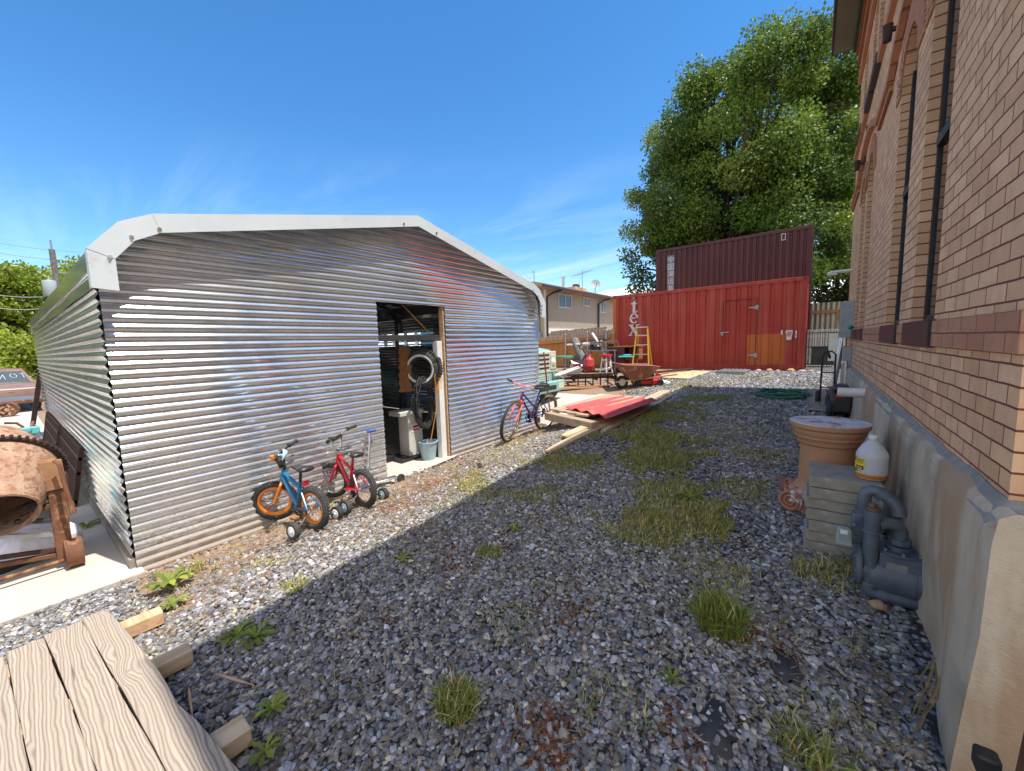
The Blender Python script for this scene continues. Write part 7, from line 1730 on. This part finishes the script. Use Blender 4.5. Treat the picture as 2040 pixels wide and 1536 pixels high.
# ------------------------------------------------------------------ trees
def crown(clumps, leaf, per, cols, droop=.35, seed=1, name='crown', parent=None, org=(0,0,0)):
    r = np.random.default_rng(seed); vs = []; cs = []
    for (x, y, z, rad) in clumps:
        n = int(per * rad ** 2); 
        d = r.normal(size=(n, 3)); d /= np.linalg.norm(d, axis=1)[:, None]
        rr = rad * (r.random(n) ** .45) * (1 + np.maximum(0, r.normal(0, .13, n))); p = d * rr[:, None] * np.array([1, 1, .8]) + np.array([x, y, z])
        # leaf frames: hang outward and down
        a = r.normal(size=(n, 3)) * .7 + d * .6; a[:, 2] -= droop; a /= np.linalg.norm(a, axis=1)[:, None]
        q_ = r.normal(size=(n, 3)); q_[:, 2] *= .4; s = np.cross(a, q_); s /= np.linalg.norm(s, axis=1)[:, None] + 1e-9
        L_ = leaf * r.uniform(.6, 1.3, n)[:, None]; w_ = L_ * .32
        up = np.cross(s, a) * L_ * .12
        vs.append(np.stack([p, p + a * L_ * .45 + s * w_ + up, p + a * L_, p + a * L_ * .45 - s * w_ + up], 1).reshape(-1, 3))
        base = np.array(cols[r.integers(0, len(cols))]) * r.uniform(.8, 1.2)
        cs.append(np.repeat(base * r.uniform(.65, 1.35, (n, 1)), 4, 0))
    v = np.concatenate(vs) - np.array(org)
    return np_mesh(name, v, np.arange(len(v)).reshape(-1, 4), M['leaf'], np.concatenate(cs), parent)
def limbs(base, tips, r0, fork, seed=2, parent=None, org=(0,0,0), name='trunk'):
    r = random.Random(seed); b = MB(); base = V(base); fork = V(fork)
    b.tube([base, base.lerp(fork, .5) + V((r.uniform(-.1,.1), 0, 0)), fork], r0, 12, r1=r0*.75)
    for tp in tips:
        tp = V(tp); s0 = base.lerp(fork, r.uniform(.65, 1.0)); mid = s0.lerp(tp, .5) + V((r.uniform(-.3,.3), r.uniform(-.3,.3), r.uniform(.0,.5)))
        b.tube([s0, s0.lerp(mid, .5) + V((0,0,.1)), mid, mid.lerp(tp,.5) + V((r.uniform(-.15,.15),r.uniform(-.15,.15),.1)), tp], r0*r.uniform(.25,.5), 7, r1=.02)
    b.v = [tuple(V(p) - V(org)) for p in b.v]
    return b.build(name, M['trunk'], parent, smooth=70)
LG = [(.125,.21,.025),(.16,.245,.035),(.10,.175,.022),(.195,.26,.04),(.07,.13,.02)]
def big_tree():
    org = (-3.2, 20.0, -.95); t = thing('leafy_tree', 'large leafy green tree with several limbs rising behind the stacked containers', 'tree', org)
    r = random.Random(21); cl = []
    # crown outline measured on the photograph, at 20 m: (height, left edge, right edge)
    prof = [(2.3,-6.3,.9),(3.6,-6.6,1.3),(5.0,-6.9,1.4),(6.6,-6.9,1.4),(7.8,-6.6,1.4),(8.9,-6.1,1.3),(9.8,-5.3,1.2),(10.5,-4.2,.9),(11.0,-2.4,.5),(11.4,-1.7,-.4)]
    zs = [p[0] for p in prof]
    n = 0
    while n < 270:
        z = r.uniform(2.4, 11.1); l = np.interp(z, zs, [p[1] for p in prof]); rt2 = np.interp(z, zs, [p[2] for p in prof])
        x = r.uniform(l, rt2); c = (l + rt2)/2; hw = (rt2 - l)/2; dep = 3.0 * math.sqrt(max(0, 1 - ((x - c)/hw)**2)) + .3; y = 20 + r.uniform(-dep, dep)
        rad = r.uniform(.5, 1.0) * (.75 if abs(x - c) > .75*hw or z > 10.2 else 1)
        if z < 4.2 and -4.6 < x < -1.8 and r.random() < .75: continue
        if r.random() < .6 and math.sin(x*1.5 + z*.9 + 1) * math.sin(z*1.1 - x*.6) > .45: continue
        x = min(max(x, l + rad*.5), rt2 - rad*.5); cl.append((x, y, z, rad)); n += 1
    for e in ((-7.0,19.2,6.7,.6),(-7.1,19.5,7.0,.4),(-6.9,19,3.4,.6),(-7.2,19,4.1,.5),(-7.1,19,5.2,.6),(-6.0,19,9.2,.6),(-5.4,19.5,9.7,.5),(-4.2,19.5,10.4,.55),(-1.4,19.5,11.3,.4),(-.2,19.5,10.8,.6),(-3.2,19.4,10.7,.6),(-6.6,19,2.9,.55),(-6.2,19,2.2,.6),(-6.9,18.8,2.4,.4)): cl.append(e)
    crown(cl, .128, 1300, LG, seed=5, parent=t, org=org)
    tips = [c[:3] for c in cl[::4]]
    b_ = limbs((-3.3,20.2,-1), tips, .30, (-3.3,20.1,3.2), parent=t, org=org)
    limbs((-2.75,20.5,-1), [c[:3] for c in cl[2::9]], .2, (-2.2,20.5,4.2), seed=9, parent=t, org=org)
big_tree()
def simple_tree(name, label, x, y, z0, clumps, leaf, per, cols, seed, group=None, trunk_h=2.0):
    t = thing(name, label, 'tree', (x, y, z0), group=group)
    crown(clumps, leaf, per, cols, seed=seed, parent=t, org=(x, y, z0))
    limbs((x, y, z0), [c[:3] for c in clumps[::3]], .16, (x + .1, y, z0 + trunk_h), seed=seed, parent=t, org=(x, y, z0))
def cluster(cx_, cy_, cz_, rx, ry, rz, n, r0, r1, seed):
    r = random.Random(seed); out = []
    while len(out) < n:
        p = [r.uniform(-1, 1) for _ in range(3)]; d = math.sqrt(sum(q*q for q in p))
        if .3 < d < 1 + .12*math.sin(7*p[0] + 5*p[2]): out.append((cx_ + p[0]*rx, cy_ + p[1]*ry, cz_ + p[2]*rz, r.uniform(r0, r1)))
    return out
PG = [(.13,.17,.05),(.16,.20,.07),(.10,.14,.04),(.18,.20,.09)]
simple_tree('pale_tree', 'paler feathery tree rising between the big tree and the brick building', 1.3, 25, -.9, cluster(1.2,25,6.2,1.9,1.8,5.4,70,.5,.95,31), .17, 420, PG, 31, trunk_h=3)
DG = [(.035,.06,.014),(.045,.075,.018),(.06,.09,.02),(.09,.11,.035)]
simple_tree('dark_hedge_tree', 'dark bushy tree over the corrugated metal fence behind the gate', 1.2, 22.8, -.9, cluster(1.2,22.8,2.2,1.9,1.1,2.0,55,.45,.8,33), .15, 500, DG, 33, trunk_h=1)
YG = [(.26,.33,.025),(.32,.38,.04),(.20,.27,.022),(.34,.37,.06)]
lt = 'bright green trees beyond the concrete yard'
simple_tree('yard_tree', 'bright yellow green tree beyond the derelict car, left of the utility pole', -37, 0.2, -1.6, cluster(-37,.2,3.0,2.2,2.6,2.8,75,.6,1.1,41), .26, 300, YG, 41, lt)
simple_tree('yard_tree', 'bright green tree right of the utility pole, partly behind the shed roof', -40, 4.4, -1.6, cluster(-40,4.4,3.0,2.2,2.2,3.2,65,.6,1.1,42), .26, 300, YG, 42, lt)
simple_tree('yard_bush', 'low light green bush right behind the derelict car roof', -29, 1.3, -1.6, cluster(-29,1.3,-.1,1.2,1.5,1.5,45,.4,.75,43), .2, 380, YG, 43)
simple_tree('yard_tree', 'darker tree at the left picture edge behind the power lines', -42, -4.2, -1.6, cluster(-42,-4.4,3.2,2.5,2.8,4.6,80,.6,1.1,44), .28, 300, LG, 44, lt)
simple_tree('yard_tree', 'broad tree far beyond the yard, its twigs entering at the left picture edge', -34, -9.5, -1.6, cluster(-34,-9.5,3.5,3,3.6,4.5,90,.7,1.2,45), .3, 260, LG, 45, lt)
simple_tree('yard_bush', 'dark shady bush between the car and the bright yard trees', -32, -1.6, -1.6, cluster(-32,-1.4,.2,1.2,2.0,1.7,50,.5,.8,46), .2, 380, DG, 46)
tb = at(112, 590, x=-33); tt = at(103, 497, x=-33)
t = thing('utility_pole', 'grey wooden utility pole with a can transformer beyond the shed', 'utility pole', (-33, tb.y, -1.6))
b = MB(); b.cyl((0,.12,0),(0,tt.y - tb.y,tt.z + 1.6),.17,.12); b.build('pole', M['bark'], t)
tr_ = at(100, 575, x=-33); b = MB(); b.lathe([(.26,-.42),(.28,-.38),(.28,.38),(.26,.42),(.1,.46)], (0, tr_.y - tb.y, tr_.z + 1.6), n=20); b.cyl((.0,tr_.y - tb.y,tr_.z+2.0),(0,tr_.y - tb.y,tr_.z+2.25),.05); b.build('transformer', M['letter_grey'], t)
b = MB(); b.cyl((0,tt.y-tb.y,tt.z+1.6),(0,tt.y-tb.y,tt.z+2.1),.04); b.box((0,tt.y-tb.y+.2,tt.z+.4),(.1,.8,.1)); b.build('insulator', M['grey_steel'], t)
for (u0, v0, u1, v1) in ((-20,481,186,503),(-20,501,170,520),(-20,586,105,590),(-20,612,90,614)):
    b = MB(); A_ = at(u0, v0, x=-33.2); B_ = at(u1, v1, x=-33.2); b.tube([A_.lerp(B_, f) - V((0,0,.10*math.sin(PI*f))) for f in np.linspace(0, 1, 9)], .02, 5)
    tag(b.build('power_line', M['letter_grey']), {481:'highest thin power line, left of the utility pole top',501:'second thin power line from the top beside the utility pole',586:'thin power line just above the shed eave at the transformer',612:'lowest thin power line crossing the bright yard trees'}[v0], 'wire', 'power lines at the left')
